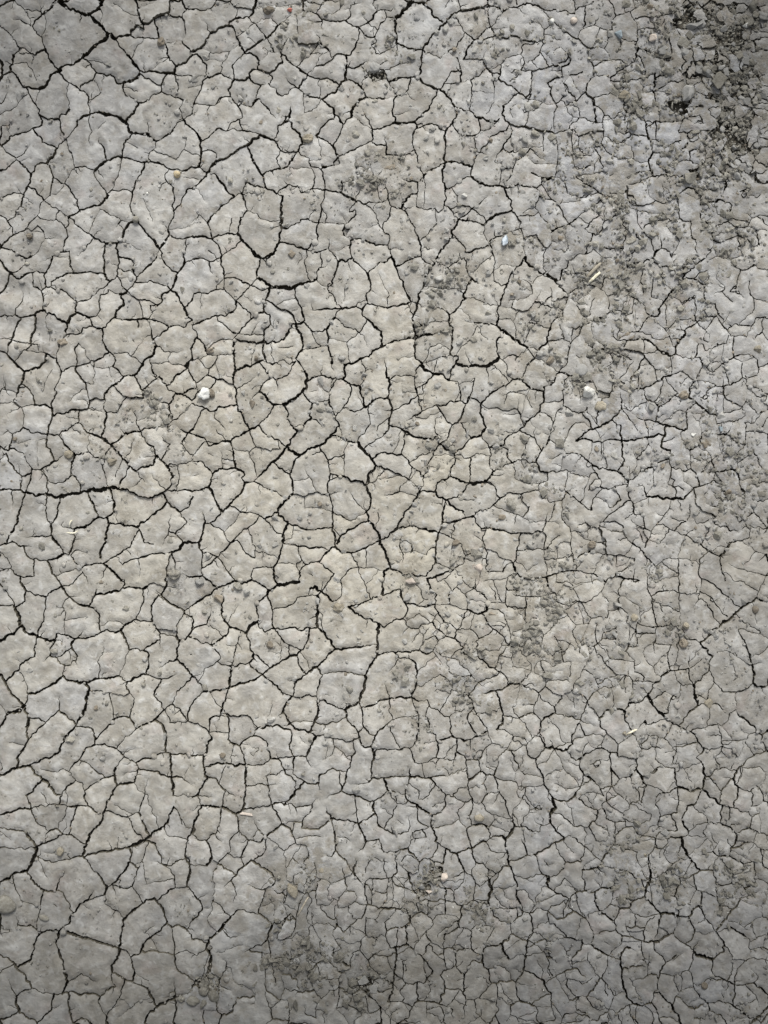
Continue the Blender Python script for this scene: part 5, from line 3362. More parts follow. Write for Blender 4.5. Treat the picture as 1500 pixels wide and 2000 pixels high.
def refine(line, rng, seg=3.0, rough=1.0):
    w, p, fixed = line
    d = np.hypot(*np.diff(p, axis=0).T); keep = np.r_[True, d > 0.05]
    p = p[keep]
    if len(p) < 2: return None
    d = np.hypot(*np.diff(p, axis=0).T); s = np.r_[0, np.cumsum(d)]
    n = max(3, int(s[-1] / seg) + 1)
    t = np.linspace(0, s[-1], n)
    q = np.stack([np.interp(t, s, p[:, 0]), np.interp(t, s, p[:, 1])], 1)
    for _ in range(1):                                             # ease the traced corners a little
        q[1:-1] = q[1:-1] * 0.5 + (q[:-2] + q[2:]) * 0.25
    tan = np.gradient(q, axis=0); tan /= np.hypot(*tan.T)[:, None] + 1e-9
    nor = np.stack([-tan[:, 1], tan[:, 0]], 1)
    env = np.minimum(1, np.minimum(np.arange(n), np.arange(n)[::-1]) / 2.0)
    off = (sm_noise(n, 4.6, rng) * 1.15 + sm_noise(n, 1.5, rng) * 0.75) * env * rough
    q = q + nor * off[:, None]
    wl = w * (1 + 0.22 * sm_noise(n, 7, rng))
    hl = np.clip(wl * 0.5 + 0.17 * w * sm_noise(n, 1.2, rng), 0.3 * w, 0.9 * w)
    hr = np.clip(wl * 0.5 + 0.17 * w * sm_noise(n, 1.2, rng), 0.3 * w, 0.9 * w)
    taper = np.ones(n)
    TL = min(s[-1] * 0.6, 26.0)
    if not fixed[0]: taper = np.minimum(taper, 0.12 + t / TL)
    if not fixed[1]: taper = np.minimum(taper, 0.12 + (s[-1] - t) / TL)
    hl *= taper; hr *= taper
    tan = np.gradient(q, axis=0); tan /= np.hypot(*tan.T)[:, None] + 1e-9
    nor = np.stack([-tan[:, 1], tan[:, 0]], 1)
    # lengthen fixed ends a touch so junctions overlap
    if fixed[0]: q[0] -= tan[0] * w * 0.3
    if fixed[1]: q[-1] += tan[-1] * w * 0.3
    return q + nor * hl[:, None], q - nor * hr[:, None], q, hl + hr

SNAP = 13.0
# ------------------------------------------------------------ noise and relief
def _table(seed): return np.random.default_rng(seed).uniform(-1, 1, (128, 128))
_T = {}
def vnoise(x, y, step, seed):
    if seed not in _T: _T[seed] = _table(seed)
    T = _T[seed]
    u = np.asarray(x, float) / step + 1000.3; v = np.asarray(y, float) / step + 1000.7
    i = np.floor(u).astype(int); j = np.floor(v).astype(int)
    f = u - i; g = v - j; f = f * f * (3 - 2 * f); g = g * g * (3 - 2 * g)
    a = T[i % 128, j % 128]; b = T[(i + 1) % 128, j % 128]; c = T[i % 128, (j + 1) % 128]; d = T[(i + 1) % 128, (j + 1) % 128]
    return (a * (1 - f) + b * f) * (1 - g) + (c * (1 - f) + d * f) * g
def relief(x, y):                                                  # metres
    x = np.asarray(x, float); y = np.asarray(y, float)
    h = 2.4 * vnoise(x, y, 420, 1) + 1.3 * vnoise(x, y, 130, 2) + .7 * vnoise(x, y, 46, 3) + .42 * vnoise(x, y, 19, 4) + .2 * vnoise(x, y, 9.5, 5)
    # a wavy, trodden strip at the left edge
    h += 3.6 * np.exp(-((x + 5) / 100.0) ** 2 - ((y - 640) / 125.0) ** 2) * np.sin((y - 0.22 * x + 12 * vnoise(x, y, 60, 6)) / 11.5)
    return h * 0.001
DEB = [(1475, 95, 165, .85), (1410, 60, 110, .55), (1485, 205, 120, .72), (1410, 165, 95, .5), (1335, 125, 45, .34), (1270, 125, 30, .32), (1385, 215, 60, .42), (1480, 290, 80, .36),
       (1215, 352, 42, .6), (735, 138, 24, .75), (582, 52, 24, .8), (405, 1922, 30, 1.0), (852, 1702, 20, .7), (828, 1738, 22, .7),
       (1228, 735, 26, .5), (1228, 655, 24, .6), (1335, 260, 46, .5), (1420, 240, 70, .5), (1440, 420, 24, .5), (1180, 115, 34, .6), (1050, 455, 24, .5), (1115, 320, 24, .5),
       (920, 1108, 28, .5), (785, 1118, 24, .6), (1390, 868, 22, .7), (1445, 945, 30, .5), (1245, 1680, 22, .7), (650, 1830, 22, .6), (620, 1690, 24, .6), (1295, 440, 24, .5),
       (1340, 330, 34, .5), (1500, 330, 60, .6), (1225, 1730, 26, .5), (700, 1915, 26, .6), (1165, 745, 30, .5), (745, 330, 28, .5), (1195, 520, 20, .5), (1110, 590, 22, .45), (1310, 545, 22, .45), (1270, 640, 24, .4),
       (1230, 470, 24, .45), (1150, 460, 22, .45), (1100, 640, 18, .4), (1400, 330, 34, .4), (1060, 60, 22, .4), (1090, 90, 24, .4)]
def debris(x, y):
    d = np.zeros(np.shape(x)); wob = 0.25 * vnoise(x, y, 22, 11)
    for (cx, cy, r, a) in DEB:
        q = np.hypot(np.asarray(x) - cx, np.asarray(y) - cy) / r + wob
        d = np.maximum(d, a * np.clip(1.35 - q, 0, 1))
    return d

def tone_at(items, x, y, amp=40.0):
    wx = np.asarray(x) + amp * (vnoise(x, y, 130, 51) + .5 * vnoise(x, y, 55, 52) + .25 * vnoise(x, y, 24, 53))
    wy = np.asarray(y) + amp * (vnoise(x, y, 130, 54) + .5 * vnoise(x, y, 55, 55) + .25 * vnoise(x, y, 24, 56))
    acc = np.zeros(np.shape(x))
    for (cx, cy, r, a) in items:
        t = np.clip((r - np.hypot(wx - cx, wy - cy)) / (.88 * r), 0, 1); acc = acc + a * t * t * (3 - 2 * t)
    return acc
def dust_at(x, y): return tone_at(DUST, x, y, 22)
# ------------------------------------------------------------ more cracks: the crumbling zones and the ground beyond the frame
DOM = (-460.0, -460.0, 1960.0, 2460.0)
def voronoi_edges(step, x0, y0, x1, y1, rng, jit=0.42):
    gx, gy = np.meshgrid(np.arange(x0 - step, x1 + step, step), np.arange(y0 - step, y1 + step, step))
    gx = gx + (np.arange(gx.shape[0]) % 2)[:, None] * step * .5
    P = np.stack([gx.ravel(), gy.ravel()], 1) + rng.uniform(-jit, jit, (gx.size, 2)) * step
    r = delaunay_2d_cdt([Vector(p) for p in P], [], [], 0, 1e-4)
    Q = np.array([v[:] for v in r[0]]); T = np.array([f for f in r[2]])
    a, b, c = Q[T[:, 0]], Q[T[:, 1]], Q[T[:, 2]]
    d = 2 * (a[:, 0] * (b[:, 1] - c[:, 1]) + b[:, 0] * (c[:, 1] - a[:, 1]) + c[:, 0] * (a[:, 1] - b[:, 1]))
    d[np.abs(d) < 1e-6] = 1e-6
    A2, B2, C2 = (a ** 2).sum(1), (b ** 2).sum(1), (c ** 2).sum(1)
    ctr = np.stack([(A2 * (b[:, 1] - c[:, 1]) + B2 * (c[:, 1] - a[:, 1]) + C2 * (a[:, 1] - b[:, 1])) / d,
                    (A2 * (c[:, 0] - b[:, 0]) + B2 * (a[:, 0] - c[:, 0]) + C2 * (b[:, 0] - a[:, 0])) / d], 1)
    cen = (a + b + c) / 3; far = np.hypot(*(ctr - cen).T) > step * .9; ctr[far] = cen[far]
    E = {}
    for t, tri in enumerate(T):
        for i in range(3):
            k = tuple(sorted((int(tri[i]), int(tri[(i + 1) % 3])))); E.setdefault(k, []).append(t)
    return [(ctr[v[0]], ctr[v[1]]) for v in E.values() if len(v) == 2]

lines = snap_ends(parse_tiles(), SNAP)
cent = np.concatenate([np.stack([np.linspace(l[1][i], l[1][i + 1], 6) for i in range(len(l[1]) - 1)]).reshape(-1, 2) for l in lines])
kd = kdtree.KDTree(len(cent))
for i, p in enumerate(cent): kd.insert((p[0], p[1], 0), i)
kd.balance()
def near(p): return kd.find((p[0], p[1], 0))[2]
rx = np.random.default_rng(21)
extra = []
def add_zone(step, box, test, wlo, whi, keep, gap):
    for a, b in voronoi_edges(step, *box, rx):
        m = (a + b) / 2
        if not (box[0] < m[0] < box[2] and box[1] < m[1] < box[3]) or not test(m) or rx.random() > keep: continue
        if min(near(m), near(a * .7 + b * .3), near(a * .3 + b * .7)) < gap: continue
        L = np.hypot(*(b - a))
        if L < 3: continue
        extra.append([rx.uniform(wlo, whi), np.array([a, m + rx.uniform(-1, 1, 2) * L * .1, b]), [True, True]])
add_zone(22, (1320, 0, 1500, 360), lambda m: debris(m[0], m[1]) > .26, 1.6, 3.6, .88, 4)
add_zone(40, (1040, 0, 1500, 600), lambda m: vnoise(m[0], m[1], 70, 31) > -.5, 1.2, 2.4, .72, 8)
add_zone(33, (520, 1690, 800, 2000), lambda m: True, 1.1, 2.2, .85, 6)
add_zone(38, (1060, 1040, 1330, 1380), lambda m: vnoise(m[0], m[1], 60, 32) > -.5, 1.1, 2.0, .8, 7)
add_zone(36, (800, 1080, 1130, 1420), lambda m: vnoise(m[0], m[1], 60, 33) > -.4, 1.0, 1.9, .7, 7)
add_zone(40, (1060, 560, 1500, 1040), lambda m: vnoise(m[0], m[1], 60, 34) > -.6, 1.2, 2.4, .8, 7)
add_zone(38, (780, 1440, 1500, 2000), lambda m: vnoise(m[0], m[1], 70, 35) > -.6, 1.0, 1.9, .75, 7)
add_zone(44, (380, 300, 1060, 1080), lambda m: vnoise(m[0], m[1], 80, 36) > .15, 1.0, 1.8, .45, 9)
add_zone(46, (0, 0, 1500, 2000), lambda m: vnoise(m[0], m[1], 90, 37) > -.1, .9, 1.5, .38, 9)
for l in extra:                                                    # tie loose ends to the nearest traced crack
    for k, e in ((0, 0), (1, -1)):
        co, _, dd = kd.find((l[1][e][0], l[1][e][1], 0))
        if dd < 11: l[1][e] = (co[0], co[1])
# short hairline branches off the traced cracks
for _ in range(900):
    i = rx.integers(len(lines)); l = lines[i]; j = rx.integers(len(l[1]) - 1)
    p = l[1][j] + (l[1][j + 1] - l[1][j]) * rx.random()
    t = l[1][j + 1] - l[1][j]; n = np.array([-t[1], t[0]]) / (np.hypot(*t) + 1e-6) * rx.choice([-1, 1])
    ang = rx.uniform(-.7, .7); n = np.array([n[0] * math.cos(ang) - n[1] * math.sin(ang), n[0] * math.sin(ang) + n[1] * math.cos(ang)])
    L = rx.uniform(7, 24)
    extra.append([rx.uniform(1.0, 1.7), np.array([p, p + n * L * .5 + rx.normal(size=2) * L * .08, p + n * L + rx.normal(size=2) * L * .2]), [True, False]])
# small broken hollows: their rim and the pieces inside
PITS = [(406, 1920, 25, 20), (854, 1703, 14, 12), (829, 1738, 13, 12), (737, 146, 18, 13), (710, 1922, 20, 15)]
for (cx, cy, ra, rb) in PITS:
    n = 9; th = np.sort(rx.uniform(-.25, .25, n) + np.arange(n) * 6.283 / n); rr = rx.uniform(.8, 1.15, n)
    ring = np.stack([cx + np.cos(th) * ra * rr, cy + np.sin(th) * rb * rr], 1)
    extra.append([2.6, np.concatenate([ring, ring[:1]]), [True, True]])
    for k in rx.choice(n, 4, replace=False): extra.append([2.2, np.array([ring[k], [cx, cy] + rx.normal(size=2) * 3]), [True, True]])
border = np.array([l[1][e] for l in lines for e in (0, -1) if min(l[1][e][0], l[1][e][1], 1500 - l[1][e][0], 2000 - l[1][e][1]) < 5])
def outside(p): return p[0] < -3 or p[1] < -3 or p[0] > 1503 or p[1] > 2003
outer = []
for a, b in voronoi_edges(84, DOM[0], DOM[1], DOM[2], DOM[3], rx, .36):
    inside_ = lambda p: DOM[0] + 10 < p[0] < DOM[2] - 10 and DOM[1] + 10 < p[1] < DOM[3] - 10
    if not (inside_(a) and inside_(b)) or not (outside(a) or outside(b)): continue
    if not outside(a): a, b = b, a
    if not outside(b):                                             # runs into the frame: meet a traced crack at the border
        b = border[np.argmin(np.hypot(*(border - (a + b) / 2).T))]
    outer.append(a)
    m = (a + b) / 2 + rx.normal(size=2) * 5
    extra.append([rx.uniform(2.2, 4.6), np.array([a, m, b]), [True, True]])
outer = np.array(outer)
for p in border:                                                   # cracks leaving the picture go on outside it
    q = outer[np.argmin(np.hypot(*(outer - p).T))]
    extra.append([rx.uniform(2.0, 3.6), np.array([p, (p + q) / 2 + rx.normal(size=2) * 3, q]), [True, True]])

def jgrid(step, x0, y0, x1, y1, rng):
    gx, gy = np.meshgrid(np.arange(x0, x1, step), np.arange(y0, y1, step))
    return np.stack([gx.ravel(), gy.ravel()], 1) + rng.uniform(-.36, .36, (gx.size, 2)) * step
def ribbons(all_lines):
    V, F = [], []
    rng = np.random.default_rng(7)
    for l in all_lines:
        r = refine(l, rng)
        if r is None: continue
        a, b, q, w = r; n = len(q); o = len(V)
        V.extend(map(tuple, a)); V.extend(map(tuple, b))
        for i in range(n - 1):
            for t3 in ((o + n + i, o + n + i + 1, o + i + 1), (o + n + i, o + i + 1, o + i)):
                A, B, D = V[t3[0]], V[t3[1]], V[t3[2]]
                cr = (B[0] - A[0]) * (D[1] - A[1]) - (D[0] - A[0]) * (B[1] - A[1])
                if abs(cr) > 1e-3: F.append(list(t3) if cr > 0 else [t3[0], t3[2], t3[1]])
    return V, F
def triangulate(V, F):
    """sheet cut along the ribbons: points, triangles, crack flag, area, edge neighbours and connected uncracked pieces"""
    res = delaunay_2d_cdt([Vector(v) for v in V], [], F, 0, 1e-3, True)
    XY = np.array([v[:] for v in res[0]]); TRI = np.array(res[2], int)
    # a ribbon triangle is tiny; an input face said to cover a large part of the sheet was a degenerate sliver: ignore it
    cnt = np.bincount(np.fromiter((i for f in res[5] for i in f), int), minlength=len(F))
    bad = set(np.nonzero(cnt > 400)[0].tolist())
    CRACK = np.array([any(i not in bad for i in f) for f in res[5]])
    nv, nt = len(XY), len(TRI)
    ar = (XY[TRI[:, 1], 0] - XY[TRI[:, 0], 0]) * (XY[TRI[:, 2], 1] - XY[TRI[:, 0], 1]) - (XY[TRI[:, 2], 0] - XY[TRI[:, 0], 0]) * (XY[TRI[:, 1], 1] - XY[TRI[:, 0], 1])
    fl = ar > 0; TRI[fl] = TRI[fl][:, ::-1]                          # counter-clockwise in the world: photo y points down
    ed = np.concatenate([TRI[:, [0, 1]], TRI[:, [1, 2]], TRI[:, [2, 0]]]); eo = np.tile(np.arange(nt), 3)
    key = np.sort(ed, 1); key = key[:, 0] * nv + key[:, 1]
    order = np.argsort(key, kind='stable'); ks = key[order]
    same = np.nonzero(ks[1:] == ks[:-1])[0]
    ea, eb = order[same], order[same + 1]; ta, tb = eo[ea], eo[eb]
    ok = ~CRACK[ta] & ~CRACK[tb]; lab = np.arange(nt); A_, B_ = ta[ok], tb[ok]
    while True:
        m = np.minimum(lab[A_], lab[B_]); old = lab.copy()
        np.minimum.at(lab, A_, m); np.minimum.at(lab, B_, m)
        np.minimum.at(lab, old[A_], m); np.minimum.at(lab, old[B_], m)
        lab = lab[lab]
        if np.array_equal(old, lab): break
    return XY, TRI, CRACK, np.abs(ar) / 2, ea, eb, ta, tb, lab
# plates still larger than the photo shows at their place crack once more, right across
def plate_limit(x, y):
    if 1330 < x < 1500 and y < 330: return 900
    if 520 < x < 800 and y > 1690: return 1500
    if x > 1000: return 2300
    if x > 780: return 2900 if y > 1050 else 4600
    return 8500
for rnd in range(2):
    V, F = ribbons(lines + extra)
    RV = np.array(V); k2 = kdtree.KDTree(len(V))
    for i, p in enumerate(V): k2.insert((p[0], p[1], 0), i)
    k2.balance()
    V2 = V + list(map(tuple, jgrid(13, -30, -30, 1530, 2030, RNG)))
    XY, TRI, CRACK, AREA, _a, _b, _c, _d, lab = triangulate(V2, F)
    mt_ = np.nonzero(~CRACK)[0]; ids, cp = np.unique(lab[mt_], return_inverse=True)
    cen3 = XY[TRI[mt_]].mean(1); W_ = AREA[mt_]; A_c = np.bincount(cp, W_); n_c = len(ids)
    o3 = np.argsort(cp, kind='stable'); st = np.searchsorted(cp[o3], np.arange(n_c + 1))
    for c in range(n_c):
        if A_c[c] > 60000 or A_c[c] < 700: continue
        s_ = o3[st[c]:st[c + 1]]; w_ = W_[s_]; pts = cen3[s_]; mu = (pts * w_[:, None]).sum(0) / w_.sum()
        if not (0 < mu[0] < 1500 and 0 < mu[1] < 2000): continue
        lim = plate_limit(*mu)
        if A_c[c] < lim * 1.25: continue
        nn = 1 if A_c[c] < 2.6 * lim else 2
        d_ = pts - mu; cov = (d_ * w_[:, None]).T @ d_; ev, U = np.linalg.eigh(cov)
        for t in range(nn):
            mid_ = mu + U[:, 1] * (0 if nn == 1 else (t - .5) * 1.1 * math.sqrt(ev[1] / w_.sum())) + rx.normal(size=2) * 3
            mid_ = pts[np.argmin(np.hypot(*(pts - mid_).T))]
            an = rx.normal() * .3; u = np.array([U[0, 0] * math.cos(an) - U[1, 0] * math.sin(an), U[0, 0] * math.sin(an) + U[1, 0] * math.cos(an)])
            path = [mid_]
            for sg in (1, -1):                                      # walk outwards until an existing crack is met
                p = mid_.copy(); v = u * sg; leg = []
                for _ in range(40):
                    an = rx.normal() * .22; v = np.array([v[0] * math.cos(an) - v[1] * math.sin(an), v[0] * math.sin(an) + v[1] * math.cos(an)]); v = .8 * v + .2 * u * sg
                    p = p + v / np.hypot(*v) * 5; leg.append(p.copy())
                    co, _, dd = k2.find((p[0], p[1], 0))
                    if dd < 5: leg.append(np.array(co[:2])); break
                path = path + leg if sg == 1 else leg[::-1] + path
            extra.append([rx.uniform(1.3, 2.5) if mu[0] > 780 else rx.uniform(1.1, 1.8), np.array(path), [True, True]])

V, F = ribbons(lines + extra)
nrib = len(V); RV = np.array(V)
kr = kdtree.KDTree(nrib)
for i, p in enumerate(V): kr.insert((p[0], p[1], 0), i)
kr.balance()

pin = jgrid(4.6, -20, -20, 1520, 2020, RNG)
pout = jgrid(15, DOM[0] + 12, DOM[1] + 12, DOM[2] - 12, DOM[3] - 12, RNG)
pout = pout[~((pout[:, 0] > -20) & (pout[:, 0] < 1520) & (pout[:, 1] > -20) & (pout[:, 1] < 2020))]
P = np.concatenate([pin, pout])
# drop the points that would sit inside or right beside a crack (raster test)
K = 1.0
occ = np.zeros((int(DOM[2] - DOM[0]) + 8, int(DOM[3] - DOM[1]) + 8), bool)
ri = (RV - np.array([DOM[0], DOM[1]]) + 3).astype(int)
for dx in (-2, -1, 0, 1, 2):
    for dy in (-2, -1, 0, 1, 2):
        if dx * dx + dy * dy <= 5: occ[np.clip(ri[:, 0] + dx, 0, occ.shape[0] - 1), np.clip(ri[:, 1] + dy, 0, occ.shape[1] - 1)] = True
pi = (P - np.array([DOM[0], DOM[1]]) + 3).astype(int)
P = P[~occ[pi[:, 0], pi[:, 1]]]
V.extend(map(tuple, P))
V.extend([(DOM[0], DOM[1]), (DOM[2], DOM[1]), (DOM[2], DOM[3]), (DOM[0], DOM[3])])
XY, TRI, CRACK, AREA, ea, eb, ta, tb, lab = triangulate(V, F)
nv, nt = len(XY), len(TRI)
mud_t = np.nonzero(~CRACK)[0]
comp_ids, comp = np.unique(lab[mud_t], return_inverse=True)
nc = len(comp_ids)
carea = np.bincount(comp, AREA[mud_t], nc)
tc = XY[TRI[mud_t]].mean(1)
ccx = np.bincount(comp, AREA[mud_t] * tc[:, 0], nc) / carea; ccy = np.bincount(comp, AREA[mud_t] * tc[:, 1], nc) / carea
cdeb = debris(ccx, ccy)
rc = np.random.default_rng(5)
core = (ccx > 1310) & (ccy < 340)
gone = (carea < 2.0) | (core & (rc.random(nc) < .62 * cdeb) & (carea < 1100)) | ((cdeb > .45) & (carea < 50) & (rc.random(nc) < .5))
for (cx_, cy_, ra_, rb_) in PITS:
    gone |= (np.hypot((ccx - cx_) / ra_, (ccy - cy_) / rb_) < .8) & (carea < 900) & (rc.random(nc) < .85)
coff = rc.normal(0, .0010, nc)
coff += np.where((cdeb > .15) & (carea < 3000), rc.normal(-.0009, .0016, nc) * cdeb * 1.2, 0)
small = (carea < 420) & (rc.random(nc) < .38)
coff -= np.where(small, rc.uniform(.0006, .0028, nc), 0)
ctx = rc.normal(0, .018, nc) + np.where((cdeb > .15) & (carea < 1600), rc.normal(0, .05, nc), 0)
cty = rc.normal(0, .018, nc) + np.where((cdeb > .15) & (carea < 1600), rc.normal(0, .05, nc), 0)
ctx = np.where(carea > 20000, 0, ctx); cty = np.where(carea > 20000, 0, cty)
# per-plate vertices
pk = comp[:, None] * nv + TRI[mud_t]
keep_t = ~gone[comp]
pk = pk[keep_t]; tcomp = comp[keep_t]
uk, inv = np.unique(pk.ravel(), return_inverse=True)
ptri = inv.reshape(-1, 3)
pvc, pvv = uk // nv, uk % nv
px, py = XY[pvv, 0], XY[pvv, 1]
dr = np.array([kr.find((a, b, 0))[2] if -20 < a < 1520 and -20 < b < 2020 else 9.0 for a, b in XY])[pvv]
plate_z = lambda x, y, c: relief(x, y) + coff[c] + ctx[c] * (x - ccx[c]) * S + cty[c] * (y - ccy[c]) * S
pz = plate_z(px, py, pvc) - .0009 * np.exp(-dr / 3.0) + .0012 * np.exp(-((dr - 9) / 6.0) ** 2) * (.5 + vnoise(px, py, 60, 8))
PV = np.stack([WX(px), WY(py), pz], 1)
# rim edges: mud triangle against crack or border
tri_edge_other = np.full(3 * nt, -1); tri_edge_other[ea] = tb; tri_edge_other[eb] = ta
mt_idx = mud_t[keep_t]
re_a, re_b, re_c = [], [], []
for e in range(3):
    oth = tri_edge_other[mt_idx + e * nt]
    m = (oth < 0) | CRACK[np.maximum(oth, 0)]
    re_a.append(ptri[m, e]); re_b.append(ptri[m, (e + 1) % 3]); re_c.append(tcomp[m])
re_a = np.concatenate(re_a); re_b = np.concatenate(re_b); re_c = np.concatenate(re_c)
DEPTH = .024

def make_mesh(name, verts, faces, mats, matidx, smooth):
    me = bpy.data.meshes.new(name)
    nf = len(faces)
    me.vertices.add(len(verts)); me.vertices.foreach_set('co', np.asarray(verts, np.float32).ravel())
    ln = np.array([len(f) for f in faces]) if not isinstance(faces, np.ndarray) else np.full(nf, faces.shape[1])
    flat = faces.ravel() if isinstance(faces, np.ndarray) else np.concatenate([np.asarray(f) for f in faces])
    me.loops.add(int(ln.sum())); me.loops.foreach_set('vertex_index', flat.astype(np.int32))
    me.polygons.add(nf); me.polygons.foreach_set('loop_start', np.r_[0, np.cumsum(ln)[:-1]].astype(np.int32))
    me.polygons.foreach_set('loop_total', ln.astype(np.int32)) if False else None
    me.polygons.foreach_set('material_index', np.asarray(matidx, np.int32))
    me.polygons.foreach_set('use_smooth', np.asarray(smooth, bool))
    for m in mats: me.materials.append(m)
    me.update(calc_edges=True); me.validate()
    return me

def build_plates(sel_tri, sel_edge, name, origin):
    t = ptri[sel_tri]; a = re_a[sel_edge]; b = re_b[sel_edge]
    u, iv = np.unique(t.ravel(), return_inverse=True); t2 = iv.reshape(-1, 3)
    rim, riv = np.unique(np.r_[a, b], return_inverse=True); n = len(a)
    ra, rb = riv[:n], riv[n:]
    top = PV[rim].copy()
    mid = top.copy(); mid[:, 2] -= .0035; mid[:, :2] += rw[rim][:, :2]
    bot = top.copy(); bot[:, 2] = -DEPTH; bot[:, :2] += rw[rim][:, 2:]
    o = len(u); r = len(rim)
    verts = np.concatenate([PV[u], top, mid, bot]) - origin
    tris = t2
    w1 = np.stack([o + rb, o + ra, o + r + ra], 1); w2 = np.stack([o + rb, o + r + ra, o + r + rb], 1)
    w3 = np.stack([o + r + rb, o + r + ra, o + 2 * r + ra], 1); w4 = np.stack([o + r + rb, o + 2 * r + ra, o + 2 * r + rb], 1)
    fc = np.concatenate([tris, w1, w2, w3, w4])
    mi = np.r_[np.zeros(len(tris)), np.ones(4 * len(ra))]
    me = make_mesh(name, verts, fc, [M['mud'], M['wall']], mi, mi == 0)
    ids = np.r_[u, rim, rim, rim]
    for nm, ar_ in TONES.items():                                  # vertex tones: warm clay, brown dust, damp ground with painted lens falloff
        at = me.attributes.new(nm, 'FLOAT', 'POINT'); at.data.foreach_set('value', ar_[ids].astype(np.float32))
    return me
def plate_tone(items, k, amp, sd):                                # a tone keeps partly to whole plates
    a = tone_at(items, px, py, amp); c_ = tone_at(items, ccx, ccy, amp)
    k = np.where(carea[pvc] < 9000, k, 0.0)                          # only where the piece is small
    return np.maximum(a * (1 - k) + (c_ + np.clip(rc.normal(0, sd, nc), -2 * sd, 2 * sd))[pvc] * k, 0)
TONES = {'warm': plate_tone(WARM, .6, 40, .16), 'damp_vignette': plate_tone(DAMP_VIGNETTE, .5, 40, .09), 'dust': dust_at(px, py), 'blue': plate_tone(BLUE, .7, 40, .22)}
_rn = np.zeros((len(PV), 2)); _e = PV[re_b, :2] - PV[re_a, :2]; _n = np.stack([_e[:, 1], -_e[:, 0]], 1); _n /= np.linalg.norm(_n, axis=1)[:, None] + 1e-12
np.add.at(_rn, re_a, _n); np.add.at(_rn, re_b, _n); _rn /= np.linalg.norm(_rn, axis=1)[:, None] + 1e-9
rw = rc.normal(0, 1, (len(PV), 4)) * np.array([.00020, .00020, .0003, .0003])
rw[:, :2] += _rn * .00012; rw[:, 2:] += _rn * .0002

# ------------------------------------------------------------ the ground: damp bed under the plates, one sheet out to the horizon
gs = 9.0
nx = int((DOM[2] - DOM[0]) / gs) + 1; ny = int((DOM[3] - DOM[1]) / gs) + 1
gx, gy = np.meshgrid(np.linspace(DOM[0], DOM[2], nx), np.linspace(DOM[1], DOM[3], ny))
gz = -.0155 + .0045 * vnoise(gx, gy, 34, 41) + .002 * vnoise(gx, gy, 13, 42)
gd = debris(gx, gy)
for (cx_, cy_, ra_, rb_) in PITS: gd = np.maximum(gd, .45 * np.clip(1.5 - np.hypot((gx - cx_) / ra_, (gy - cy_) / rb_), 0, 1))
gz += gd * (.0110 + .0022 * vnoise(gx, gy, 16, 43) + .0015 * vnoise(gx, gy, 9.5, 44)) + gd * .6 * relief(gx, gy)
edge = np.zeros_like(gz, bool); edge[0] = edge[-1] = True; edge[:, 0] = edge[:, -1] = True
gz[edge] = -.006
def bed_z(x, y):
    i = np.clip(np.rint((np.asarray(x) - DOM[0]) / (DOM[2] - DOM[0]) * (nx - 1)).astype(int), 0, nx - 1)
    j = np.clip(np.rint((np.asarray(y) - DOM[1]) / (DOM[3] - DOM[1]) * (ny - 1)).astype(int), 0, ny - 1)
    return gz[j, i]
gv = np.stack([WX(gx), WY(gy), gz], 2).reshape(-1, 3)
ii = np.arange(nx * ny).reshape(ny, nx)
q = np.stack([ii[:-1, :-1], ii[1:, :-1], ii[1:, 1:], ii[:-1, 1:]], 2).reshape(-1, 4)
far = 60.0
x0, y1, x1, y0 = float(WX(DOM[0])), float(WY(DOM[1])), float(WX(DOM[2])), float(WY(DOM[3]))
o = len(gv); Z = -.006
gv = np.concatenate([gv, np.array([[x0, y0, Z], [x1, y0, Z], [x1, y1, Z], [x0, y1, Z], [-far, -far, Z], [far, -far, Z], [far, far, Z], [-far, far, Z]])])
aq = np.array([[o + 4, o + 5, o + 1, o], [o + 5, o + 6, o + 2, o + 1], [o + 6, o + 7, o + 3, o + 2], [o + 7, o + 4, o, o + 3]])
me = make_mesh('ground', gv, np.concatenate([q, aq]), [M['bed'], M['mud']], np.r_[np.zeros(len(q)), np.ones(4)], np.ones(len(q) + 4, bool))
ground = bpy.data.objects.new('ground', me); C.objects.link(ground)
ground['kind'] = 'structure'
ground['label'] = 'dry grey mud ground broken into plates by cracks'

inside = (carea < 60000) & (ccx > 6) & (ccx < 1494) & (ccy > 6) & (ccy < 1994) & ~gone
cand = np.nonzero(inside)[0]
big = cand[np.argsort(-carea[cand])][:300]
ot = np.argsort(tcomp, kind='stable'); tb0 = np.searchsorted(tcomp[ot], np.arange(nc + 1))
oe = np.argsort(re_c, kind='stable'); eb0 = np.searchsorted(re_c[oe], np.arange(nc + 1))
for c in big:
    org = np.array([float(WX(ccx[c])), float(WY(ccy[c])), 0.0])
    me = build_plates(ot[tb0[c]:tb0[c + 1]], oe[eb0[c]:eb0[c + 1]], 'mud_plate', org)
    ob = bpy.data.objects.new('mud_plate', me); C.objects.link(ob)
    ob.location = org; ob.parent = ground
isbig = np.zeros(nc, bool); isbig[big] = True
me = build_plates(np.nonzero(~isbig[tcomp])[0], np.nonzero(~isbig[re_c])[0], 'smaller_mud_plates', np.zeros(3))
ob = bpy.data.objects.new('smaller_mud_plates', me); C.objects.link(ob); ob.parent = ground; ob['kind'] = 'stuff'
print('top areas', np.sort(carea)[-12:].astype(int), 'in frame', np.sort(carea[cand])[-12:].astype(int), 'dead', sum((not l[2][0]) + (not l[2][1]) for l in lines))
print('plates', nc, 'kept', int((~gone).sum()), 'inside', len(cand), 'largest', int(carea[big[0]]), 'smallest part', int(carea[big[-1]]))

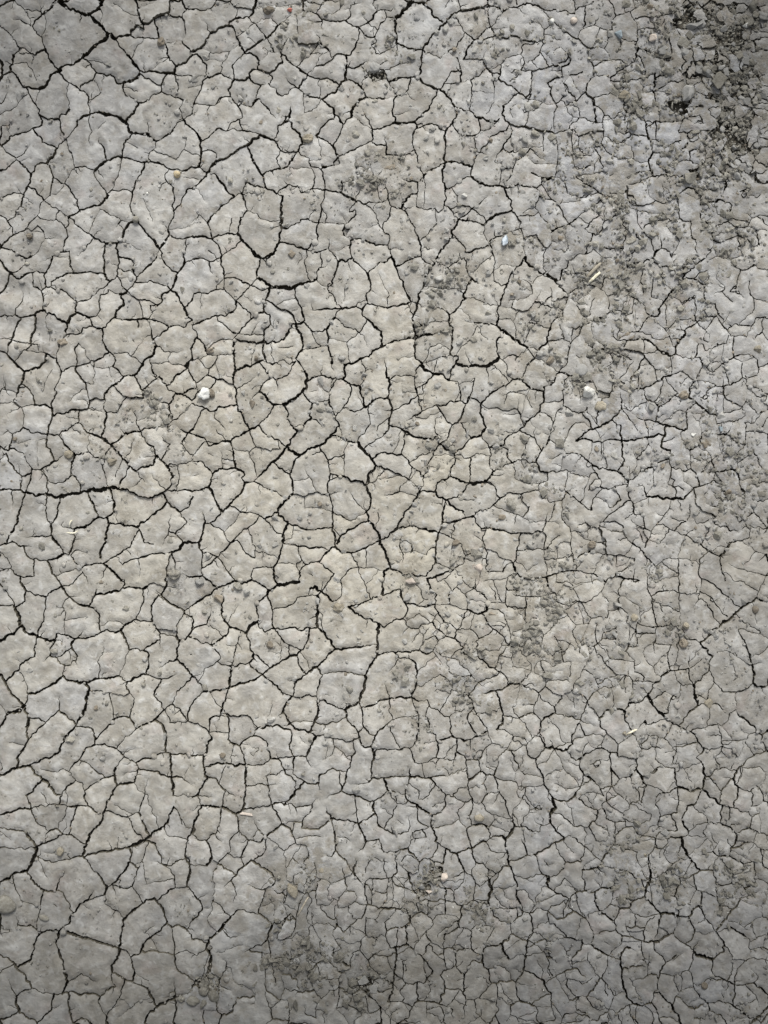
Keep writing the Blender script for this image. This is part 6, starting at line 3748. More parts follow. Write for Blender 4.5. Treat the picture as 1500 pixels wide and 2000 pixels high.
# ------------------------------------------------------------ stones, lumps, flakes and straw lying on the mud
rt = np.random.default_rng(77)
def surf(x, y):
    """height of whatever lies at a photo point: plate top, or the crumbly bed where plates are gone"""
    d = float(debris(x, y))
    return float(relief(x, y)) if d < .3 else float(relief(x, y)) * .6 + max(float(bed_z(x, y)), -.006) * .8

def hull_mesh(name, n, rng, squash=.7, jag=.25, bevel=True):
    bm = bmesh.new()
    p = rng.normal(size=(n, 3)); p /= np.linalg.norm(p, axis=1)[:, None]
    p *= rng.uniform(1 - jag, 1.0, (n, 1))
    for v in p: bm.verts.new(v)
    r = bmesh.ops.convex_hull(bm, input=bm.verts)
    loose = [g for g in r['geom_interior'] if isinstance(g, bmesh.types.BMVert)]
    bmesh.ops.delete(bm, geom=[v for v in loose if v.is_valid], context='VERTS')
    bmesh.ops.dissolve_limit(bm, angle_limit=.22, verts=bm.verts, edges=bm.edges)
    if bevel:
        bmesh.ops.bevel(bm, geom=list(bm.edges), offset=.09, segments=1, affect='EDGES', clamp_overlap=True)
    bmesh.ops.triangulate(bm, faces=bm.faces)
    return _norm(bm, name, squash, False)
def clod_mesh(name, rng, squash=.7, amp=.22, sub=3, freq=2.2):
    bm = bmesh.new(); bmesh.ops.create_icosphere(bm, subdivisions=sub, radius=1)
    k = rng.normal(size=(9, 3)) * freq; ph = rng.uniform(0, 6.3, 9); am = rng.uniform(.3, 1, 9) / (1 + np.linalg.norm(k, axis=1) * .25)
    for v in bm.verts:
        c = np.array(v.co); f = (am * np.sin(k @ c + ph)).sum() * amp / 1.6 + rng.normal() * amp * .06
        v.co = Vector(c * (1 + f))
    return _norm(bm, name, squash, True)
def flake_mesh(name, rng, n=6, th=.22):
    bm = bmesh.new()
    a = np.sort(rng.uniform(0, 6.283, n) * .25 + np.arange(n) * 6.283 / n * .97); r = rng.uniform(.72, 1.05, n)
    pts = []
    for i in range(n):                                             # broken, slightly ragged outline
        p = np.array([math.cos(a[i]) * r[i], math.sin(a[i]) * r[i]]); j = (i + 1) % n
        q_ = np.array([math.cos(a[j]) * r[j], math.sin(a[j]) * r[j]])
        pts += [p, p * .66 + q_ * .34 + rng.normal(size=2) * .05, p * .33 + q_ * .67 + rng.normal(size=2) * .05]
    m = len(pts)
    rings = [[bm.verts.new((*(p * s), z + rng.normal() * .012)) for p in pts] for s, z in ((.90, th), (1.0, th * .72), (.97, -th))]
    mid = bm.verts.new((0, 0, th * 1.12))
    for i in range(m):
        j = (i + 1) % m
        bm.faces.new((mid, rings[0][i], rings[0][j]))
        for u, w in ((0, 1), (1, 2)): bm.faces.new((rings[u][i], rings[w][i], rings[w][j], rings[u][j]))
    bm.faces.new(list(reversed(rings[2])))
    me = bpy.data.meshes.new(name); bm.to_mesh(me); bm.free(); return me
def _norm(bm, name, squash, smooth):
    co = np.array([v.co[:] for v in bm.verts]); c = (co.max(0) + co.min(0)) / 2; e = (co.max(0) - co.min(0)) / 2
    for v in bm.verts: v.co = Vector((np.array(v.co) - c) / e)
    bmesh.ops.recalc_face_normals(bm, faces=bm.faces)
    me = bpy.data.meshes.new(name); bm.to_mesh(me); bm.free()
    for p in me.polygons: p.use_smooth = smooth
    return me

LUMPS = [clod_mesh('mud_lump', rt, amp=.5, freq=3.4) for _ in range(9)] + [hull_mesh('mud_lump', 15, rt, jag=.3) for _ in range(5)]
HULLS = [hull_mesh('mud_crumb', int(rt.integers(14, 22)), rt, jag=.36) for _ in range(10)] + [clod_mesh('mud_crumb', rt, amp=.5, sub=3, freq=3.6) for _ in range(4)]
FLAKES = [flake_mesh('mud_flake', rt, int(rt.integers(4, 7))) for _ in range(8)]
_mc = {}
def with_mat(me, mat, name):
    k = (me.name, mat, name)
    if k not in _mc:
        c = me.copy(); c.name = name; c.materials.clear(); c.materials.append(M[mat]); _mc[k] = c
    return _mc[k]
def put(name, me, mat, x, y, w, h, ht, ang, label, cat, group=None, tilt=.12, bury=.35):
    """w, h: size in photo pixels; ht: height in mm; bury: share of the height below the surface"""
    ob = bpy.data.objects.new(name, with_mat(me, mat, name)); C.objects.link(ob)
    hz = ht * .001 / 2
    ob.scale = (w * S / 2, h * S / 2, hz)
    ob.rotation_euler = Euler((rt.normal() * tilt, rt.normal() * tilt, -math.radians(ang)))
    ob.location = (float(WX(x)), float(WY(y)), surf(x, y) + hz * (1 - 2 * bury))
    ob['label'] = label; ob['category'] = cat
    if group: ob['group'] = group
    return ob
SPOTS = []                                                         # (x, y, radius): where loose grains gather

# the ones that stand out, each built for itself
CUTS = [' beside', ' with ', ' on ', ' in ', ' at ', ' near', ' under', ' lying', ' over', ' leaning', ' right ', ' left ', ' half ', ' bridging', ' standing', ' butting', ' cut ', ' set ', ' among',
        ' between', ' tipped', ' wedged', ' amid', ' below', ' above', ' touching', ' ringed', ' inside', ' low ', ' just', ' filling', ' caught', ' overhanging', ' propped', ' across', ',']
MARKS = []
def handle(label):
    return label[:min([label.find(c) for c in CUTS if label.find(c) > 0] or [len(label)])]
def beside(x, y):
    h, mx, my = min(MARKS, key=lambda m: math.hypot(m[1] - x, m[2] - y))
    dx, dy = x - mx, y - my; d = math.hypot(dx, dy)
    far_ = 'close' if d < 45 else ('' if d < 130 else 'well')
    v = '' if abs(dy) < .38 * abs(dx) else ('above' if dy < 0 else 'below'); u = '' if abs(dx) < .38 * abs(dy) else ('left' if dx < 0 else 'right')
    s = {('above', ''): 'above', ('below', ''): 'below'}.get((v, u)) or ((v + ' and ' + u if v else u) + ' of')
    return (far_ + ' ' + s).strip() + ' the ' + h
PARTS_X = ['left', 'centre', 'right']; PARTS_Y = ['top', 'middle', 'bottom']
KIND = {'b': ('brown', 'dark brown'), 'c': ('crumb', 'grey'), 'w': ('pale', 'whitish'), 'r': ('red', 'brick-red')}
def where(x, y):
    a = PARTS_X[min(2, int(x / 500))]; b = PARTS_Y[min(2, int(y / 667))]
    return {('centre', 'middle'): 'the middle of the picture'}.get((a, b), 'the %s %s of the picture' % (b, a))
USED = set()
def unique(head, x, y, alts=()):
    """a label that says which one: by its nearest neighbour that stands out, else between two, else by its part of the picture"""
    near_ = sorted(MARKS, key=lambda m: math.hypot(m[1] - x, m[2] - y))
    tries = [head + ' ' + beside(x, y)]
    for j in (1, 2, 3, 4, 5, 6):
        for i in range(j):
            if near_[i][0] != near_[j][0]: tries.append('%s between the %s and the %s' % (head, near_[i][0], near_[j][0]))
    tries += ['%s, %s' % (tries[0], where(x, y).replace(' of the picture', ''))]
    for t_ in tries:
        if t_ not in USED and len(t_.split()) <= 16:
            USED.add(t_); return t_
    return tries[0]
def stone_at(name, label, cat, kind, mat, x, y, w, h, ht, ang=0, bury=.25, tilt=.08, **kw):
    rng = np.random.default_rng(int(x * 7 + y * 13))
    me = {'hull': lambda: hull_mesh(name, kw.get('n', 16), rng, jag=kw.get('jag', .25)),
          'round': lambda: clod_mesh(name, rng, amp=kw.get('amp', .20), freq=2.0),
          'clod': lambda: clod_mesh(name, rng, amp=kw.get('amp', .42), sub=4, freq=kw.get('freq', 4.0)),
          'flake': lambda: flake_mesh(name, rng, kw.get('n', 5), kw.get('th', .5))}[kind]()
    SPOTS.append((x, y, max(w, h) * .6)); MARKS.append((handle(label), x, y))
    return put(name, me, mat, x, y, w, h, ht, ang, label, cat, None, tilt, bury)

stone_at('quartz_stone', 'bright white knobbly stone beside a small brown clod, left of centre', 'stone', 'clod', 'white', 401, 770, 22, 25, 13, 30, .18, amp=.34, freq=3.2)
stone_at('brown_clod', 'brown clod leaning against the bright white stone', 'clod', 'clod', 'brown', 414, 768, 12, 19, 9, -25, .3)
stone_at('pale_stone', 'pale grey wedge-shaped stone with flat lower edge, right of centre', 'stone', 'hull', 'pale', 1150, 766, 25, 22, 15, 0, .12, n=11, jag=.12)
stone_at('ochre_pebble', 'round ochre pebble beside a curved crack, upper left', 'pebble', 'round', 'yellow', 346, 341, 14, 14, 9, 0, .2)
stone_at('blue_stone', 'blue-white glossy stone half buried under brown dust', 'stone', 'hull', 'blue', 986, 471, 13, 24, 11, 20, .25, n=13)
stone_at('brown_clod', 'dusty clod butting against the blue-white stone', 'clod', 'clod', 'crumb', 999, 474, 16, 16, 9, 0, .35)
stone_at('red_grit', 'small brick-red chip at the end of a long straight crack', 'chip', 'hull', 'red', 566, 20, 10, 9, 6, 10, .2, n=10)
stone_at('brown_clod', 'dark brown crumbly clod left of the brick-red chip, top edge', 'clod', 'clod', 'brown', 525, 22, 24, 18, 11, 10, .3, amp=.4)
stone_at('mud_clod', 'rough olive mud clod over a dark overhanging edge, near the top', 'clod', 'clod', 'crumb', 580, 73, 30, 16, 12, -8, .3, amp=.4)
stone_at('mud_clod', 'smooth grey clod over a dark broken hollow, top centre', 'clod', 'clod', 'flake', 731, 130, 26, 22, 12, 5, .3, amp=.2)
stone_at('mud_clod', 'tan clod bridging a crack left of the top-centre plates', 'clod', 'clod', 'tan', 602, 272, 20, 16, 9, 10, .3)
stone_at('pale_pebble', 'small round white pebble at the top right', 'pebble', 'round', 'pale', 1077, 44, 10, 10, 7, 0, .2)
stone_at('pink_pebble', 'brownish pink pebble near the top edge', 'pebble', 'round', 'pink', 1120, 43, 14, 13, 8, 0, .25)
stone_at('pale_pebble', 'pale pinkish pebble standing on a plate right of the long vertical crack', 'pebble', 'hull', 'pale', 906, 384, 12, 11, 8, 20, .15)
stone_at('pale_stone', 'faceted pale pink stone in a small hollow, larger of a pair', 'stone', 'hull', 'pink', 935, 1111, 19, 21, 12, 10, .2, n=14)
stone_at('pale_stone', 'pale pink sliver beside the larger faceted stone', 'stone', 'hull', 'pink', 923, 1108, 10, 17, 10, 8, .2, n=10)
stone_at('beige_stone', 'long beige pointed stone wedged in a crack below the centre', 'stone', 'hull', 'pink', 801, 1135, 21, 11, 8, -10, .2, n=10, jag=.12)
stone_at('tan_clod', 'large smooth grey-tan clod cut off by the left edge', 'clod', 'round', 'crumb', 10, 1766, 46, 36, 16, 8, .48)
stone_at('oval_pebble', 'oval grey pebble lying slantwise on a plate at lower left', 'pebble', 'round', 'crumb', 86, 1793, 21, 11, 7, 22, .25)
stone_at('pale_pebble', 'grey round pebble set in the junction of wide cracks at lower left', 'pebble', 'round', 'clay', 124, 1821, 13, 12, 9, 0, .2)
stone_at('tan_pebble', 'tan pebble standing on a plate between wide lower-left cracks', 'pebble', 'round', 'tan', 118, 1663, 14, 17, 9, 10, .25)
stone_at('tan_clod', 'tan angular clod among hairline cracks, lower centre', 'clod', 'hull', 'tan', 571, 1739, 23, 26, 12, 12, .25, n=14)
stone_at('mud_flake', 'pale pointed flake tipped up beside the tan angular clod', 'flake', 'flake', 'flake', 588, 1731, 17, 24, 6, 25, .1, n=5)
stone_at('tan_pebble', 'yellowish upright pebble in a dark crack, lower centre', 'pebble', 'round', 'tan', 628, 1700, 14, 16, 10, 0, .25)
stone_at('mud_crumb', 'round grey crumb in the dark pit, bottom left', 'crumb', 'clod', 'crumb', 397, 1938, 20, 19, 12, 0, .3, amp=.2)
stone_at('mud_crumb', 'long grey crumb on the right side of the dark pit, bottom left', 'crumb', 'clod', 'crumb', 416, 1948, 22, 26, 12, -30, .3, amp=.2)
stone_at('mud_crumb', 'wide grey crumb on the left side of the dark pit, bottom left', 'crumb', 'clod', 'crumb', 377, 1956, 27, 20, 10, 8, .35, amp=.2)
stone_at('tan_stone', 'pale tan stone beside a dark broken hole, lower centre right', 'stone', 'hull', 'pink', 868, 1713, 14, 17, 11, 10, .2, n=12)
stone_at('mud_crumb', 'pale crumb amid brown rubble below the dark broken hole', 'crumb', 'hull', 'flake', 824, 1733, 12, 12, 8, 0, .2)
stone_at('mud_flake', 'curved pinkish flake on its edge in the brown rubble', 'flake', 'flake', 'pink', 838, 1742, 16, 9, 7, 40, .15, n=5)
stone_at('tan_stone', 'rounded tan stone in an oval hollow, lower right of centre', 'stone', 'round', 'tan', 936, 1597, 20, 17, 8, 15, .35)
stone_at('mud_flake', 'pale square flake lying on a rounded plate, lower right', 'flake', 'flake', 'flake', 1300, 1626, 20, 16, 5, 5, .2, n=4)
stone_at('tan_clod', 'tan clod standing between short cracks at lower right', 'clod', 'hull', 'tan', 1260, 1670, 14, 22, 8, 0, .3)
stone_at('pale_stone', 'grey angular crumb near the lower centre crack junction', 'stone', 'hull', 'clay', 696, 1540, 17, 15, 9, 20, .25)
stone_at('mud_flake', 'broken bluish flake propped over a dark gap, bottom centre', 'flake', 'flake', 'flake', 710, 1916, 24, 25, 6, 10, .2, n=6)
stone_at('mud_flake', 'bluish flake right of the propped flake, bottom centre', 'flake', 'flake', 'flake', 731, 1932, 22, 22, 5, 40, .25, n=5)
stone_at('mud_crumb', 'grey crumb left of the propped flake, bottom centre', 'crumb', 'clod', 'crumb', 689, 1923, 20, 24, 8, 0, .35)
stone_at('brown_pebble', 'reddish brown pebble on a plate right of centre', 'pebble', 'clod', 'brown', 1156, 1064, 17, 15, 9, 0, .3)
stone_at('brown_pebble', 'brown pebble above a wide slanting crack at the right', 'pebble', 'clod', 'tan', 1340, 1222, 13, 13, 8, 0, .3)
stone_at('brown_clod', 'brown clod below the brown pebble beside the slanting crack', 'clod', 'clod', 'brown', 1335, 1256, 18, 18, 9, 0, .35)
stone_at('tan_clod', 'tan clod at a crack fork right of centre', 'clod', 'hull', 'tan', 1239, 1206, 15, 15, 8, 0, .35)
stone_at('tan_clod', 'tan cracked lump at a crack junction, right side', 'clod', 'hull', 'tan', 1383, 1373, 17, 19, 7, 10, .3)
stone_at('ring_pebble', 'brown pebble ringed by a groove, right edge', 'pebble', 'round', 'brown', 1476, 1191, 13, 15, 7, 0, .35)
stone_at('tan_pebble', 'small orange tan pebble touching a straw, lower right', 'pebble', 'hull', 'tan', 1219, 1431, 10, 9, 6, 0, .25)
stone_at('brown_pebble', 'round brown pebble on a big plate at the bottom right', 'pebble', 'round', 'brown', 1376, 1925, 13, 14, 7, 0, .3)
stone_at('slate_chip', 'flat slate-blue chip beside a crack, right side', 'chip', 'flake', 'slate', 1407, 838, 16, 13, 5, 0, .15, n=4)
stone_at('pale_chip', 'pale squarish chip left of the slate-blue chip', 'chip', 'flake', 'pale', 1355, 849, 13, 12, 5, 5, .2, n=4)
stone_at('brown_clod', 'dark brown wrinkled clod between cracks, right side', 'clod', 'clod', 'brown', 1380, 867, 22, 20, 10, 10, .35)
stone_at('brown_clod', 'dark clod at a junction of wide cracks, right of centre', 'clod', 'clod', 'brown', 1335, 772, 20, 17, 9, -30, .35)
stone_at('mud_clod', 'round knob of mud ringed by a ridge below the pale wedge-shaped stone', 'clod', 'clod', 'tan', 1173, 793, 24, 20, 8, 0, .4)
stone_at('mud_clod', 'smooth round mud dome above the pale wedge-shaped stone', 'clod', 'round', 'flake', 1135, 722, 26, 25, 9, 0, .45)
stone_at('brown_clod', 'brown mud lump in a hollow between plates, right of centre', 'clod', 'clod', 'brown', 1230, 656, 24, 18, 9, 0, .4)
stone_at('mud_flake', 'large pale flake with a dark gap under its lower edge, in the crumbly top right', 'flake', 'flake', 'flake', 1295, 101, 32, 22, 8, 12, .15, n=6, th=.6)
stone_at('mud_flake', 'narrow white flake right under the large pale flake', 'flake', 'flake', 'pale', 1317, 110, 18, 9, 5, -15, .2, n=5)
stone_at('mud_flake', 'small oval pale flake on the edge of the crumbly top right patch', 'flake', 'flake', 'flake', 1370, 92, 14, 10, 5, 0, .15, n=6)
stone_at('pink_crumb', 'pinkish brown crumb among small rubble, top right', 'crumb', 'hull', 'pink', 1274, 76, 15, 14, 8, 0, .25)
stone_at('blue_stone', 'slate-blue angular stone beside a dark gap, top right', 'stone', 'hull', 'slate', 1206, 70, 15, 17, 10, 0, .25, n=10)
stone_at('mud_flake', 'long upright bluish flake left of the crumbly patch, top right', 'flake', 'flake', 'flake', 1270, 117, 14, 36, 5, 10, .3, n=4)
stone_at('mud_flake', 'bluish square flake inside the crumbly dark patch', 'flake', 'flake', 'flake', 1457, 117, 24, 20, 6, 10, .2, n=5)
stone_at('mud_flake', 'pale six-sided flake at the left border of the crumbly dark patch', 'flake', 'flake', 'flake', 1418, 141, 18, 20, 6, 0, .15, n=6)
stone_at('mud_flake', 'small blue-grey pointed flake low in the crumbly dark patch', 'flake', 'flake', 'flake', 1447, 201, 17, 18, 5, 15, .2, n=5)
stone_at('mud_flake', 'upright pale flake at the top of the crumbly dark patch', 'flake', 'flake', 'flake', 1408, 26, 17, 24, 7, 20, .15, n=6)
stone_at('white_chip', 'white oblong chip in the darkest top right corner', 'chip', 'hull', 'pale', 1457, 50, 14, 8, 7, 0, .2, n=10)
stone_at('mud_flake', 'narrow standing oval flake above a wide gap, right of the top', 'flake', 'flake', 'flake', 1231, 448, 11, 20, 6, 0, .15, n=7)
stone_at('mud_crumb', 'rounded triangular crumb just below the standing oval flake', 'crumb', 'hull', 'crumb', 1233, 468, 21, 18, 8, 0, .25)
stone_at('mud_crumb', 'rounded crumb right of the triangular crumb, upper right', 'crumb', 'hull', 'crumb', 1256, 473, 18, 16, 8, 0, .25)
stone_at('mud_flake', 'pale slim flake lying across a crack, upper right', 'flake', 'flake', 'flake', 1182, 442, 11, 19, 5, 5, .2, n=6)
stone_at('mud_flake', 'upright pale flake on a plate near the right edge', 'flake', 'flake', 'flake', 1440, 410, 10, 22, 6, 0, .15, n=7)
stone_at('mud_clod', 'pale rough mud clod right of centre at the top', 'clod', 'clod', 'tan', 1219, 187, 25, 20, 10, 0, .3)
stone_at('mud_crumb', 'pale almond-shaped crumb in the rubble right of the top', 'crumb', 'hull', 'crumb', 1357, 257, 20, 13, 8, 5, .2)
stone_at('olive_stone', 'olive squarish lump at the right edge of the upper half', 'stone', 'hull', 'tan', 1478, 682, 17, 16, 8, 0, .35)
stone_at('brown_clod', 'brown clod on a crack line near the left edge, upper half', 'clod', 'clod', 'brown', 315, 82, 15, 19, 9, 10, .3)
stone_at('brown_clod', 'dark brown clod between forking cracks at the left, upper half', 'clod', 'clod', 'brown', 58, 462, 14, 12, 9, 0, .25)
stone_at('grey_pebble', 'grey pebble wedged at the meeting of three cracks, upper left', 'pebble', 'round', 'crumb', 265, 429, 13, 14, 9, 0, .25)
stone_at('tan_clod', 'grainy tan clod on a plate at the left, just above the middle', 'clod', 'clod', 'tan', 220, 903, 19, 16, 9, 0, .3, amp=.4)
stone_at('brown_clod', 'reddish clod filling a crack corner at the left, upper half', 'clod', 'clod', 'brown', 122, 668, 20, 15, 8, -20, .4)
stone_at('grey_clod', 'crumbling grey clod at the end of a vertical crack, left of centre', 'clod', 'clod', 'crumb', 341, 1122, 25, 22, 11, 0, .35, amp=.4)
stone_at('tan_clod', 'clod filling a crack at the left edge of the lower middle', 'clod', 'clod', 'tan', 135, 888, 17, 17, 8, 0, .35)
stone_at('grey_clod', 'rough grey clod at the end of a slanted crack, centre', 'clod', 'clod', 'tan', 662, 1187, 24, 22, 10, 0, .4, amp=.4)
stone_at('brown_stone', 'square brown clod caught in a wide crack left of centre', 'clod', 'hull', 'brown', 427, 1170, 18, 17, 9, 0, .35)
stone_at('mud_clod', 'tan slab overhanging a dark edge, upper centre', 'clod', 'clod', 'tan', 601, 270, 22, 15, 8, 0, .35)
stone_at('mud_clod', 'rough clod in the mud at the left of the pale trampled strip, centre top', 'clod', 'clod', 'brown', 762, 325, 26, 18, 9, 10, .35, amp=.4)
stone_at('corner_clod', 'grey clod beside dark crumbs where three cracks meet, bottom left', 'clod', 'clod', 'crumb', 354, 1951, 15, 15, 9, 0, .3)
stone_at('pink_flake', 'pinkish rectangular flake beside a crack, lower left of centre', 'flake', 'flake', 'pink', 481, 1591, 30, 12, 4, 6, .35, n=4)

# the many small lumps seen on the plates: tile, then x,y[,radius][kind] in steps of 2.5 px
LUMP_AT = {
 (0, 0): '46,24,1 64,30,1 54,40,1 38,95,1b 71,148,2b 111,122,2 126,181,2b 115,151,2w 41,81,1b 149,62,2 135,69,1 86,190,1 7,62,1b 52,93,1 64,133,1 146,80,1 128,65,1b 102,16,1 114,124,1',
 (1, 0): '16,68,2 81,61,3 58,78,2 54,96,2b 84,96,2 128,105,3 30,141,2 15,139,1b 62,176,2 112,36,2 118,33,2 126,31,2 40,48,1 118,2,3 134,10,2b 29,186,1 78,198,3b 94,158,2b 75,136,2 2,62,3b 54,152,1 95,163,1 74,175,1 57,6,3b 42,140,1 115,144,2 130,138,2 68,86,3 137,120,3b 143,79,2b',
 (2, 0): '71,40,3 47,35,2 55,39,2b 72,13,3 43,84,2b 10,100,2 5,130,3b 10,150,2b 20,145,2 59,160,2b 79,124,3b 93,131,2b 105,129,2b 106,124,1b 113,136,2 114,132,2 112,84,3 118,82,3b 82,104,2 83,110,2b 80,116,2b 54,132,2 63,102,1 77,65,2b 103,56,1w 105,84,2 145,103,2 137,98,2b 131,107,3 118,105,3 110,110,3 13,180,1 49,180,2b 94,172,2 100,23,3b 112,27,3 135,35,3b 48,23,3b 138,186,2b 3,88,2b 62,113,2b 34,119,1b 36,138,1b 81,33,2b 87,40,2 107,68,2 135,70,2b 140,24,2b 84,189,1 105,188,3b 147,68,2b',
 (3, 0): '57,6,3b 19,33,2 72,72,2b 77,66,2b 73,101,3b 29,88,1b 9,143,1 26,126,3b 36,101,1b 112,141,2 103,138,2 104,142,2b 66,151,3b 125,131,1w 46,151,2 45,157,2 29,190,1b 118,180,2 96,142,2 55,135,2b 131,130,2 139,160,2b 20,193,3',
 (0, 1): '39,58,2b 131,70,2b 64,159,2 88,175,1b 32,98,1 115,138,2 47,130,1w 12,143,2b 3,163,2b 127,118,3b 61,117,2b 51,182,1b 142,26,2 57,57,2 116,26,1 1,85,2b 87,98,1b 58,36,1b 104,9,1 21,6,2b 74,101,1b',
 (1, 1): '63,12,2b 75,10,1b 116,17,2 90,24,3b 50,80,2b 45,72,2 14,74,3b 94,79,1 101,98,3b 145,85,2w 100,120,3b 107,120,3b 47,116,3b 60,140,2b 67,131,2b 40,194,2 100,194,2b 142,110,3b 143,42,2b 34,33,1 125,148,2b 20,60,1 52,91,1 117,80,3b 40,107,2b 142,30,1w 28,155,2b 62,185,2b',
 (2, 1): '24,8,4 8,29,2b 43,18,3b 52,18,2b 37,30,3b 106,20,2b 120,48,2b 82,45,3b 107,52,2w 70,65,3b 75,80,2b 59,67,3b 62,64,1 16,105,2b 26,131,2b 48,105,1b 84,99,2b 71,127,2b 92,107,2 109,143,4 112,174,4 73,148,2b 99,194,4 6,147,2 71,188,2b 60,190,2b 77,179,2b 11,80,1b 24,194,2 135,38,3b 100,30,2b 122,76,3b 130,82,3b 145,123,3 44,133,1 84,137,3b 104,100,2b 125,76,2',
 (3, 1): '58,13,2 54,24,2 82,41,3b 59,118,3 50,118,1b 30,156,3b 16,151,2b 102,130,2 68,164,2b 118,88,2b 108,106,2 120,107,2b 52,149,1 62,152,1 114,125,3 88,114,2 32,35,1 131,39,2b 40,173,2b 22,53,2b 96,164,2b 82,128,2 119,185,3b 70,89,2b 103,113,1b',
 (0, 2): '17,13,2b 33,27,3b 117,14,2b 43,81,2b 79,55,2b 99,75,3b 42,109,3 23,124,3b 112,135,2b 133,22,3b 83,150,2b 75,153,2b 70,161,2 55,178,3b 80,193,3 110,170,2 85,178,1 57,93,1 68,82,1 122,155,2w 125,126,3b 96,7,2 88,70,2b 65,120,1b 88,120,1b 49,174,2 113,115,2 4,53,1w',
 (1, 2): '92,20,2b 87,20,2 43,63,3b 6,55,3 61,104,3b 117,80,3b 111,73,3b 131,33,3 113,53,3b 123,139,3b 80,130,3 62,162,3b 113,158,2b 107,173,3b 24,190,3b 5,120,3b 65,26,3b 130,102,2w 57,146,1 92,178,2b 60,185,2b 146,155,2b 36,58,3b 26,81,1b 45,82,2b 104,77,2b 120,127,2b 10,137,3b',
 (2, 2): '92,4,3b 120,17,2 15,43,2 56,24,3b 45,43,2b 18,67,3 85,80,3b 50,80,3b 6,133,2b 51,122,2b 58,160,2b 75,168,2b 132,163,3b 127,191,3 114,170,2b 65,108,2b 108,63,3 102,58,2b 139,2,3 130,13,2b 125,40,1w 74,172,2b 116,38,2 37,62,1 28,128,2b 97,184,2b 70,178,2 118,170,2 79,42,2 45,58,2 60,35,1b 88,18,2b 30,165,2b',
 (3, 2): '70,39,3b 65,31,3 79,30,2b 68,58,4b 148,93,3b 119,67,3b 118,92,1r 85,155,2 54,181,2w 50,182,1 123,174,1w 128,11,4 109,10,3 140,18,3b 41,77,3b 129,124,2 54,118,2b 46,44,2b 42,59,2b 80,176,2b 92,60,2b 126,46,2b 140,152,2b 103,182,2b 22,37,1 32,36,2b 119,8,1b 11,78,2 31,91,1',
 (0, 3): '31,153,2b 75,118,2 13,134,3b 57,86,3 62,83,2 17,29,2b 3,12,2b 134,104,3 111,79,2b 100,68,3b 142,112,3 144,151,2 104,83,1w 36,80,1b 94,56,2b 133,28,2 87,107,3 69,166,1b 64,56,3b 42,7,1 84,183,1 115,176,1w 30,50,1w',
 (1, 3): '5,69,3 49,85,2b 34,16,3b 52,5,3b 102,22,4b 101,78,3 96,77,3 136,74,3 142,75,3 112,35,2b 26,104,3 31,137,3b 50,170,2b 9,173,3 16,178,3 60,153,2w 101,107,1w 12,12,1b 118,77,2b 130,166,2 9,47,2b 76,90,3b 93,120,2 104,194,3 45,152,2b 72,157,2 82,145,2',
 (2, 3): '14,4,2b 137,5,4b 42,22,3b 126,36,3 30,90,2b 35,96,2b 88,75,3 9,69,3 34,60,3 17,94,2 2,93,2 79,118,3b 50,120,3b 22,130,3b 93,158,3 27,116,3b 122,140,2 57,142,3b 137,93,2 62,70,1b 77,12,1b 53,57,2 28,97,2b 20,104,2b 75,112,2b 119,53,2b 83,20,2',
 (3, 3): '44,160,2 80,68,2w 48,68,3b 50,82,3 80,41,2 37,53,2 136,60,3b 128,195,3b 2,36,2 12,65,1 40,119,2 50,178,1b 2,124,1 145,8,1w 141,14,2b 73,145,1 99,155,2b 54,153,2b 23,101,2b 43,94,3b 22,61,2b 33,64,2b 105,14,3b 88,20,2b 60,10,2b 86,92,2b 138,100,3b 120,120,2b',
}
nl = 0
for (tx, ty), txt in LUMP_AT.items():
    for tok in txt.split():
        kd_ = tok[-1] if tok[-1] in 'bcwr' else 'c'
        x, y, r = [float(v) for v in tok.rstrip('bcwr').split(',')]
        x = (tx * 150 + x) * 2.5; y = (ty * 200 + y) * 2.5; r = {1: 2.8, 2: 4.8, 3: 7.4, 4: 10.5}[int(r)] * rt.uniform(.85, 1.15)
        if kd_ == 'w': r *= .62
        mat, word = KIND[kd_]
        if mat == 'brown': mat = rt.choice(['brown', 'crumb', 'clay'], p=[.2, .42, .38])
        elif mat == 'crumb' and rt.random() < .6: mat = 'clay'
        SPOTS.append((x, y, r * 1.5))
        if nl >= 300: continue
        size = 'tiny' if r < 3.6 else ('small' if r < 8.2 else 'coarse')
        word = 'whitish' if kd_ == 'w' else ('brick-red' if kd_ == 'r' else 'grey-brown')
        nm = 'stone_grain' if kd_ in 'wr' else 'mud_lump'
        put(nm, LUMPS[rt.integers(len(LUMPS))], mat, x, y, 2 * r * rt.uniform(.9, 1.25), 2 * r * rt.uniform(.7, 1), r * S * 1000 * rt.uniform(1.0, 1.5), rt.uniform(0, 180),
            unique('%s %s %s' % (size, word, 'stone grain' if kd_ in 'wr' else 'mud lump'), x, y), 'grain' if kd_ in 'wr' else 'lump', 'lumps and grains stuck in the clay, ' + where(x, y), .3, .42)
        nl += 1

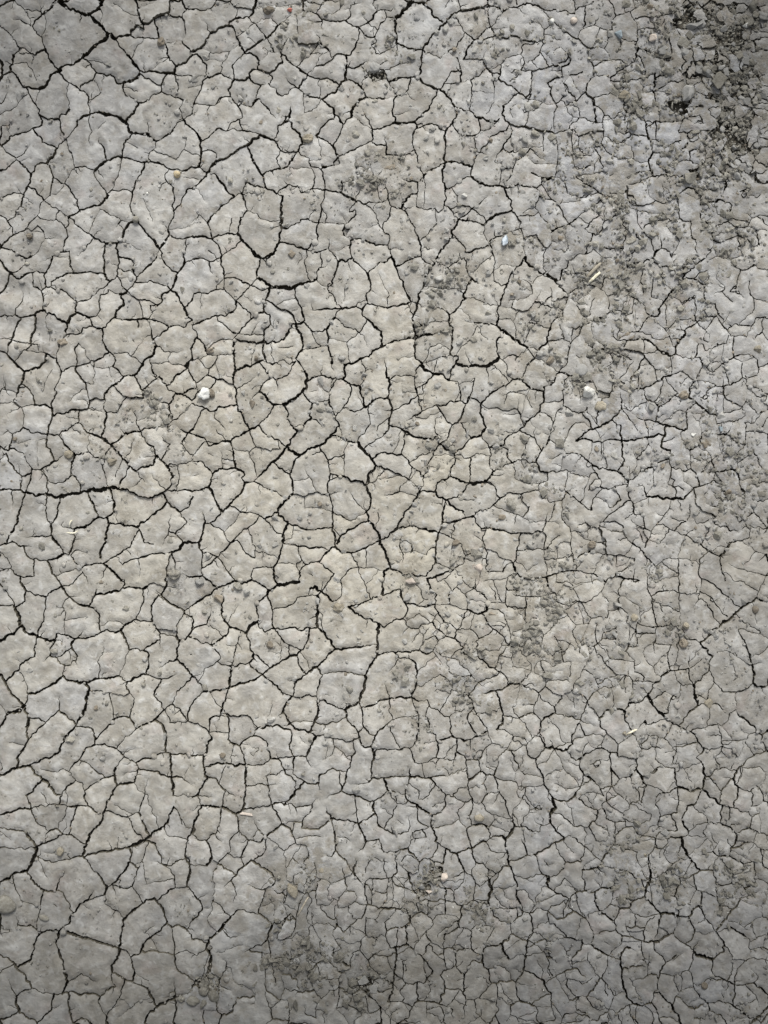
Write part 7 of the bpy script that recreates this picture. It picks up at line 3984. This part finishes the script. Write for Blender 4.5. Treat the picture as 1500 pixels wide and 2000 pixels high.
# straw, grass and twigs
def tube(name, pts, rad, mat, label, cat, flat=.55):
    P3 = [Vector((float(WX(x)), float(WY(y)), surf(x, y) + z * .001)) for x, y, z in pts]
    bm = bmesh.new(); rings = []
    for i, p in enumerate(P3):
        d = (P3[min(i + 1, len(P3) - 1)] - P3[max(i - 1, 0)]).normalized(); side = Vector((0, 0, 1)).cross(d).normalized(); up = d.cross(side)
        f = 1 if 0 < i < len(P3) - 1 else .7
        rings.append([bm.verts.new(p + (side * math.cos(a) + up * math.sin(a) * flat) * rad * .001 * f) for a in [k * math.pi / 4 for k in range(8)]])
    for a, b in zip(rings[:-1], rings[1:]):
        for k in range(8): bm.faces.new((a[k], a[(k + 1) % 8], b[(k + 1) % 8], b[k]))
    bm.faces.new(list(reversed(rings[0]))); bm.faces.new(rings[-1])
    bmesh.ops.recalc_face_normals(bm, faces=bm.faces)
    c = sum(P3, Vector()) / len(P3); bmesh.ops.translate(bm, verts=bm.verts, vec=-c)
    me = bpy.data.meshes.new(name); bm.to_mesh(me); bm.free(); me.materials.append(M[mat])
    for p in me.polygons: p.use_smooth = True
    ob = bpy.data.objects.new(name, me); C.objects.link(ob); ob.location = c; ob['label'] = label; ob['category'] = cat
    return ob
tube('straw', [(1152.5, 550, 1.6), (1158, 544.5, 2.2), (1165, 538, 2.8), (1172, 532, 3.2)], 2.0, 'straw', 'short cream-white straw lying slantwise on a plate, upper right', 'straw', .4)
tube('straw', [(1150, 552.5, 1.2), (1153, 548, 1.8), (1156, 544, 2.2)], .9, 'straw', 'thin split end of straw below the cream-white straw', 'straw')
tube('twig', [(1144, 545, 1.2), (1153, 534, 2.0), (1163, 524, 2.6), (1173, 514, 2.4)], 2.3, 'twig', 'grey twig running parallel above the cream-white straw', 'twig', .7)
tube('twig', [(1183, 532, 2.0), (1191, 527, 3.0), (1198, 523, 2.0)], 1.4, 'twig', 'short grey twig right of the cream-white straw', 'twig', .7)
tube('grass_blade', [(137, 1030, 2.5), (138.5, 1022, 4.5), (141, 1017, 5), (143.5, 1016, 4)], .9, 'straw', 'bleached hooked grass blade standing over a small clod, left edge', 'grass')
tube('grass_blade', [(131, 1040, 1.5), (138, 1041, 2.2), (146, 1041, 2.4), (153, 1037, 1.5)], .9, 'straw', 'bleached curled grass stem below the hooked blade, left edge', 'grass')
tube('straw', [(1224, 1433, 1.5), (1231, 1429, 2.2), (1239, 1425, 2.0), (1243, 1424, 1.4)], 1.4, 'straw', 'white straw lying across a crack, lower right', 'straw', .5)
tube('twig', [(581, 1790, .8), (589, 1775, 1.4), (596, 1762, 1.4), (602, 1752, .8)], 1.1, 'twig', 'thin grey stem half sunk in the mud, lower centre', 'twig', .7)
tube('straw', [(1433, 1911, .9), (1433.5, 1917, 1.2)], .7, 'straw', 'tiny pale straw end near the right bottom edge', 'straw') if False else None

# crumbs of the broken patches: the large ones singly, the fine ones as one mass
def scatter(n, test, rng, box=(0, 0, 1500, 2000)):
    out = []
    while len(out) < n:
        x = rng.uniform(box[0], box[2], 4000); y = rng.uniform(box[1], box[3], 4000)
        p = test(x, y); k = rng.random(4000) < p
        out += list(zip(x[k], y[k]))
    return np.array(out[:n])
cr = scatter(270, lambda x, y: np.clip(debris(x, y) * 1.2 - .1, 0, 1), rt, (1150, 0, 1500, 420))
for x, y in cr:
    r = float(np.clip(rt.lognormal(1.72, .48), 3.0, 17))
    fl = rt.random() < .42
    ht = r * S * 1000 * (rt.uniform(.9, 1.5) if not fl else rt.uniform(.5, .8))
    put('mud_flake' if fl else 'mud_crumb', (FLAKES if fl else HULLS)[rt.integers(8 if fl else 14)], 'flake' if fl or rt.random() < .35 else 'crumb', x, y, 2 * r * rt.uniform(.9, 1.2), 2 * r * rt.uniform(.65, 1), ht,
        rt.uniform(0, 360), unique('thin grey mud flake' if fl else ('coarse' if r > 7.5 else 'small') + ' loose mud crumb', x, y), 'flake' if fl else 'crumb',
        'loose flakes of the top right patch' if fl else 'loose crumbs of the top right patch', .3, .34)
    SPOTS.append((x, y, r))

def arr(me):
    me.calc_loop_triangles()
    return np.array([v.co[:] for v in me.vertices]), np.array([t.vertices[:] for t in me.loop_triangles])
FINE = [arr(hull_mesh('grit', int(rt.integers(7, 11)), rt, jag=.3, bevel=False)) for _ in range(10)]
def lay(pts):
    d = debris(pts[:, 0], pts[:, 1])
    rel = relief(pts[:, 0], pts[:, 1])
    return np.where(d < .3, rel, rel * .6 + np.maximum(bed_z(pts[:, 0], pts[:, 1]), -.006) * .8)
SMOOTH = [arr(clod_mesh('bump', rt, amp=.45, sub=2, freq=3.0)) for _ in range(8)]
def mass_on(name, pts, radii, mat, label, cat, flat=(.5, 1.0), shapes=None):
    shapes = shapes or FINE
    vs, fs, o = [], [], 0
    z = lay(pts)
    for (x, y), r, zz in zip(pts, radii, z):
        v, f = shapes[rt.integers(len(shapes))]
        a = rt.uniform(0, 6.283); ca, sa = math.cos(a), math.sin(a)
        w = v * np.array([rt.uniform(.75, 1.2), rt.uniform(.75, 1.1), rt.uniform(*flat)]) * (r * S)
        w = w @ np.array([[ca, -sa, 0], [sa, ca, 0], [0, 0, 1]])
        w[:, 2] += w[:, 0] * rt.normal() * .3
        vs.append(w + np.array([(x - 750) * S, (1000 - y) * S, zz + r * S * .15])); fs.append(f + o); o += len(v)
    vs = np.concatenate(vs); fs = np.concatenate(fs)
    me = make_mesh(name, vs, fs, [M[mat]], np.zeros(len(fs)), np.full(len(fs), shapes is SMOOTH))
    if mat == 'mud':
        X, Y = vs[:, 0] / S + 750, 1000 - vs[:, 1] / S
        for nm, it, am in (('warm', WARM, 40), ('damp_vignette', DAMP_VIGNETTE, 40), ('dust', DUST, 22), ('blue', BLUE, 40)):
            at = me.attributes.new(nm, 'FLOAT', 'POINT'); at.data.foreach_set('value', tone_at(it, X, Y, am).astype(np.float32))
    ob = bpy.data.objects.new(name, me)
    C.objects.link(ob); ob['kind'] = 'stuff'; ob['label'] = label; ob['category'] = cat
    return ob
p1 = scatter(4200, lambda x, y: np.clip(debris(x, y) * 1.3, 0, 1), rt)
mass_on('loose_crumbs', p1, np.clip(rt.lognormal(.75, .55, len(p1)), .8, 7), 'crumb', 'fine grey-brown crumbs filling the broken patches', 'crumbs')
p2 = scatter(700, lambda x, y: np.clip(debris(x, y) * 1.3, 0, 1), rt)
mass_on('dark_crumbs', p2, np.clip(rt.lognormal(.6, .4, len(p2)), .8, 4.5), 'brown', 'fine dark brown crumbs filling the broken patches', 'crumbs')
def clumps(x, y): return (np.clip(vnoise(x, y, 34, 62) * 1.4 + .15, 0, 1)) * np.clip(vnoise(x, y, 13, 63) + .7, 0, 1)
p7 = scatter(6200, lambda x, y: np.clip(dust_at(x, y), 0, 1) * clumps(x, y), rt)
mass_on('mud_rubble', p7, np.clip(rt.lognormal(.72, .66, len(p7)), .6, 9), 'crumb', 'crumbled mud lying in patches between and on the plates', 'rubble', (.45, .9))
sp = np.array(SPOTS)
ii_ = rt.integers(0, len(sp), 5200); ang = rt.uniform(0, 6.283, 5200); rr = sp[ii_, 2] * np.abs(rt.normal(1.0, .55, 5200)) + 1
p3 = np.stack([sp[ii_, 0] + np.cos(ang) * rr, sp[ii_, 1] + np.sin(ang) * rr], 1)
dustw = lambda x, y: np.clip(.10 + .9 * dust_at(x, y) + .22 * (x / 1500.0), 0, 1) * (vnoise(x, y, 26, 61) > -.1)
p4 = scatter(9000, dustw, rt)
pg = np.concatenate([p3, p4])
mass_on('soil_grit', pg, np.clip(rt.lognormal(-.05, .55, len(pg)), .5, 3.8), 'crumb', 'fine soil grit sprinkled over the mud plates', 'grit', (.45, .85))
p5 = scatter(2600, lambda x, y: .25 + .5 * (x / 1500.0), rt)
mass_on('brown_grit', p5, np.clip(rt.lognormal(-.05, .5, len(p5)), .5, 3.0), 'brown', 'dark brown specks of grit on the mud plates', 'grit', (.35, .7))
p8 = scatter(2800, lambda x, y: .22 + .35 * (x / 1500.0) + .3 * (y < 1000), rt)
mass_on('clay_bumps', p8, np.clip(rt.lognormal(.75, .5, len(p8)), .9, 6.5), 'mud', 'small bumps of the same clay on the plates', 'bumps', (.30, .55), SMOOTH)
p9 = scatter(2600, lambda x, y: np.clip((x - 350) / 900.0, .08, 1) * clumps(x, y) * np.where(y < 1300, 1, .6), rt)
mass_on('clay_crumbs', p9, np.clip(rt.lognormal(.9, .5, len(p9)), 1.0, 7), 'clay', 'clay-coloured crumbs and flakes scattered over the plates', 'crumbs', (.35, .8))
p6 = scatter(200, lambda x, y: np.full(len(x), .5), rt)
mass_on('pale_grit', p6, np.clip(rt.lognormal(-.2, .4, len(p6)), .6, 2.0), 'pale', 'tiny pale mineral grains scattered over the mud', 'grit', (.5, .9))
